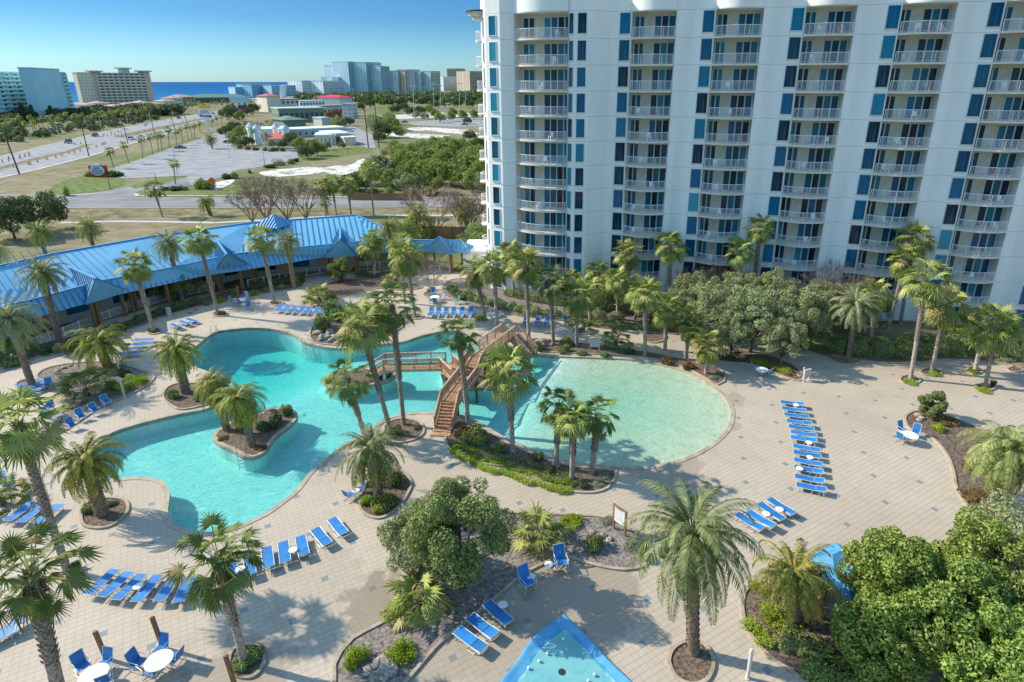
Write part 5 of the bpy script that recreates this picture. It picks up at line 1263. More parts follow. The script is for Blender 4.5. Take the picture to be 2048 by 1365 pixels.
def m_film():
    m,T,b=newmat('shallow_water'); T.n.remove(b); p=T.pos(); nb=T.bump(T.noise(p,5,3),.5,.03)
    tr=T.new('ShaderNodeBsdfTransparent'); tr.inputs[0].default_value=(.72,.93,.92,1); g_=T.new('ShaderNodeBsdfGlossy'); g_.inputs['Roughness'].default_value=.05; T.con(g_.inputs['Normal'],nb)
    fr=T.new('ShaderNodeFresnel'); T.con(fr.inputs[0],T.math('MULTIPLY_ADD',T.new('ShaderNodeNewGeometry').outputs['Backfacing'],1/1.33-1.33,1.33)); T.con(fr.inputs['Normal'],nb); mx=T.new('ShaderNodeMixShader'); T.con(mx.inputs[0],fr.outputs[0]); T.l.new(tr.outputs[0],mx.inputs[1]);T.l.new(g_.outputs[0],mx.inputs[2]); T.l.new(mx.outputs[0],T.n['Material Output'].inputs[0]); return m
fo=sheet('basin_water',wt,[],.06,m_film(),kind=None); fo.parent=sb_; fo.location=-so_
dr=Vector(z6(890,1257)); d_=G(dr.x,dr.y,.06); MB().lathe([(.17,0),(.17,.03),(.12,.035)],16,c=(d_.x-so_.x,d_.y-so_.y,.035)).build('drain',M_DK,sb_)
for q in [(900,1020),(840,1075),(785,1125),(725,1180),(648,1232),(1130,1280),(1085,1325)]:
    d_=G(*z6(*q),.1); m=MB(); m.lathe([(.06,0),(.05,.10),(.02,.12)],10,c=(d_.x-so_.x,d_.y-so_.y,.08)); m.lathe([(.06,.0),(.075,.04),(.05,.09),(.02,.11)],10,c=(d_.x-so_.x,d_.y-so_.y,.085)); m.build('bubbler_jet',M_TOP,sb_)
# ---------------- awnings under the magnolias
M_AWN=mat('blue_canvas',(.07,.30,.52),.7,.12,2,col2=(.11,.38,.60))
def awning(c,wx,wy,z,rz,label,hip=.45):
    b=Vector(c); r=empty('shade_canopy',(b.x,b.y,0),label,'canopy',None,rz); mb=MB(); A=[(-wx,-wy,z),(wx,-wy,z),(wx,wy,z),(-wx,wy,z)]; top=[(-wx*.35,0,z+hip),(wx*.35,0,z+hip)]
    mb.quad(A[0],A[1],top[1],top[0]);mb.quad(A[2],A[3],top[0],top[1]);mb.quad(A[1],A[2],top[1]);mb.quad(A[3],A[0],top[0])
    for i in range(4): a,b2_=A[i],A[(i+1)%4]; mb.quad(a,b2_,(b2_[0],b2_[1],z-.12),(a[0],a[1],z-.12))
    mb.build('canvas',M_AWN,r); ps=MB()
    for a in A: ps.tube([(a[0]*.97,a[1]*.97,0),(a[0]*.97,a[1]*.97,z-.02)],.04,6)
    ps.build('posts',M_LP,r); return r
awning(G(1672,1118,2.3),1.15,.85,2.3,R(28),'light blue canvas canopy left of the magnolia crowns'); awning(G(1700,1160,2.2),1.1,.9,2.2,R(28),'second blue canopy below the first, half under the magnolia'); awning(G(1830,1190,2.2),2.2,1.2,2.2,R(28),'blue canopy almost hidden inside the magnolia crowns')
# trash/flower pot & bag at right palm
pt=empty('flower_pot',G(1985,772),'dark pot with a bright green plant at the foot of the right fan palm','flower pot'); MB().lathe([(.2,0),(.28,.45),(.3,.5),(.25,.5)],14).build('pot',M_DK,pt); link('plant',BU['bright'][0],pt,loc=(0,0,.45),sc=(.35,.35,.4))
# balcony furniture
M_PL=mat('white_plastic',(.82,.82,.80),.4,.03,3)
pc=MB(); pc.box((0,0,.40),(.46,.46,.04)); pc.box((0,.22,.66),(.44,.04,.48))
for x in(-.2,.2):
    for y in(-.2,.2): pc.box((x,y,.2),(.05,.05,.4))
    pc.box((x*1.1,0,.60),(.05,.44,.03)); pc.box((x*1.1,-.2,.5),(.04,.04,.2))
pcm=pc.mesh('plastic_chair',M_PL)
rs=rnp(77); cnt={}
FN=['ground','second','third','fourth','fifth','sixth','seventh','eighth','ninth','tenth','eleventh','top']
for j in range(5):
    for k,z in enumerate(FL):
        if rs.rand()<.62:
            p=wp(j*SP_+rs.uniform(-1.6,1.7),rs.uniform(-.3,.35)); o=link('plastic_chair',pcm,None,loc=(p.x,p.y,z+.01 if z>1 else .04),rot=(0,0,EDIR+rs.uniform(-.8,.8)+(PI if rs.rand()<.3 else 0)))
            tag(o,'white plastic chair on the %s floor balcony of the %s column from the tower'%(FN[11-k],ORD[j]),'chair','plastic chairs on the balconies')
for k,z in enumerate(FL):
    if rs.rand()<.75:
        p=TMID+TD*rs.uniform(-2,2.2)+TN*rs.uniform(-.3,.3); o=link('plastic_chair',pcm,None,loc=(p.x,p.y,z+.01 if z>1 else .04),rot=(0,0,TDIR+rs.uniform(-.8,.8)))
        tag(o,'white plastic chair on the %s floor balcony of the tower'%FN[11-k],'chair','plastic chairs on the balconies')
# ================================================================ near palms
random.seed(21)
P=palm
P('fan',(135,1143),(36,850),'tall fan palm leaning at the left edge over the three half hidden loungers',1.12,1,skirt=1,thick=1.1)
P('fand',(128,1425),(62,1150),'nearest fan palm, shaggy trunk cut by the bottom frame in the lower left corner',1.05,0,skirt=1,thick=1.45)
P('fand',(490,1328),(437,1120),'crooked fan palm in the round kerbed planter right of the slanted loungers',1.05,1,skirt=1)
P('short',(205,1030),(172,925),'large arching date palm with yellowed lower fronds left of the pool',1.12,0,skirt=0)
P('fluff',(505,893),(478,800),'bushy feather palm at the front of the pool island',1.12,0)
P('fluff',(455,862),(425,770),'yellowish feather palm behind the front one on the pool island',.95,0)
P('short',(372,786),(352,702),'short stout date palm with orange frond bases at the neck of the pool',1.12,0)
P('short',(215,733),(200,688),'short stout date palm above the gravel bed at the left',1.35,1)
P('fan',(308,664),(268,530),'slim fan palm in front of the left blue gable',1.0,2,skirt=1)
P('date',(122,693),(84,545),'tall date palm in front of the left end of the blue roof',1.08,0)
P('date',(66,775),(18,640),'feathery date palm at the left edge below the blue roof',1.25,1)
P('date',(92,510),(77,462),'wide date palm behind the left end of the blue roof',1.15,0)
P('date',(187,495),(175,452),'wide date palm behind the blue roof, right of the first',1.1,0)
P('date',(-10,590),(-20,500),'date palm mostly cut by the left frame edge',1.1,0)
P('date',(366,602),(336,487),'date palm rising through the roof edge between the left gables',1.0,0)
P('fan',(437,631),(398,480),'slender fan palm beside the second blue gable',1.05,0)
P('fan',(550,608),(521,478),'fan palm left of the taller walkway date palm',1.0,1)
P('date',(589,577),(574,482),'date palm against the long blue roof',.95,0)
P('fan',(783,868),(722,652),'strongly leaning fan palm growing from the twin bed by the pool',1.15,1,skirt=0)
P('fand',(808,850),(784,612),'straight tall fan palm growing from the twin bed by the pool',1.0,0,skirt=0)
P('fan',(830,634),(812,510),'fan palm in the small ring left of the six loungers',1.15,2,skirt=1)
P('fan',(752,556),(740,492),'fan palm at the right end of the third gable',1.05,0,skirt=1)
P('fan',(748,557),(752,478),'fan palm directly behind the third gable palm',.85,1)
P('date',(792,560),(780,455),'date palm behind the third gable fan palms',.9,0)
P('fan',(810,607),(800,490),'fan palm left of the six lounger palm',.95,1,skirt=1)
P('big',(760,1003),(742,898),'large arching date palm in the kerbed bed at the pool rim',.95,0)
P('fand',(732,880),(694,758),'short fan palm on the small foot island of the level bridge',1.0,1)
P('fand',(937,848),(917,668),'thin fan palm in front of the stair bridge',.85,0,skirt=1)
P('fan',(1026,906),(1017,742),'fan palm with long loose fronds on the planted peninsula',1.15,1,skirt=0)
P('fand',(1112,937),(1118,812),'left palm of the three on the peninsula tip',.85,1,skirt=1)
P('fan',(1144,958),(1147,838),'middle palm of the three on the peninsula tip',.80,0,skirt=1)
P('fand',(1183,946),(1196,832),'right palm of the three on the peninsula tip',.85,1,skirt=1)
P('fan',(972,641),(950,540),'left palm of the pair beside the slim bollard',1.05,2,skirt=1)
P('fan',(994,656),(988,535),'right palm of the pair beside the slim bollard',1.1,0,skirt=1)
P('fan',(1058,678),(1051,528),'fan palm right of the bridge landing',1.1,1,skirt=1)
P('fand',(1107,690),(1100,562),'dark green fan palm right of the bridge landing',1.0,0)
P('fan',(1153,692),(1154,588),'pale fan palm behind the notice board',1.05,2,skirt=1)
P('fan',(1290,712),(1290,586),'fan palm right of the notice board at the shallow pool',1.0,0,skirt=1)
P('fan',(1372,718),(1378,640),'fan palm under the oak at the shallow pool',.85,2)
P('fan',(1412,748),(1417,690),'short pale fan palm at the flower bed corner of the shallow pool',.9,2)
P('fan',(1398,728),(1392,662),'short fan palm behind the flower bed corner',.8,1)
P('fan',(1028,592),(1021,505),'fan palm at the left foot of the tower',.95,0)
P('fan',(1196,604),(1197,545),'fan palm at the right foot of the tower',.9,1)
P('fan',(1212,622),(1216,568),'fan palm in the hedge right of the tower foot',.9,2)
P('fan',(1180,650),(1180,585),'pale fan palm behind the low hedge right of the chairs',.9,1)
P('fan',(1235,640),(1236,560),'fan palm at the left of the oak group',.95,0,skirt=1)
P('fan',(1330,700),(1333,618),'fan palm between the oaks and the shallow pool',.9,2)
P('fan',(1140,618),(1140,560),'fan palm in front of the tower base hedge',.85,0)
P('fan',(1257,612),(1255,505),'fan palm against the wall below the first balcony column',1.0,2)
P('fan',(1338,615),(1340,492),'fan palm against the wall below the balconies, right of the first column',1.1,0)
P('fan',(1474,625),(1482,502),'fan palm at the foot of the second balcony column',1.0,1)
P('fan',(1502,628),(1521,455),'tall fan palm in front of the third window column',.9,2)
P('date',(1697,713),(1712,612),'pale feathery date palm in front of the hedge at the fourth column',1.12,1)
P('fan',(1740,700),(1752,588),'fan palm behind the pale date palm',.9,1)
P('fan',(1800,652),(1829,478),'tallest fan palm at the fourth balcony column',1.1,0,skirt=1)
P('fan',(1775,662),(1812,520),'fan palm left of the tallest one at the fourth column',1.0,2,skirt=1)
P('fan',(1821,758),(1852,562),'fan palm in the left ring planter at the right promenade',1.15,1,skirt=1)
P('fan',(1863,744),(1892,612),'fan palm in the second ring planter at the right promenade',1.15,0,skirt=1)
P('fan',(1971,773),(1992,655),'broad fan palm in the third ring planter at the right promenade',1.2,2,skirt=2)
P('fan',(1950,742),(1972,640),'fan palm hidden behind the broad right one',.95,1,skirt=1)
P('fan',(2030,640),(2040,525),'fan palm cut by the right frame edge in front of the fifth column',1.1,0)
P('big',(1386,1306),(1386,1065),'large dark date palm with long drooping fronds in the round kerbed planter',1.22,0)
P('short',(1590,1247),(1590,1150),'stout date palm with smooth grey trunk in the lower right bed',1.08,1)
P('fluff',(1990,1005),(2020,905),'wide feathery date palm at the right edge over the brown bed',1.5,1)

# low palms and shrubs
def low(p,s,label,v=0,d=True):
    b=G(*p); r=empty('fan_palm',b,label,'palm tree',None,random.uniform(0,6)); TRK=TR.setdefault('low',trunk_mesh('date',.6,.2,.16,3)); link('trunk',TRK,r,sc=(1,1,1)); link('crown',(FAND if d else FANS)[v],r,loc=(0,0,.6),sc=(s,)*3)
low((175,792),1.25,'low bushy fan palm among the grey ground cover in the gravel bed',0); low((842,1222),.95,'low fan palm at the left corner of the big shrub bed',1,False); low((1078,1085),1.0,'low fan palm with upright fronds behind the high backed chairs',2,False); low((1231,693),.85,'dark low fan palm right of the notice board',0); low((5,1010),.9,'low fan palm at the left frame edge above the loungers',0); low((745,958),.6,'small cycad like palm behind the big pool rim date palm',0); low((725,655),1.15,'grey green low fan palm on top of the rocky waterfall bed',2,False); low((763,640),.9,'low fan palm behind the waterfall bed',1,False); low((590,565),.55,'small fan palm by the long walkway fence',0,False); low((640,606),1.15,'round headed low fan palm beside the shaded loungers',2,False); low((1000,757),.75,'dark low fan palm on the rocky islet under the bridge',1); low((780,572),.7,'pale low fan palm near the third gable',1,False)
# broadleaf trees
t,pr=tree((925,1175),'large glossy leaved tree spilling over the bed above the splash basin','tree',(2.7,2.5,2.9),3.9,80,.62,36000,.095,L_TREE,3,'broadleaf_tree',None,1.2,.16,-.75,12)
t,pr=tree((842,1140),'lower rounded tree joined to the left of the large glossy one','tree',(2.0,1.9,1.7),2.1,38,.55,15000,.09,L_OAK,4,'broadleaf_tree',None,.7,.12,-.8,8)
mag=[((1758,1275),'magnolia tree nearest the blue canopies at the lower right',5,(2.2,2.4,2.6),3.4),((1745,1352),'smaller magnolia tree in front of the board fence',25,(1.8,1.8,1.9),2.2),((1850,1330),'widest magnolia tree filling the lower right corner',6,(3.4,3.2,2.7),3.2),((1960,1250),'magnolia tree behind the widest one at the right edge',7,(3.0,3.0,2.8),3.4),((1990,1450),'magnolia tree at the bottom right corner of the frame',8,(3.0,3.0,2.6),3.0)]
for p,l,s,rr_,zc in mag: tree(p,l,'tree',rr_,zc,85,.55,30000,.115,L_MAG,s,'magnolia_tree','magnolias in the lower right corner',.9,.15,-.7,14)
tree((2000,1170),'thin twiggy olive green tree behind the magnolias','tree',(3.0,2.4,2.0),3.2,44,.6,9000,.10,L_OAK,9,'broadleaf_tree',None,1.0,.1,-.6,16)
oaks=[((1270,640),2.6,2.8,'grey green live oak left of the low left one'),((1480,640),3.0,3.5,'live oak standing behind the widest one'),((1580,700),2.8,3.0,'live oak between the widest one and the hedge'),((1700,665),2.4,2.8,'live oak behind the pale date palm'),((1345,665),2.3,2.6,'small live oak left of the central oak group'),((1440,690),3.6,3.6,'tall grey green live oak at the head of the shallow pool'),((1500,705),4.0,3.2,'widest live oak overhanging the shaded paving'),((1600,690),3.2,3.4,'live oak right of the widest one by the hedge'),((1390,640),3.0,2.9,'live oak close to the wall under the second column'),((1540,655),3.0,3.3,'live oak close to the wall under the third column'),((1640,660),2.6,3.0,'live oak at the right end of the oak group'),((1300,650),2.2,2.2,'low live oak at the left end of the oak group'),((1460,720),1.8,2.2,'small light live oak over the bed beside the flower corner'),((1560,735),2.3,2.6,'light weeping live oak over the shaded table')]
pro=[None,None,None]
for i,(p,r_,h,l) in enumerate(oaks):
    k=i%3
    if pro[k] is None: _,pro[k]=tree(p,l,'tree',(3,3,2.4),3.6,75,.50,17000,.10,L_OAK,40+k,'live_oak','live oaks in front of the condominium',1.3,.14,-.55,12,rz=i,sc=r_/3)
    else: tree(p,l,'tree',proto=pro[k],name='live_oak',group='live oaks in front of the condominium',rz=i*1.3,sc=(r_/3,r_/3,h/3))
tree((30,478),'dark broadleaf tree cut by the left frame edge before the side road','tree',(4.2,4,3.2),3.8,50,1.1,9000,.24,L_SCRUBD,12,'broadleaf_tree',None,1.2,.2)
tree((90,462),'dark round broadleaf tree left of the mown grass','tree',(4.4,4,3.3),4.2,50,1.1,9000,.24,L_SCRUBD,13,'broadleaf_tree',None,1.2,.2)
tree((320,602),'round grey green tree with many stems before the left blue gable','tree',(2.6,2.3,1.9),2.2,40,.7,11000,.12,L_BUSH,14,'shrub_tree',None,.6,.08,-.8,14)
tree((372,598),'smaller round green tree right of the many stemmed one','tree',(2.0,1.9,1.9),2.1,32,.6,8000,.12,L_BUSH,15,'shrub_tree',None,.6,.08,-.8,12)
tree((683,565),'upright light green shrub tree by the third gable','tree',(1.4,1.3,1.7),1.9,22,.5,5000,.11,L_BUSH,16,'shrub_tree',None,.5,.07,-.8,8)
tree((955,505),'round green tree between the board fence and the tower','tree',(3.0,3.0,2.3),2.4,34,.8,7000,.15,L_BUSH,17,'broadleaf_tree',None,.8,.12,-.8)
tree((800,500),'dense dark tree behind the walkway kiosk','tree',(3.6,3.0,2.4),2.6,34,.9,7000,.17,L_SCRUB,18,'broadleaf_tree',None,.8,.12,-.8)
tree((845,478),'olive tree in front of the board fence','tree',(2.8,2.6,2.2),2.4,30,.8,5000,.16,L_SCRUB,19,'broadleaf_tree',None,.8,.12,-.8)
tree((1861,835),'small conifer like bush with spiky leaves in the right bed','shrub',(1.0,1.0,1.3),1.25,26,.32,5000,.10,L_BUSH,20,'conifer_shrub',None,.3,.06,-.95,6,asp=3)
for i,(p,H,l) in enumerate([((533,440),10.0,'widest bare purple brown tree behind the blue roof'),((575,440),9.6,'bare tree right of the widest one behind the blue roof'),((612,441),8.6,'bare tree left of the roadside fan palms'),((505,445),7.0,'low bare tree at the left end of the leafless group'),((868,478),10.5,'bare pale tree in front of the board fence'),((935,478),9.6,'bare tree between the board fence and the tower'),((965,470),9.0,'bare tree touching the tower edge'),((863,580),5.4,'bare young tree between the kiosk and the dining set'),((1405,612),6.5,'bare pinkish tree above the live oaks'),((1440,618),6.5,'second bare pinkish tree above the live oaks'),((1655,655),8.0,'bare reddish tree at the fourth column wall'),((1690,660),7.0,'second bare reddish tree at the fourth column wall')]): bare(p,l,H,i,'leafless trees')
# hedges and shrubs
hedge('hedge',[(905,590),(960,606),(1020,620),(1060,628)],1.5,1.1,L_BUSH,'clipped hedge curving along the upper paving left of the bollard',seed=2)
hedge('hedge',[(1030,628),(1110,636),(1200,638),(1250,645)],1.7,1.2,L_OAK,'light green clipped hedge behind the three chairs and slender palms',seed=3)
hedge('hedge',[(1010,590),(1080,605),(1180,618),(1260,626)],1.5,1.1,L_BUSH,'darker hedge row nearer the tower base',seed=4)
hedge('hedge',[(1130,650),(1210,653),(1290,660),(1330,664)],1.3,.9,L_BUSH,'low hedge behind the rock ring',seed=5)
hedge('hedge',[(1620,690),(1690,705),(1740,710),(1800,712),(1880,708),(1960,706)],2.8,1.9,L_BUSH,'long tall hedge along the right promenade',seed=6,dens=480)
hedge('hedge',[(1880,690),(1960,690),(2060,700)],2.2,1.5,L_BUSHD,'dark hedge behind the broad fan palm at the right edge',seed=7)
hedge('hedge',[(1870,664),(1960,668),(2060,672)],1.4,.8,L_BUSHB,'bright low hedge below the patio railing',seed=8)
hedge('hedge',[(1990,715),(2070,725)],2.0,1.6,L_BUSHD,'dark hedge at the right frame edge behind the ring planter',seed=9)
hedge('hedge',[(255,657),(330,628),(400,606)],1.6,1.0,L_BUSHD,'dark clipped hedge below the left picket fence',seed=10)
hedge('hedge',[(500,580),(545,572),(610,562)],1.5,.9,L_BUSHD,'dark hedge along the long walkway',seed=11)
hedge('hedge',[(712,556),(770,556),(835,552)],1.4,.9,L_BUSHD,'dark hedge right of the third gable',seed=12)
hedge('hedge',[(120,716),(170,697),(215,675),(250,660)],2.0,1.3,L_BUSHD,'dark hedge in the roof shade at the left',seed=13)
hedge('juniper_cover',[(1508,1212),(1545,1212),(1612,1240)],2.6,.65,L_BUSHB,'bright yellow green juniper mass around the stout date palm trunk',.06,700,14,cat='ground cover')
hedge('juniper_cover',[(1512,1240),(1535,1268),(1560,1290)],2.4,.55,L_BUSHB,'bright juniper strip along the left kerb of the lower right bed',.06,700,15,cat='ground cover')
hedge('hedge',[(1560,1280),(1610,1300),(1650,1330)],2.2,1.1,L_BUSH,'rounded dark green hedge below the stout date palm',.07,700,16)
hedge('hedge',[(1600,1330),(1660,1350),(1740,1375),(1800,1395)],2.6,.8,L_SCRUB,'fresh green leafy shrub bank at the bottom of the lower right bed',.09,600,17)
hedge('ground_cover',[(910,895),(960,928),(1030,948),(1090,968),(1145,980)],1.7,.30,L_BUSHB,'mown green ivy strip along the outer kerb of the peninsula',.06,900,18,cat='ground cover')
hedge('ground_cover',[(905,880),(960,905),(1040,932),(1090,950),(1140,965)],1.5,.28,L_BUSH,'deeper green ivy patch in the middle of the peninsula',.06,900,19,cat='ground cover')
hedge('ground_cover',[(105,768),(160,758),(225,752)],3.6,.55,L_GREY,'grey green mounded ground cover in the gravel bed',.06,700,20,cat='ground cover')
hedge('juniper_cover',[(228,788),(262,773),(292,763)],2.5,1.0,L_BUSHB,'bright green mounded juniper at the right of the gravel bed',.06,900,21,cat='ground cover')
hedge('juniper_cover',[(765,1245),(800,1225),(815,1215)],1.1,.5,L_BUSHB,'bright juniper clump at the left tip of the big shrub bed',.05,900,22,cat='ground cover')
hedge('hedge',[(0,718),(40,710),(75,700)],2.2,1.3,L_BUSH,'leafy green bank at the left edge under the date palm',seed=23)
hedge('ground_cover',[(1500,722),(1545,738),(1580,750)],1.1,.5,L_BUSHB,'green grass like edging in the shaded bed below the oaks',.06,700,24,cat='ground cover')

BL=[('bright',(716,1322),1.9,'bright green bush left of the rock pile in the big bed',.8),('bright',(805,1308),1.9,'bright green bush right of the rock pile in the big bed',.9),('green',(1190,1098),1.35,'round clipped bush beside the rocks and notice board',1.1),('bright',(1145,1050),1.9,'bright spreading bush at the top of the rocky bed',.6),('grey',(1270,1095),1.8,'thin grey bush under the date palm fronds',.7),('grey',(1215,1045),1.2,'low grey rosettes near the notice board',.3),
('green',(955,880),2.6,'large leafy shrub at the left end of the peninsula',1.2),('bronze',(925,872),1.8,'bronze tinged shrub at the foot of the stair bridge',.9),('green',(1000,905),1.5,'dark shrub left of the loose fronded palm',.8),('green',(1075,918),1.3,'small shrub at the pool side of the peninsula',.6),('bronze',(1100,945),1.0,'bronze shrub left of the three palms',.7),('dark',(1160,972),1.2,'dark spiky shrub between the three palms',.7),('grey',(1195,968),1.3,'rows of pale rosettes at the peninsula tip',.3),('grey',(1210,955),1.0,'upper pale rosette patch at the peninsula tip',.3),
('green',(790,868),1.6,'grey green shrub between the two twin bed palms',.8),('green',(835,858),.8,'small shrub at the right of the twin bed',.4),
('dark',(790,965),1.8,'dark shrub behind the pool rim date palm',1.1),('green',(770,1010),2.1,'dark leafy shrub right of the pool rim date palm',1.0),('bright',(735,1008),1.3,'bright shrub at the foot of the pool rim date palm',.7),('bright',(760,1025),1.3,'bright low shrub at the lower kerb of the date bed',.6),
('dark',(555,850),2.2,'dark sprawling shrub on the pool island',1.0),('dark',(525,862),1.8,'dark shrub beside the island feather palm',.8),('green',(575,828),1.6,'green shrub at the far tip of the pool island',1.0),('bronze',(482,858),1.2,'reddish shrub between the island palms',.7),('bronze',(520,900),1.2,'dry brown ground cover at the island front',.25),('bronze',(447,880),1.0,'dry brown ground cover at the left of the island',.25),
('green',(347,797),1.4,'bright bush at the foot of the neck date palm',.9),('dark',(400,800),1.7,'dark shrub right of the neck date palm',.6),('dark',(250,752),1.8,'dark shrub behind the bright juniper',1.0),('green',(180,1023),1.2,'green shrub in the planter of the arching date palm',.6),('dark',(225,1010),1.1,'reddish dark ground cover behind the arching date palm',.3),
('green',(505,1315),1.3,'variegated shrub behind the crooked palm trunk',.6),('green',(480,1338),1.2,'grassy shrub in front of the crooked palm trunk',.5),('dark',(152,1140),.9,'small bush at the foot of the tall leaning palm',.5),('green',(442,630),1.3,'small round bush at the foot of the slender palm',.6),('green',(305,664),1.1,'low bush ring around the slim fan palm',.4),('green',(548,607),.9,'small bush at the foot of the fan palm by the shaded row',.4),
('bright',(510,590),2.0,'bright yellow green bush left of the fan palm by the dining set',.7),('bright',(470,586),1.6,'bright bush directly behind the dining set',.6),('grey',(535,583),1.5,'grey tufted bush along the walkway bed',.7),('grey',(563,577),1.6,'second grey tufted bush along the walkway bed',.7),('bright',(438,605),2.0,'bright green bush in the left strip',.6),('green',(415,610),1.4,'low green bush left of the bright one',.5),
('green',(662,600),1.9,'dark round bush right of the low fan palm',1.2),('green',(700,628),2.0,'low bush behind the waterfall bed',.7),('green',(648,662),2.6,'leafy banana like bush at the left of the waterfall',2.3),('green',(668,640),3.0,'tall leafy bush behind the left waterfall rocks',2.6),('grey',(705,655),2.6,'pale arching shrub above the waterfall rocks',2.0),('green',(735,668),2.6,'tall green shrub right of the waterfall rocks',1.9),('green',(790,650),1.5,'bush at the right end of the waterfall bed',.8),('green',(745,625),1.8,'pale bush on top of the waterfall bed',.8),('dark',(770,665),2.0,'dark shrub right of the waterfall rocks',1.0),('bronze',(700,640),1.6,'olive shrub in the middle of the waterfall bed',.8),('green',(680,628),1.7,'green shrub at the back of the waterfall bed',.9),
('bright',(960,640),2.0,'bright bush beside the upper bridge approach',.6),('green',(860,583),1.3,'small hedge bush by the bare young tree',.4),('green',(905,585),2.2,'round bush at the left end of the upper hedge',1.2),('green',(925,598),2.2,'second round bush at the left end of the upper hedge',1.1),
('green',(1128,705),1.6,'yellow green bush left of the notice board',.9),('green',(1135,690),1.8,'leafy bush behind the palms left of the notice board',1.0),('green',(1163,710),1.3,'small bush between palm and notice board',.6),('green',(1208,714),1.1,'small bush right of the notice board',.6),('dark',(1260,708),1.6,'dark shrub behind the pool rim right of the notice board',.9),('dark',(1080,700),1.8,'dark shrub under the fan palm at the bridge landing',.9),('bronze',(1335,728),1.7,'bronze shrub at the pool rim under the oak',.8),('bronze',(1378,738),1.7,'second bronze shrub at the pool rim',.7),('grey',(1425,758),1.2,'rows of pale rosettes at the flower bed corner',.3),('grey',(1437,748),1.0,'upper pale rosettes at the flower bed corner',.3),('dark',(1460,722),1.4,'dark shrub at the left of the shaded bed',.6),
('green',(985,762),1.6,'overhanging shrub on the rocky islet under the bridge',1.0),('green',(905,752),1.1,'small plants on the concrete islet',.4),('green',(770,748),1.2,'ferny clump on the foot island of the level bridge',.6),('bronze',(660,764),1.3,'dry shrub on the foot island',.4),
('bright',(1616,695),2.2,'bright green bush at the left end of the right hedge',.7),('green',(1660,700),2.2,'tall shrub at the left end of the right hedge',1.5),('bright',(1822,768),1.6,'grassy ring around the first promenade palm',.35),('bright',(1868,750),1.6,'grassy ring around the second promenade palm',.35),('bright',(1968,782),1.7,'grassy ring around the third promenade palm',.35),('bright',(1945,746),1.4,'grassy ring around the hidden promenade palm',.35),('grey',(2010,722),2.0,'pale grassy clump at the right end of the hedge',.6),
('bright',(1877,862),1.5,'bright bush below the spiky conifer bush',.6),('bronze',(1900,850),2.0,'reddish low plants behind the bright bush',.5),('bronze',(1940,990),2.4,'brown dead ground cover in the right bed',.25),('bronze',(1975,1030),2.6,'lower brown dead ground cover in the right bed',.25),('bronze',(1950,940),2.0,'upper brown dead ground cover in the right bed',.25),
('green',(30,730),2.4,'leafy shrub with pale flowers at the left edge',1.2),('bright',(15,700),2.0,'yellow flowering shrub at the left edge',1.0),('grey',(45,715),1.6,'white flowering shrub under the left date palm',1.0),('dark',(100,708),2.0,'dark shrub below the tall date palm',.9),('dark',(255,690),.9,'tiny dark tuft near the stacked loungers',.2),('grey',(232,655),1.6,'grey bush in front of the left fence',.8),('green',(1325,1110),1.0,'small plant at the right tip of the rocky bed',.4),('dark',(1290,1118),1.4,'dark low shrubs at the kerb below the date palm',.4),('grey',(1535,1178),1.6,'pale flowers at the top of the lower right bed',.3)]
cnt_={}
for k,p,w_,l,h in BL: bush(k,p,w_,l,h,v=len(l))
RK=[((740,1343),.32,'left stone'),((760,1328),.42,'top stone'),((768,1350),.42,'middle stone'),((752,1358),.34,'lowest stone'),((783,1345),.35,'right stone')]
for i,(p,s,l) in enumerate(RK): rock(p,s,'%s of the pale rock pile between the two bright bushes'%l,i,'pale rock pile in the big bed')
rock((772,1328),.5,'large flat mottled boulder right of the pale rock pile',1)
for i,(p,s) in enumerate([((1185,1066),.22),((1205,1075),.32),((1218,1082),.25),((1210,1090),.22),((1195,1075),.2),((1225,1092),.2)]): rock(p,s,'%s stone of the pinkish heap behind the round clipped bush'%ORD[i],i,'pinkish stones behind the round bush')
for i,(p,s) in enumerate([((636,668),.55),((648,678),.7),((663,683),.5),((675,688),.45),((690,690),.6),((706,688),.5),((640,682),.35),((660,668),.6),((722,684),.5),((668,676),.45),((740,682),.4)]): rock(p,s,'%s waterfall boulder from the left at the pool rim'%ORD[i],i,'waterfall boulders')
for i,(p,s) in enumerate([((95,858),.35),((108,850),.45),((122,840),.6),((88,866),.3),((112,866),.3),((100,872),.28),((115,744),.3),((128,738),.3),((140,733),.25)]): rock(p,s,'%s loose stone in the gravel bed at the left'%ORD[i],i,'stones in the gravel bed')
for i,(p,s) in enumerate([((1085,690),.8),((1098,692),.4),((1160,658),.5),((1175,660),.35),((1835,832),.35),((1843,838),.3),((1838,842),.25),((1112,930),.4),((540,826),.5),((975,772),.4),((1600,752),.3),((1456,708),.3),((380,626),.35),((392,620),.3),((895,578),.4),((870,583),.3)]):
    nmz=['large pale boulder beside the bridge landing','small boulder right of the large pale one','boulder in the rock ring','second boulder in the rock ring','left rock under the conifer bush','right rock under the conifer bush','lower rock under the conifer bush','rounded rock beside the three palms','white rock behind the island shrubs','rock at the edge of the bridge islet','rock beside the small cream board','rock at the left of the shaded bed','rock beside the litter bin bed','second rock beside the litter bin bed','rock under the bare young tree','second rock under the bare young tree']
    rock(p,s,nmz[i],i)
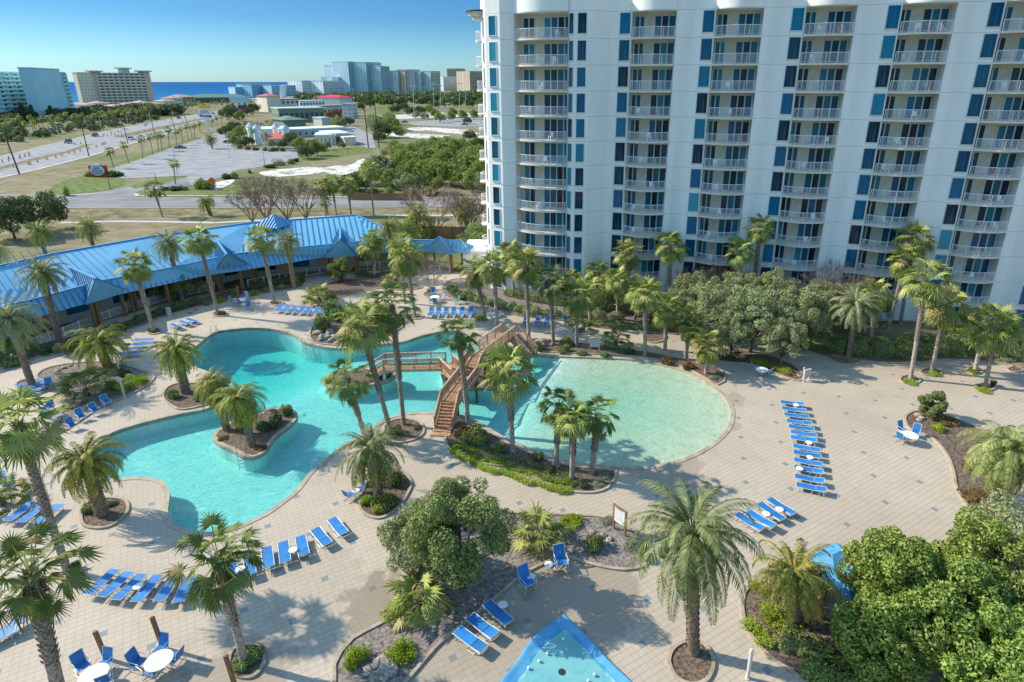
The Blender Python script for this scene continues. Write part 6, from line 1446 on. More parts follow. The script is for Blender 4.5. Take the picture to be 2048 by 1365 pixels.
# ================================================================ far surroundings
random.seed(33)
def wallm(name,col,**k): return mat(name,col,.85,.05,.05,world=True,spec=.2,**k)
M_TEAL=wallm('pale_teal_wall',(.50,.72,.72)); M_BEIGE=wallm('beige_wall',(.72,.64,.50)); M_BEI2=wallm('tan_wall_far',(.55,.44,.32)); M_WHT=wallm('white_wall_far',(.72,.80,.78)); M_GRW=wallm('grey_wall_far',(.46,.50,.48)); M_BLW=wallm('blue_grey_wall',(.42,.58,.62)); M_OLV=wallm('olive_wall',(.20,.24,.18)); M_TERR=wallm('terracotta_roof',(.42,.30,.23)); M_GRNR=wallm('green_roof',(.14,.24,.18)); M_REDR=wallm('red_roof',(.52,.12,.10)); M_PINK=wallm('pink_roof',(.55,.04,.10)); M_DWIN=mat('far_window',(.03,.07,.09),.25,.2,.3,world=True,spec=.5)  # far tower whites and blue greys carry the teal of shade in their colour
def face_basis(a,b):
    d=(b-a);L=d.length;d=d/L; return d,Vector((d.y,-d.x,0)),L
def building(name,label,a,b,ytop,depthm,floors,cols,wall,win=(.5,.5),bands=None,roof=None,overhang=.4,group=None,cat='hotel',roofshape='flat',indiv=True,winmat=None,h=None,base=0.0,side=True,bandmat=None):
    """a,b: ground pixels of the visible front (left, right); ytop: pixel height of its roof line at a"""
    A=G(*a) if not isinstance(a,Vector) else a; B=G(*b) if not isinstance(b,Vector) else b
    if h is None: h=AT(a[0] if not isinstance(a,Vector) else 0,ytop,A.y).z
    d,nrm,L=face_basis(A,B); ang=math.atan2(d.y,d.x); r=empty(name,A,label,cat,group,ang)
    w=MB(); w.box((L/2,depthm/2,h/2),(L,depthm,h)); w.build('wall',wall,r)
    if roofshape=='flat':
        m=MB(); m.box((L/2,depthm/2,h+.35),(L+overhang*2,depthm+overhang*2,.7)); m.build('roof',roof or wall,r)
    elif roofshape=='hip':
        o=overhang;rz=h+min(L,depthm)*.15; m=MB(); q=[(-o,-o,h),(L+o,-o,h),(L+o,depthm+o,h),(-o,depthm+o,h)]; i_=min(L,depthm)/2; t=[(i_,depthm/2,rz),(L-i_,depthm/2,rz)] if L>=depthm else [(L/2,i_,rz),(L/2,depthm-i_,rz)]
        if L>=depthm: m.add(q+t,[(0,1,5,4),(1,2,5),(2,3,4,5),(3,0,4),(3,2,1,0)])
        else: m.add(q+t,[(0,1,4),(1,2,5,4),(2,3,5),(3,0,4,5),(3,2,1,0)])
        m.build('roof',roof,r)
    if floors and cols:
        fh=h/floors; cw=L/cols; ww=cw*win[0]; wh=fh*win[1]
        me=MB(); me.box((0,-.0,0),(ww,.12,wh)); me=me.mesh('window',winmat or M_DWIN)
        many=floors*cols>100 or not indiv
        if many:
            mm=MB()
            for f in range(floors):
                for c in range(cols): mm.box(((c+.5)*cw,-.0,(f+.5)*fh),(ww,.14,wh))
            o=mm.build('window_rows',winmat or M_DWIN,r); o['kind']='stuff' 
        else:
            for f in range(floors):
                for c in range(cols): link('window',me,r,loc=((c+.5)*cw,-.0,(f+.5)*fh))
        if side:
            mm=MB(); n_=max(2,int(depthm/cw/1.4))
            for f in range(floors):
                for c in range(n_):
                    for x in (0,L): mm.box((x,(c+.5)*depthm/n_,(f+.5)*fh),(.14,ww*.5,wh*.6))
            mm.build('side_windows',winmat or M_DWIN,r)
        if bands:
            mb_=MB()
            for f in range(floors): mb_.box((L/2,-bands/2,f*fh+fh*.18),(L*.995,bands,fh*.36))
            mb_.build('balcony_rows',bandmat or wall,r)
            mb_=MB()
            for c in range(cols+1): mb_.box((c*cw,-bands/2,h/2),(.35,bands+.1,h*.995))
            mb_.build('fins',bandmat or wall,r)
    return r,A,d,h,L
# left teal hotel
building('balcony_hotel','pale teal eleven storey hotel wing with rows of balconies at the left edge',(-260,262),(78,236),140,10,11,16,M_TEAL,(.35,.45),1.6)
building('stair_tower','tall windowless teal end tower of the left hotel',(86,240),(141,232),137,7,0,0,M_TEAL)
r_,A_,d_,h_,L_=building('hotel_end','narrow balcony end of the left hotel beside the windowless tower',(141,232),(150,230.5),146,5,11,1,M_TEAL,(.7,.6),1.0)
# beige hotel: end wall, balcony front, three flared towers
building('resort_hotel','beige eleven storey hotel with flared flat caps in front of the sea',(207,212),(302,211),147,9,11,9,M_GRW,(.62,.5),1.4,bandmat=M_BEIGE)
building('hotel_end','beige end wall of the flared hotel facing the left',(168,213),(200,212),146,8,11,5,M_BEIGE,(.22,.32))
for a,b,t,l in [((193,212),(206,212),144,'left'),((251,211),(264,211),138,'middle and highest'),((289,211),(303,211),144,'right')]:
    r_,A_,d_,h_,L_=building('hotel_tower','%s flared tower of the beige hotel'%l,a,b,t,9,0,0,M_BEI2 if l!='middle and highest' else M_GRW)
    m=MB(); m.prism([(-L_*.25,-3),(L_*1.25,-3),(L_*1.25,11),(-L_*.25,11)],h_,h_+1.4); m.build('flared_cap',M_BEI2,r_)
# village row
vx=[(152,222,22),(176,224,20),(198,223,24),(226,225,26),(256,224,22),(280,222,26),(305,221,24),(330,217,24),(348,213,20)]
for i,(u,v,w_) in enumerate(vx):
    building('village_shop','%s pastel village building from the left with a terracotta hip roof'%ORD[i],(u,v),(u+w_,v-1),v-12-(i%3)*2,16,2,5,[M_BEIGE,M_WHT,M_BEIGE][i%3],(.4,.45),None,M_TERR,1.0,'terracotta roofed village row','shop building','hip')
building('inn','long low inn with a pale green hip roof beside the sea',(382,207),(500,205),196,28,3,16,M_OLV,(.5,.5),1.0,M_GRNR,1.2,None,'inn','hip')
building('inn_wing','orange end gable of the green roofed inn',(365,211),(392,209),195,20,3,3,M_TERR,(.4,.4),None,M_TERR,1.0,None,'inn','hip')
building('beach_hotel','blue grey low hotel in front of the sea, left wing',(472,194),(532,193),175,30,5,12,M_BLW,(.5,.4),1.0)
building('beach_hotel','blue grey low hotel in front of the sea, stepped centre',(505,194),(545,193),169,40,6,9,M_BLW,(.5,.4),1.0)
building('beach_hotel','blue grey low hotel in front of the sea, right wing',(545,194),(593,193),172,30,5,11,M_BLW,(.6,.4),1.0)
A_=G(566,195); m=MB(); h0=AT(566,171,A_.y).z; w_=A_.y/1214*7
m.beam((0,0,0),(3,0,h0),9,9); m.beam((3,0,h0-3),(3+w_,0,h0+1),7,3); m.beam((3,0,h0-3),(3-w_*.6,0,h0),7,3); tag(m.build('observation_tower',M_WHT,None,loc=A_),'slanted white pylon with a wing shaped top between the beach hotels','tower')
building('condo_block','white ten storey condominium with dark balcony bays, left part',(606,193),(648,192),162,40,9,10,M_WHT,(.55,.5),1.2)
building('condo_block','white condominium with two roof towers, right part',(648,193),(690,192),163,40,9,9,M_WHT,(.7,.5),1.2)
building('condo_core','left roof tower of the white condominium',(646,191),(657,191),155,45,0,0,M_WHT); building('condo_core','right roof tower of the white condominium',(667,191),(679,191),155,45,0,0,M_WHT)
for i,(u0,u1,t) in enumerate([(686,704,131),(701,722,124),(720,738,126),(736,752,125),(750,766,125),(764,782,133)]):
    building('high_rise','%s stepped section from the left of the tallest far tower block'%ORD[i],(u0,190+(i%2)),(u1,189.5+(i%2)),t,45,20,6,M_WHT if i%2==0 else M_BLW,(.55,.5),1.6,None,.4,'stepped sections of the tallest far tower','high rise')
for i,(u0,u1,t,mt_) in enumerate([(781,798,143,M_GRW),(797,812,142,M_BLW),(812,832,143,M_BEI2),(830,842,140,M_GRW),(842,862,144,M_BLW),(862,881,143,M_BLW)]):
    building('high_rise','%s section from the left of the dark balconied slab right of the tallest tower'%ORD[i],(u0,187.5),(u1,187),t,45,15,6,mt_,(.6,.55),1.6,None,.4,'sections of the dark balconied slab','high rise',bandmat=M_BEIGE)
building('high_rise','small pale blue tower before the tan one near the condominium',(887,182.5),(918,182),154,60,14,8,M_WHT,(.5,.4),1.5)
building('high_rise','tan tower with a stepped dark roof near the condominium',(896,181),(928,181),138,60,18,8,M_BEI2,(.5,.5),1.5,M_GRNR)
building('high_rise','low grey block right of the tan stepped tower',(926,182),(936,182),147,60,14,3,M_BLW,(.5,.5),1.5)
building('high_rise','tan slab partly hidden by the condominium edge',(940,183),(975,182.5),143,60,15,8,M_BEI2,(.5,.5),1.5)
# middle distance commercial buildings
building('shop_building','tan shop building with a square tower and dark red roof',(537,224),(600,222),200,30,2,7,M_BEIGE,(.5,.4),None,M_TERR,1.0,None,'shop building')
building('square_tower','square tower of the tan shop building',(537,225),(564,224),193,20,0,0,M_BEIGE,roof=M_REDR,roofshape='hip',overhang=1,cat='shop building')
building('shop_building','white shop block right of the tan one',(600,214),(650,213),203,25,1,8,M_WHT,(.5,.4),None,M_GRW,.6,None,'shop building')
building('gabled_hall','bright pink red gabled hall in the middle distance',(680,208),(705,207),196,40,0,0,M_WHT,roof=M_PINK,roofshape='hip',overhang=3,cat='hall')
building('restaurant','orange roofed restaurant left of the pink hall',(630,207),(678,206),200,24,1,6,M_BEIGE,(.4,.4),None,M_TERR,2,None,'restaurant','hip')
building('amusement_building','dark olive amusement building behind the parking lots',(560,246),(650,243),219,24,1,9,M_OLV,(.6,.4),None,M_GRW,.5,None,'hall')
building('amusement_building','long grey green shed right of the olive building',(640,236),(716,232),214,20,1,10,M_GRW,(.55,.4),None,M_OLV,.5,None,'hall')
building('tower_building','narrow dark tower at the end of the grey green shed',(706,238),(717,237),209,9,4,1,M_GRW,(.5,.2),cat='tower')
building('tent_hall','olive green tent shaped building behind the restaurant',(568,256),(612,254),241,20,0,0,M_OLV,roof=M_GRNR,roofshape='hip',overhang=1,cat='hall')
building('rotunda','low round pale building beside the rust coloured tree',(645,254),(664,253),238,12,0,0,M_GRW,cat='hall')
building('warehouse','cream flat roofed warehouse with a large white roof, left part',(632,291),(672,290),273,14,1,5,M_BEIGE,(.12,.5),None,M_WHT,.3,None,'warehouse')
building('warehouse','cream flat roofed warehouse, middle part with dark doors',(662,289),(700,287),270,18,1,4,M_BEI2,(.5,.5),None,M_WHT,.3,None,'warehouse')
building('warehouse','low cream annex at the right end of the warehouse',(690,291),(712,290),278,8,0,0,M_BEIGE,cat='warehouse')
building('warehouse','rear warehouse block with roof machinery',(570,276),(690,270),262,14,1,10,M_GRW,(.3,.4),None,M_WHT,.3,None,'warehouse')
building('restaurant','white fantasy restaurant with turrets behind the salmon roof',(500,284),(580,281),262,16,1,8,M_WHT,(.35,.4),None,M_WHT,.5,None,'restaurant')
A_=G(529,291); r=empty('salmon_pavilion',A_,'salmon red hip roofed porch of the white restaurant','restaurant'); MB().box((6,4,1.5),(12.5,8,3)).build('wall',M_WHT,r); m=MB(); m.add([(-1,-1.5,2.9),(14,-1.5,2.9),(14,10,2.9),(-1,10,2.9),(5,4,5.6),(8,4,5.6)],[(0,1,5,4),(1,2,5),(2,3,4,5),(3,0,4)]); m.build('roof',wallm('salmon_roof',(.60,.16,.14)),r); MB().lathe([(1.2,5.2),(1.2,6.8),(1.4,6.9),(.1,7.6)],12,c=(6.5,4,0)).build('turret',M_WHT,r)
for i,(u,v) in enumerate([(505,270),(518,276),(556,272),(575,276)]):
    A_=G(u,v+14); r=empty('turret',A_,'%s small white turret from the left of the fantasy restaurant'%ORD[i],'turret','white restaurant turrets'); MB().lathe([(1.5,0),(1.5,6.5),(1.8,6.7),(1.8,7.2)],12).build('wall',M_WHT,r); MB().lathe([(1.8,7.2),(.05,9.2)],12).build('roof',M_BLW,r)
# masses that read as one: the low town strip behind the palms
rs=rnp(5); P_=[]
def dot_trees(name,label,px_poly,n,rad,hgt_,mt,seed,leafs=150,cat='trees'):
    rs=rnp(seed); q=[G(u,v) for u,v in px_poly]; xs=[p.x for p in q];ys=[p.y for p in q]; cl=[]
    while len(cl)<n:
        p=(rs.uniform(min(xs),max(xs)),rs.uniform(min(ys),max(ys)))
        if inside(p,q):
            s=rs.uniform(.6,1.3); cl.append((p[0],p[1],hgt_*s*.55,rad*s,rad*s,hgt_*s*.5))
    o=link(name,leafcloud(seed,cl,n*leafs,rad*.34,mt,1.3,name,inner=.6,flat=.4),None); o['label']=label;o['category']=cat;o['kind']='stuff'; return o
dot_trees('distant_woodland','hazy dark tree belt beneath the far hotels right of the inn',[(600,200),(700,197),(960,192),(1000,196),(960,199),(700,205),(610,208)],150,11,9,L_SCRUBD,90,110)
dot_trees('distant_woodland','tree belt at the foot of the far tower blocks beside the ball fields',[(720,206),(980,198),(985,203),(760,212)],45,8,8,L_SCRUBD,91,150)
dot_trees('distant_woodland','dark palms and shrubs between the village row and the left hotel',[(-20,244),(150,232),(360,222),(365,231),(200,241),(0,258)],90,5.2,7,L_SCRUBD,92,170)
dot_trees('undergrowth','low dark roadside undergrowth under the far row of highway palms',[(-20,262),(120,255),(300,236),(350,233),(340,238),(200,260),(60,282),(-20,293)],70,2.6,3,L_SCRUBD,93,130)
# scrub trees, one by one
random.seed(50); SC=[]
for k in range(4):
    cl=clumpset(200+k,2.6,2.6,1.9,26,.85,2.2,-.5); SC.append((limbs(200+k,cl,.7,M_BARK,.12,7),leafcloud(200+k,cl,3600,.22,L_SCRUB if k<2 else (L_SCRUBD if k==2 else L_OAK),1.6)))
def sct(p,s,label,k,group,cat='tree',name='scrub_tree',h=1.0):
    r=empty(name,G(*p),label,cat,group,random.uniform(0,6),(s,s,s*h)); link('trunk',SC[k][0],r); link('crown',SC[k][1],r); return r
scr=[(782,318,1.2,3),(800,322,1.3,0),(820,330,1.5,0),(845,322,1.5,0),(868,318,1.5,1),(890,326,1.6,0),(912,320,1.6,0),(935,330,1.5,1),(958,334,1.5,0),(975,340,1.4,0),(810,345,1.5,0),(838,348,1.6,1),(862,345,1.7,0),(890,350,1.7,0),(918,352,1.6,1),(945,356,1.5,0),(968,362,1.5,0),(800,360,1.3,2),(825,366,1.4,0),(855,368,1.5,1),(880,372,1.5,0),(905,374,1.4,0),(770,372,1.2,2),(745,352,1.3,3),(760,342,1.2,2),(785,378,1.2,1),(815,383,1.1,3),(842,386,1.1,2),(870,388,1.0,1),(900,308,1.4,0),(930,310,1.4,1),(870,304,1.3,0),(845,304,1.2,3),(955,300,1.2,2),(972,285,1.3,2),(940,282,1.2,2),(790,300,1.0,3),(730,370,1.1,3),(720,383,1.1,2),(700,380,1.0,2),(925,376,1.2,0),(945,382,1.2,1),(965,385,1.2,3),
 (752,262,1.9,3),(768,276,1.9,2),(785,262,1.8,0),(775,250,1.9,3),(800,276,1.4,1),(760,285,1.2,2),(745,250,1.6,3)]
for i,(u,v,s,k) in enumerate(scr):
    sct((u,v),s,'%s scrub tree of the sandy thicket counted from the upper left'%ORD[i] if i<len(ORD) else str(i)+' scrub tree',k,'trees of the sandy thicket')
lot=[(820,232,1.8,2),(842,230,1.8,2),(858,228,1.7,0),(790,228,1.9,2),(808,224,2.0,2),(870,218,2.2,2),(890,216,2.3,0),(915,215,2.2,2),(940,216,2.2,2),(962,214,2.2,0),(880,246,1.5,0),(900,243,1.5,0),(925,240,1.5,0),(948,239,1.5,0),(970,238,1.5,0),(832,238,1.3,3),(850,240,1.3,3),(870,236,1.4,0),(720,222,2.0,2),(740,216,2.2,2),(756,208,2.2,0),(700,226,1.8,2),(815,204,2.6,2),(845,203,2.6,2),(870,204,2.4,2),(900,203,2.6,0),(935,202,2.6,2),(960,202,2.4,2),(935,249,1.1,2),(905,235,1.6,0),
 (585,292,1.4,2),(598,300,1.1,0),(625,302,1.1,2),(615,318,1.2,2),(635,312,1.2,0),(655,300,.7,0),(685,298,.6,0),(470,268,1.6,2),(452,275,1.4,2),(480,280,1.4,0),(510,226,2.0,2),(495,232,2.0,2),(465,233,2.2,2),(455,240,2.2,2),(480,243,1.6,0),(498,292,1.0,2),(485,296,.9,2),(470,292,.9,0),(545,296,.7,0),(565,297,.8,2),(680,258,1.8,3),(672,262,1.4,1),(700,252,1.3,2),(630,240,1.5,2)]
for i,(u,v,s,k) in enumerate(lot): sct((u,v),s,'%s parkland tree counted through the middle distance lots and ball fields'%(ORD[i] if i<len(ORD) else str(i)),k,'trees of the parking lots and ball fields','tree','lot_tree')
cl=clumpset(260,3.2,3.2,2.6,30,1.0,4.0,-.6); r=empty('rust_tree',G(671,252),'rust red leafed tree beside the low round building','tree',None,0,1.5); link('trunk',limbs(260,cl,1.6,M_BARK,.16,9),r); link('crown',leafcloud(260,cl,4200,.26,M_RUST,1.5),r)
for i,(u,v,H_) in enumerate([(605,316,5),(556,338,3.6),(520,262,6),(540,258,6),(500,262,6),(470,300,3)]): bare((u,v),'%s leafless tree from the right by the parking lots'%ORD[i],H_,i,'leafless parking lot trees')
for i,(u,v,w_,h) in enumerate([(455,358,3.4,1.5),(470,357,3.4,1.4),(500,347,1.6,1.0),(540,336,4.6,1.2),(560,331,4.2,1.2),(580,328,4.0,1.2),(590,324,3.6,1.2),(405,377,4.4,2.0),(422,378,4.0,2.0),(350,380,5.5,1.0),(362,380,4.0,.9),(135,392,1.9,1.8),(330,381,2.0,.8),(480,298,3,1.3),(495,300,3,1.3),(512,301,3.4,1.2),(530,302,3.4,1.2),(548,303,3.0,1.2),(566,303,3.0,1.3),(180,353,3.6,1.0),(227,353,4.4,1.5),(237,353,3.5,1.2),(975,366,4,2),(700,384,3.6,1.6),(745,389,3.6,1.6),(780,391,3.6,1.5),(820,392,4,1.5),(860,393,4,1.5)]):
    bush('scrub' if i%3 else 'scrubd',(u,v),w_,'%s dark bush counted along the parking lot edges and road verge'%ORD[i],h,i,group='bushes of the lot edges')
# palms along the highway and the lots
hp=[((933,890),(895,750)),((1057,850),(1010,698)),((1172,810),(1155,645)),((1255,780),(1225,628)),((1300,750),(1280,618)),((1330,745),(1312,612)),((1390,720),(1375,572)),((1447,700),(1440,590)),((1500,680),(1478,556)),((1545,665),(1525,545)),((1575,650),(1557,545)),((1595,645),(1590,535)),((1640,600),(1632,520)),((1700,580),(1690,500)),((1740,560),(1735,490)),((1780,545),(1775,475)),((1815,535),(1812,470))]
for i,(b_,c_) in enumerate(hp): palm('far',(b_[0]/4.096,120+b_[1]/4.096),(c_[0]/4.096,120+c_[1]/4.096),'%s fan palm from the left in the row between highway and parking lot'%ORD[i],1.05 if i<8 else .95,i,'palm row between highway and parking lot')
palm('far',(351,369),(347,328),'lone fan palm on the grass strip before the parking lot',1.0,1)
palm('fand',(325,434),(308,378),'lone leaning fan palm on the mown grass below the side road',1.05,0)
palm('date',(425,298),(420,277),'dark round date palm on the island in the parking lot',1.35,0)
palm('short',(422,432),(411,404),'clump like date palm with bare stems on the mown grass',1.0,1)
mp=[((795,1275),(755,1060),'left'),((860,1272),(826,1030),'second'),((975,1275),(948,1045),'third'),((1150,1280),(1115,925),'tallest right')]
for i,(b_,c_,l) in enumerate(mp): palm('fan',(450+b_[0]/3.864,100+b_[1]/3.864),(450+c_[0]/3.864,100+c_[1]/3.864),'%s fan palm of the roadside group behind the blue roof'%l,1.15,i,'roadside fan palms behind the blue roof')
palm('fan',(835,478),(831,425),'fan palm left of the bare pale tree',1.0,1); palm('fan',(933,480),(930,420),'fan palm right of the bare pale tree',1.1,2)
palm('far',(652,434),(650,405),'low fan palm under the roadside group',.9,1)
for i,(u,v,t) in enumerate([(505,291,262),(532,300,268),(545,280,262),(472,285,268),(520,285,258),(497,278,262),(590,285,270),(490,262,245),(480,270,254),(458,285,270)]): palm('far',(u,v),(u-2,t),'%s small palm around the salmon roofed restaurant'%ORD[i],.9,i,'palms around the restaurant')
rs=rnp(8)
n_=0
line=[(-30,296),(30,285),(90,276),(150,268),(210,258),(260,247),(310,238),(350,232)]
for k in range(64):
    t=(k+.5)/64*(len(line)-1); i=int(t); f=t-i; u=line[i][0]*(1-f)+line[i+1][0]*f+rs.uniform(-4,4); v0=line[i][1]*(1-f)+line[i+1][1]*f; v=v0-rs.uniform(3,14)*(v0-225)/55-1.5
    B=G(u,v); c_=Pz=None
    H_=rs.uniform(5.5,8.5); a=(B.x,B.y,H_); z=a[1]*cc-(H_-CH)*ss; cu_=CX+CF*a[0]/z; cv_=CY-CF*(a[1]*ss+(H_-CH)*cc)/z
    palm('far',(u,v),(cu_,cv_),'%s palm from the left in the dense belt behind the highway'%(ORD[k] if k<len(ORD) else str(k)),rs.uniform(.95,1.3),k,'palm belt behind the highway')
for k in range(26):
    u=375+k*6.2+rs.uniform(-2,2); v=224-rs.uniform(0,6)+(4 if k<8 else 0); B=G(u,v); H_=rs.uniform(6,9); z=B.y*cc-(H_-CH)*ss; palm('far',(u,v),(CX+CF*B.x/z,CY-CF*(B.y*ss+(H_-CH)*cc)/z),'%s far palm from the left before the green roofed inn'%ORD[k],1.2,k,'far palms before the inn')
# three dark pines before the left hotel
for i,(u,v,t,s) in enumerate([(50,243,206,1.0),(70,243,210,.9),(106,240,212,.9),(140,236,220,.6)]):
    B=G(u,v); H_=AT(u,t,B.y).z; rs2=rnp(300+i); cl=[]
    for q in range(26): z=H_*(.18+.8*q/26); r_=H_*.20*(1.15-q/26)*rs2.uniform(.7,1.2); a=rs2.uniform(0,6.28); cl.append((math.cos(a)*r_*.6,math.sin(a)*r_*.6,z,r_*.9,r_*.9,H_*.07))
    r=empty('pine_tree',B,'%s dark conifer from the left in front of the teal hotel'%ORD[i],'pine tree'); MB().tube([(0,0,0),(0,0,H_*.9)],[H_*.02,.1],6).build('trunk',M_BARK,r); link('crown',leafcloud(300+i,cl,4000,.9,L_SCRUBD,2.0),r)
# poles and lamps
M_POLE=mat('dark_pole',(.07,.05,.045),.8,.1,1); M_LPO=mat('pale_pole',(.55,.56,.54),.5,.05,1)
def pole(name,b,t,label,rad=.16,mt=None,arm=None,group=None,cat='utility pole',heads=None,cross=False):
    B=G(*b); T_=AT(t[0],t[1],B.y); d=T_-B; r=empty(name,B,label,cat,group); MB().tube([(0,0,0),d*.5,d],[rad*1.2,rad,rad*.7],8).build('mast',mt or M_POLE,r)
    if arm:
        m=MB(); m.tube([d,d+Vector((arm*.4,0,.55)),d+Vector((arm,0,.65))],[.08,.07,.06],6); m.build('arm',mt or M_POLE,r); MB().box((d.x+arm*1.15,0,d.z+.62),(1.0,.4,.2)).build('lamp_head',mt or M_POLE,r)
    if heads:
        m=MB(); m.box((d.x,0,d.z),(heads,.12,.12)); m.build('crossbar',mt or M_POLE,r)
        for k in range(4): link('floodlight',FLM,r,loc=(d.x-heads*.42+heads*.28*k,0,d.z+.25))
    if cross:
        m=MB(); m.box((d.x,0,d.z-.6),(2.6,.12,.14)); m.box((d.x,0,d.z-1.6),(2.2,.12,.14)); m.build('crossarm',M_POLE,r)
    return r
FLM=MB().box((0,0,0),(.9,.5,.8)).mesh('floodlight',M_LPO)
pole('utility_pole',(39,349),(8,266),'leaning dark utility pole at the left edge of the highway',.2)
pole('street_lamp',(18,306),(10,270),'pale street lamp behind the leaning dark pole',.14,M_LPO,-2.2,cat='street lamp')
pole('utility_pole',(178,313),(163,252),'dark utility pole on the near verge of the highway',.17,cross=True)
pole('utility_pole',(256,288),(247,251),'dark utility pole right of the two highway palms',.16,cross=True)
pole('utility_pole',(308,266),(300,226),'dark utility pole left of the palm row bend',.16); pole('utility_pole',(352,263),(337,222),'thin dark pole between the row palms',.16); pole('utility_pole',(374,248),(366,219),'dark pole beside the shop sign',.15)
pole('utility_pole',(737,296.5),(727,202),'left one of the two tall leaning poles by the sandy ground',.22,cross=False); pole('utility_pole',(758,296),(748,195),'right one of the two tall leaning poles by the sandy ground',.22)
for i,(b_,t_,a) in enumerate([((119,281),(111,248),2.4),((203,262),(198,234),2.4),((256,252),(252,227),2.4),((347,241),(344,220),-2),((370,238),(367,217),2),((300,247),(298,222),2)]): pole('street_lamp',b_,t_,'%s pale curved street lamp from the left along the far kerb of the highway'%ORD[i],.15,M_LPO,a,'highway street lamps','street lamp')
for i,(b_,t_) in enumerate([((221,379),(214,350)),((313,366),(309,346))]): pole('lamp_post',b_,t_,'%s short black lamp post by the driveway lawn'%('left' if i==0 else 'right'),.09,M_POLE,None,None,'lamp post')
for i,(b_,t_) in enumerate([((459,317),(453,268)),((355,351),(347,297)),((530,335),(524,290)),((665,303),(662,272)),((290,315),(286,288)),((703,297),(700,282))]): pole('parking_lamp',b_,t_,'%s slim parking lot lamp counted from the widest lot'%ORD[i],.12,M_LPO,.9,'parking lot lamps','street lamp')
for i,(b_,t_,h_) in enumerate([((829,246),(826,173),5),((868,224),(867,168),5),((880,222),(881,172),4),((919,219),(919,168),4),((850,204),(848,176),4),((930,222),(931,185),3),((961,250),(962,208),3),((895,247),(895,208),3),((707,212),(706,180),4),((811,206),(812,186),3)]): pole('floodlight_mast',b_,t_,'%s tall floodlight mast counted across the ball fields'%ORD[i],.22,M_LPO,None,'ball field floodlight masts','floodlight mast',heads=h_)
# signs
def text(parent,s,size,loc,rot,mt,name='lettering',ext=.02,align='CENTER'):
    c=bpy.data.curves.new(name,'FONT'); c.body=s; c.size=size; c.align_x=align; c.align_y='CENTER'; c.extrude=ext; c.materials.append(mt)
    o=bpy.data.objects.new(name,c); COL.objects.link(o); dg=bpy.context.evaluated_depsgraph_get(); me=bpy.data.meshes.new_from_object(o.evaluated_get(dg)); bpy.data.objects.remove(o); return link(name,me,parent,loc,rot)
M_SY=mat('yellow_sign',(.75,.50,.06),.6,.05,1); M_NAVY=mat('navy_sign',(.03,.07,.20),.5,.05,1); M_SW=mat('white_sign',(.78,.78,.76),.5,.03,1); M_SR=mat('red_sign',(.50,.03,.04),.5,.05,1); M_ORG=mat('orange_plastic',(.72,.14,.05),.6,.1,2)
B=G(417,263); r=empty('pylon_sign',B,'tall white pylon sign with yellow top and navy letters beside the parking lot','sign',None,-.25)
H_=AT(414,223,B.y).z; sc_=B.y/1214*1.03; MB().box((0,0,H_*.3),(sc_*4,.8,H_*.6)).build('post',M_SW,r)
MB().box((0,0,H_-sc_*1.5),(sc_*27,.7,sc_*8)).build('panel',M_SW,r); MB().box((0,0,H_-sc_*14),(sc_*24,.7,sc_*4)).build('reader_board',M_SW,r); MB().box((0,0,H_-sc_*8.5),(sc_*23,.75,sc_*4)).build('navy_band',M_NAVY,r)
m=MB(); m.box((0,0,H_+sc_*7),(sc_*24,.7,sc_*5))
for k in range(5): m.box((sc_*(-10+5*k),0,H_+sc_*10),(sc_*1.6,.6,sc_*3))
m.build('yellow_topper',M_SY,r)
text(r,"JOE'S",sc_*8,(0,-.42,H_-sc_*1.5),(PI/2,0,0),M_NAVY); text(r,"CRAB SHACK",sc_*3.0,(0,-.45,H_-sc_*8.5),(PI/2,0,0),M_SW)
B=G(483,226); r=empty('billboard',B,'wide grey billboard back beyond the pylon sign','billboard'); s_=B.y/1214; MB().box((0,0,s_*24),(s_*38,1,s_*12)).build('panel',M_BLW,r); m=MB(); m.box((-s_*14,0,s_*9),(s_*2,1,s_*18));m.box((s_*8,0,s_*9),(s_*2,1,s_*18)); m.build('posts',M_POLE,r)
B=G(488,236); r=empty('billboard',B,'small navy and red roadside billboard below the grey one','billboard'); s_=B.y/1214; MB().box((0,0,s_*20),(s_*16,1,s_*7)).build('panel',M_NAVY,r); MB().box((0,-.1,s_*13),(s_*14,1,s_*4)).build('red_panel',M_SR,r); MB().box((0,0,s_*6),(s_*1.5,.8,s_*12)).build('post',M_POLE,r)
B=G(200,354); r=empty('monument_sign',B,'rounded red and white monument sign on the lawn beside the highway','sign',None,.1); s_=B.y/1214*1.02
m=MB(); m.box((0,0,s_*11),(s_*30,1.2,s_*22)); m.build('red_backing',M_SR,r); pts=[(s_*15*math.cos(a)*.9,s_*13+s_*14*math.sin(a)*.72) for a in [k*2*PI/24 for k in range(24)]]
m=MB(); n=24; m.add([(x,-.75,z) for x,z in pts]+[(x,.75,z) for x,z in pts],[tuple(range(n)),tuple(range(2*n-1,n-1,-1))]+[(i,n+i,n+(i+1)%n,(i+1)%n) for i in range(n)]); m.build('round_panel',wallm('pale_sign_face',(.60,.62,.62)),r)
m=MB()
for k in range(5): m.box((0,-.8,s_*(7+k*3.2)),(s_*(14+6*math.sin(k+.7)),.06,s_*1.0))
m.build('painted_lines',M_NAVY,r); m=MB(); m.box((0,.1,s_*22),(s_*10,1.0,s_*5)); m.build('crest',M_BLW,r)
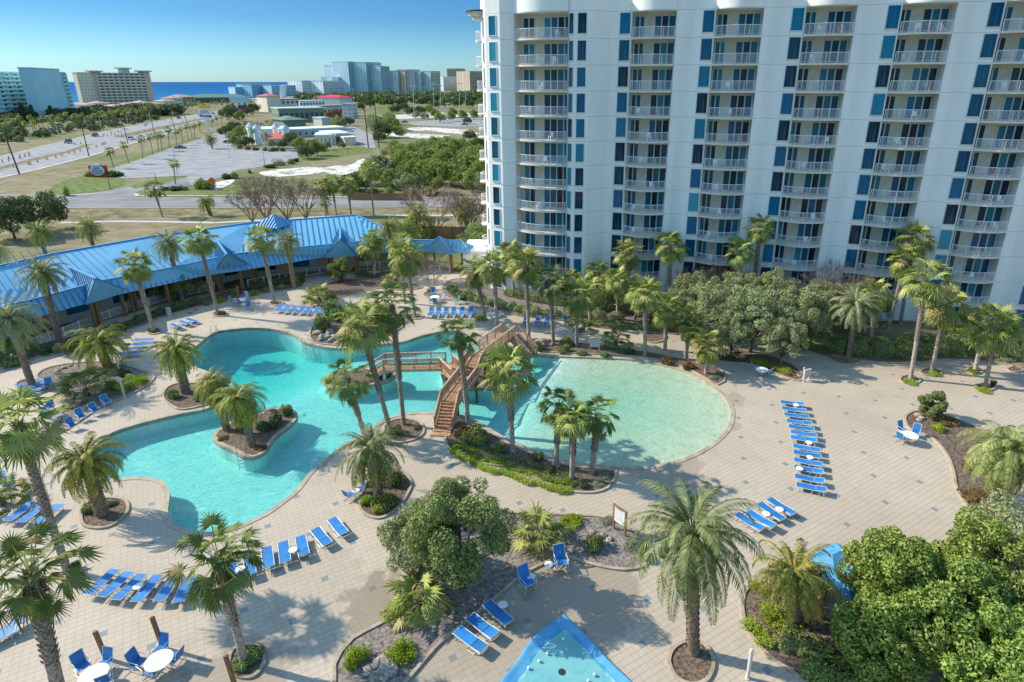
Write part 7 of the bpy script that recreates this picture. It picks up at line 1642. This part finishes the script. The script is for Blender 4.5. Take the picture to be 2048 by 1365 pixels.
B=G(427,380); r=empty('construction_sign',B,'bright orange octagonal road work sign on the verge','sign'); m=MB(); n=8; rr_=.95; vs=[(rr_*math.cos((k+.5)*PI/4),rr_*math.sin((k+.5)*PI/4)) for k in range(8)]; m.add([(x,-.06,2.3+z) for x,z in vs]+[(x,.06,2.3+z) for x,z in vs],[tuple(range(8)),tuple(range(15,7,-1))]+[(i,8+i,8+(i+1)%8,(i+1)%8) for i in range(8)]); m.build('panel',M_ORG,r); m=MB(); m.box((-.5,.1,1.1),(.08,.06,2.2)); m.box((.5,.1,1.1),(.08,.06,2.2)); m.build('legs',M_LPO,r)
B=G(404,376); r=empty('small_sign',B,'pale grey small sign left of the orange one','sign'); MB().box((0,0,1.7),(1.2,.08,1.5)).build('panel',M_LPO,r); MB().box((0,0,.5),(.1,.07,1.0)).build('post',M_LPO,r)
# traffic drums
dm=MB().lathe([(.34,0),(.34,.08),(.28,.1),(.25,1.0),(.16,1.05)],10).mesh('drum_body',M_ORG); db=MB()
for z in (.32,.68): db.lathe([(.285,z-.07),(.28,z+.07)],10)
db=db.mesh('white_bands',M_SW)
far_=[(5,325),(18,318),(18,323),(40,315),(40,318),(50,314),(58,309),(59,313),(27,335),(57,330),(61,329),(75,325),(94,320),(112,316),(124,313),(138,308),(149,307),(161,303),(193,295),(205,291),(208,290),(211,288),(162,289),(178,299),(150,290),(199,275),(206,274),(215,273),(223,271),(230,270),(237,266),(243,266),(250,262),(256,261),(222,266),(208,271),(243,275),(274,270),(278,269),(289,264),(317,257),(301,261),(340,247),(352,250),(366,245),(380,243),(390,240),(400,236),(313,246),(330,243),(289,253),(291,252)]
for i,(u,v) in enumerate(far_):
    r=empty('traffic_drum',G(u,v),'%s orange and white traffic drum along the highway, counting from the left edge'%(ORD[i] if i<len(ORD) else str(i)),'traffic drum','orange traffic drums on the highway'); link('drum_body',dm,r); link('white_bands',db,r)
# cars
M_GLC=mat('car_glass',(.02,.03,.035),.1,.1,1,spec=.7); M_TYRE=mat('tyre_rubber',(.02,.02,.02),.9,.1,3); M_HUB=mat('wheel_hub',(.45,.45,.45),.4,.05,3,metal=.5)
CARC={}
def carmesh(kind):
    L,W=(4.7,1.85)
    prof={'car':[(-2.3,.45),(-2.32,.85),(-1.6,.98),(1.15,1.0),(2.15,.85),(2.32,.6),(2.3,.4)],'suv':[(-2.3,.5),(-2.32,1.0),(-1.9,1.12),(1.05,1.14),(2.15,1.0),(2.32,.7),(2.3,.45)]}[kind]
    cab={'car':[(-1.65,.96),(-1.0,1.42),(.35,1.44),(1.2,.98)],'suv':[(-2.2,1.1),(-1.95,1.72),(.2,1.74),(1.1,1.12)]}[kind]
    def ext(p,w,w2=None):
        m=MB();n=len(p);w2=w2 or w; m.add([(x,-w if z<1.2 else -w2,z) for x,z in p]+[(x,w if z<1.2 else w2,z) for x,z in p],[tuple(range(n)),tuple(range(2*n-1,n-1,-1))]+[(i,n+i,n+(i+1)%n,(i+1)%n) for i in range(n)]); return m
    body=ext(prof,W/2); gl=ext(cab,W/2-.06,W/2-.22); rf=MB(); x0,x1=cab[1][0],cab[2][0]; rf.box(((x0+x1)/2,0,cab[1][1]+.03),(x1-x0+.1,W-.42,.06))
    for x in (x0,x1,(x0+x1)/2):
        for y in (-1,1): rf.beam((x,y*(W/2-.21),cab[1][1]),(x*1.25 if x!=(x0+x1)/2 else x,y*(W/2-.05),1.0),.07,.05)
    wh=MB(); wh.tube([(0,-.11,0),(0,.11,0)],.34,14); hb=MB(); hb.tube([(0,-.125,0),(0,.125,0)],.18,10); lt=MB()
    for y in (-.65,.65): lt.box((2.28,y,.72),(.08,.34,.16)); lt.box((-2.31,y,.82),(.06,.3,.16))
    return body,gl,rf,wh.mesh('wheel',M_TYRE),hb.mesh('hub',M_HUB),lt.mesh('lamps',M_SW)
def car(p,kind,col,rz,label):
    key=(kind,)
    if key not in CARC: CARC[key]=carmesh(kind)
    b,g_,rf,wh,hb,lt=CARC[key]; mt=mat('car_paint_'+'_'.join('%.2f'%c for c in col),col,.25,.02,1,spec=.6)
    r=empty('parked_car',G(*p),label,'car',None,rz); r.location.z=.03
    link('body',b.mesh('body',mt),r); link('roof',rf.mesh('roof',mt),r); link('window_glass',g_.mesh('window_glass',M_GLC),r); link('lamps',lt,r)
    for x in (-1.45,1.45):
        for y in (-.83,.83): w_=link('wheel',wh,r,loc=(x,y,.34)); link('hub',hb,w_)
BK,WH,SV=(.02,.025,.04),(.75,.75,.74),(.35,.38,.4)
hdir=math.atan2((G(268,286)-G(73,340)).y,(G(268,286)-G(73,340)).x)
for p,k,c,a,l in [((137,287),'suv',(.02,.04,.08),hdir+PI,'dark blue car on the far carriageway by the drum taper'),((190,274),'suv',(.03,.05,.06),hdir+PI,'dark jeep like car ahead of the dark blue one'),((263,280),'suv',(.7,.72,.74),hdir,'white suv on the near carriageway by the utility pole'),((290,250),'car',WH,hdir+PI,'white car far up the highway'),((196,258),'car',SV,hdir,'silver car parked under the belt palms'),((103,262),'car',(.03,.07,.12),hdir,'dark car parked under the belt palms near the left lamp'),((361,298),'car',BK,-.1,'black car at the palm row edge of the parking lot'),((457,287),'car',(.02,.03,.06),-.2,'dark blue car right of the round date palm'),((473,277),'suv',WH,-.2,'white van shaped car by the parking lot bed'),((464,250),'suv',BK,.0,'black suv behind the parking lot palms'),((547,303),'car',(.02,.05,.07),.9,'dark teal car by the restaurant hedge'),((588,303),'car',(.5,.55,.6),-.3,'silver blue car right of the restaurant hedge'),((612,307),'suv',(.25,.28,.26),-.2,'grey green pickup like car half behind the lot trees'),((700,264),'car',(.7,.7,.7),.1,'white car in the lane beside the dark tower'),((358,238),'suv',BK,hdir,'black truck far along the highway'),((400,231),'car',SV,hdir,'small silver car near the highway vanishing end'),((427,229),'car',BK,hdir,'small dark car near the highway vanishing end'),((810,246),'car',BK,.2,'dark car in the far lot under the floodlight mast'),((930,251),'car',BK,.1,'dark car in the far lot near the condominium edge')]: car(p,k,c,a,l)
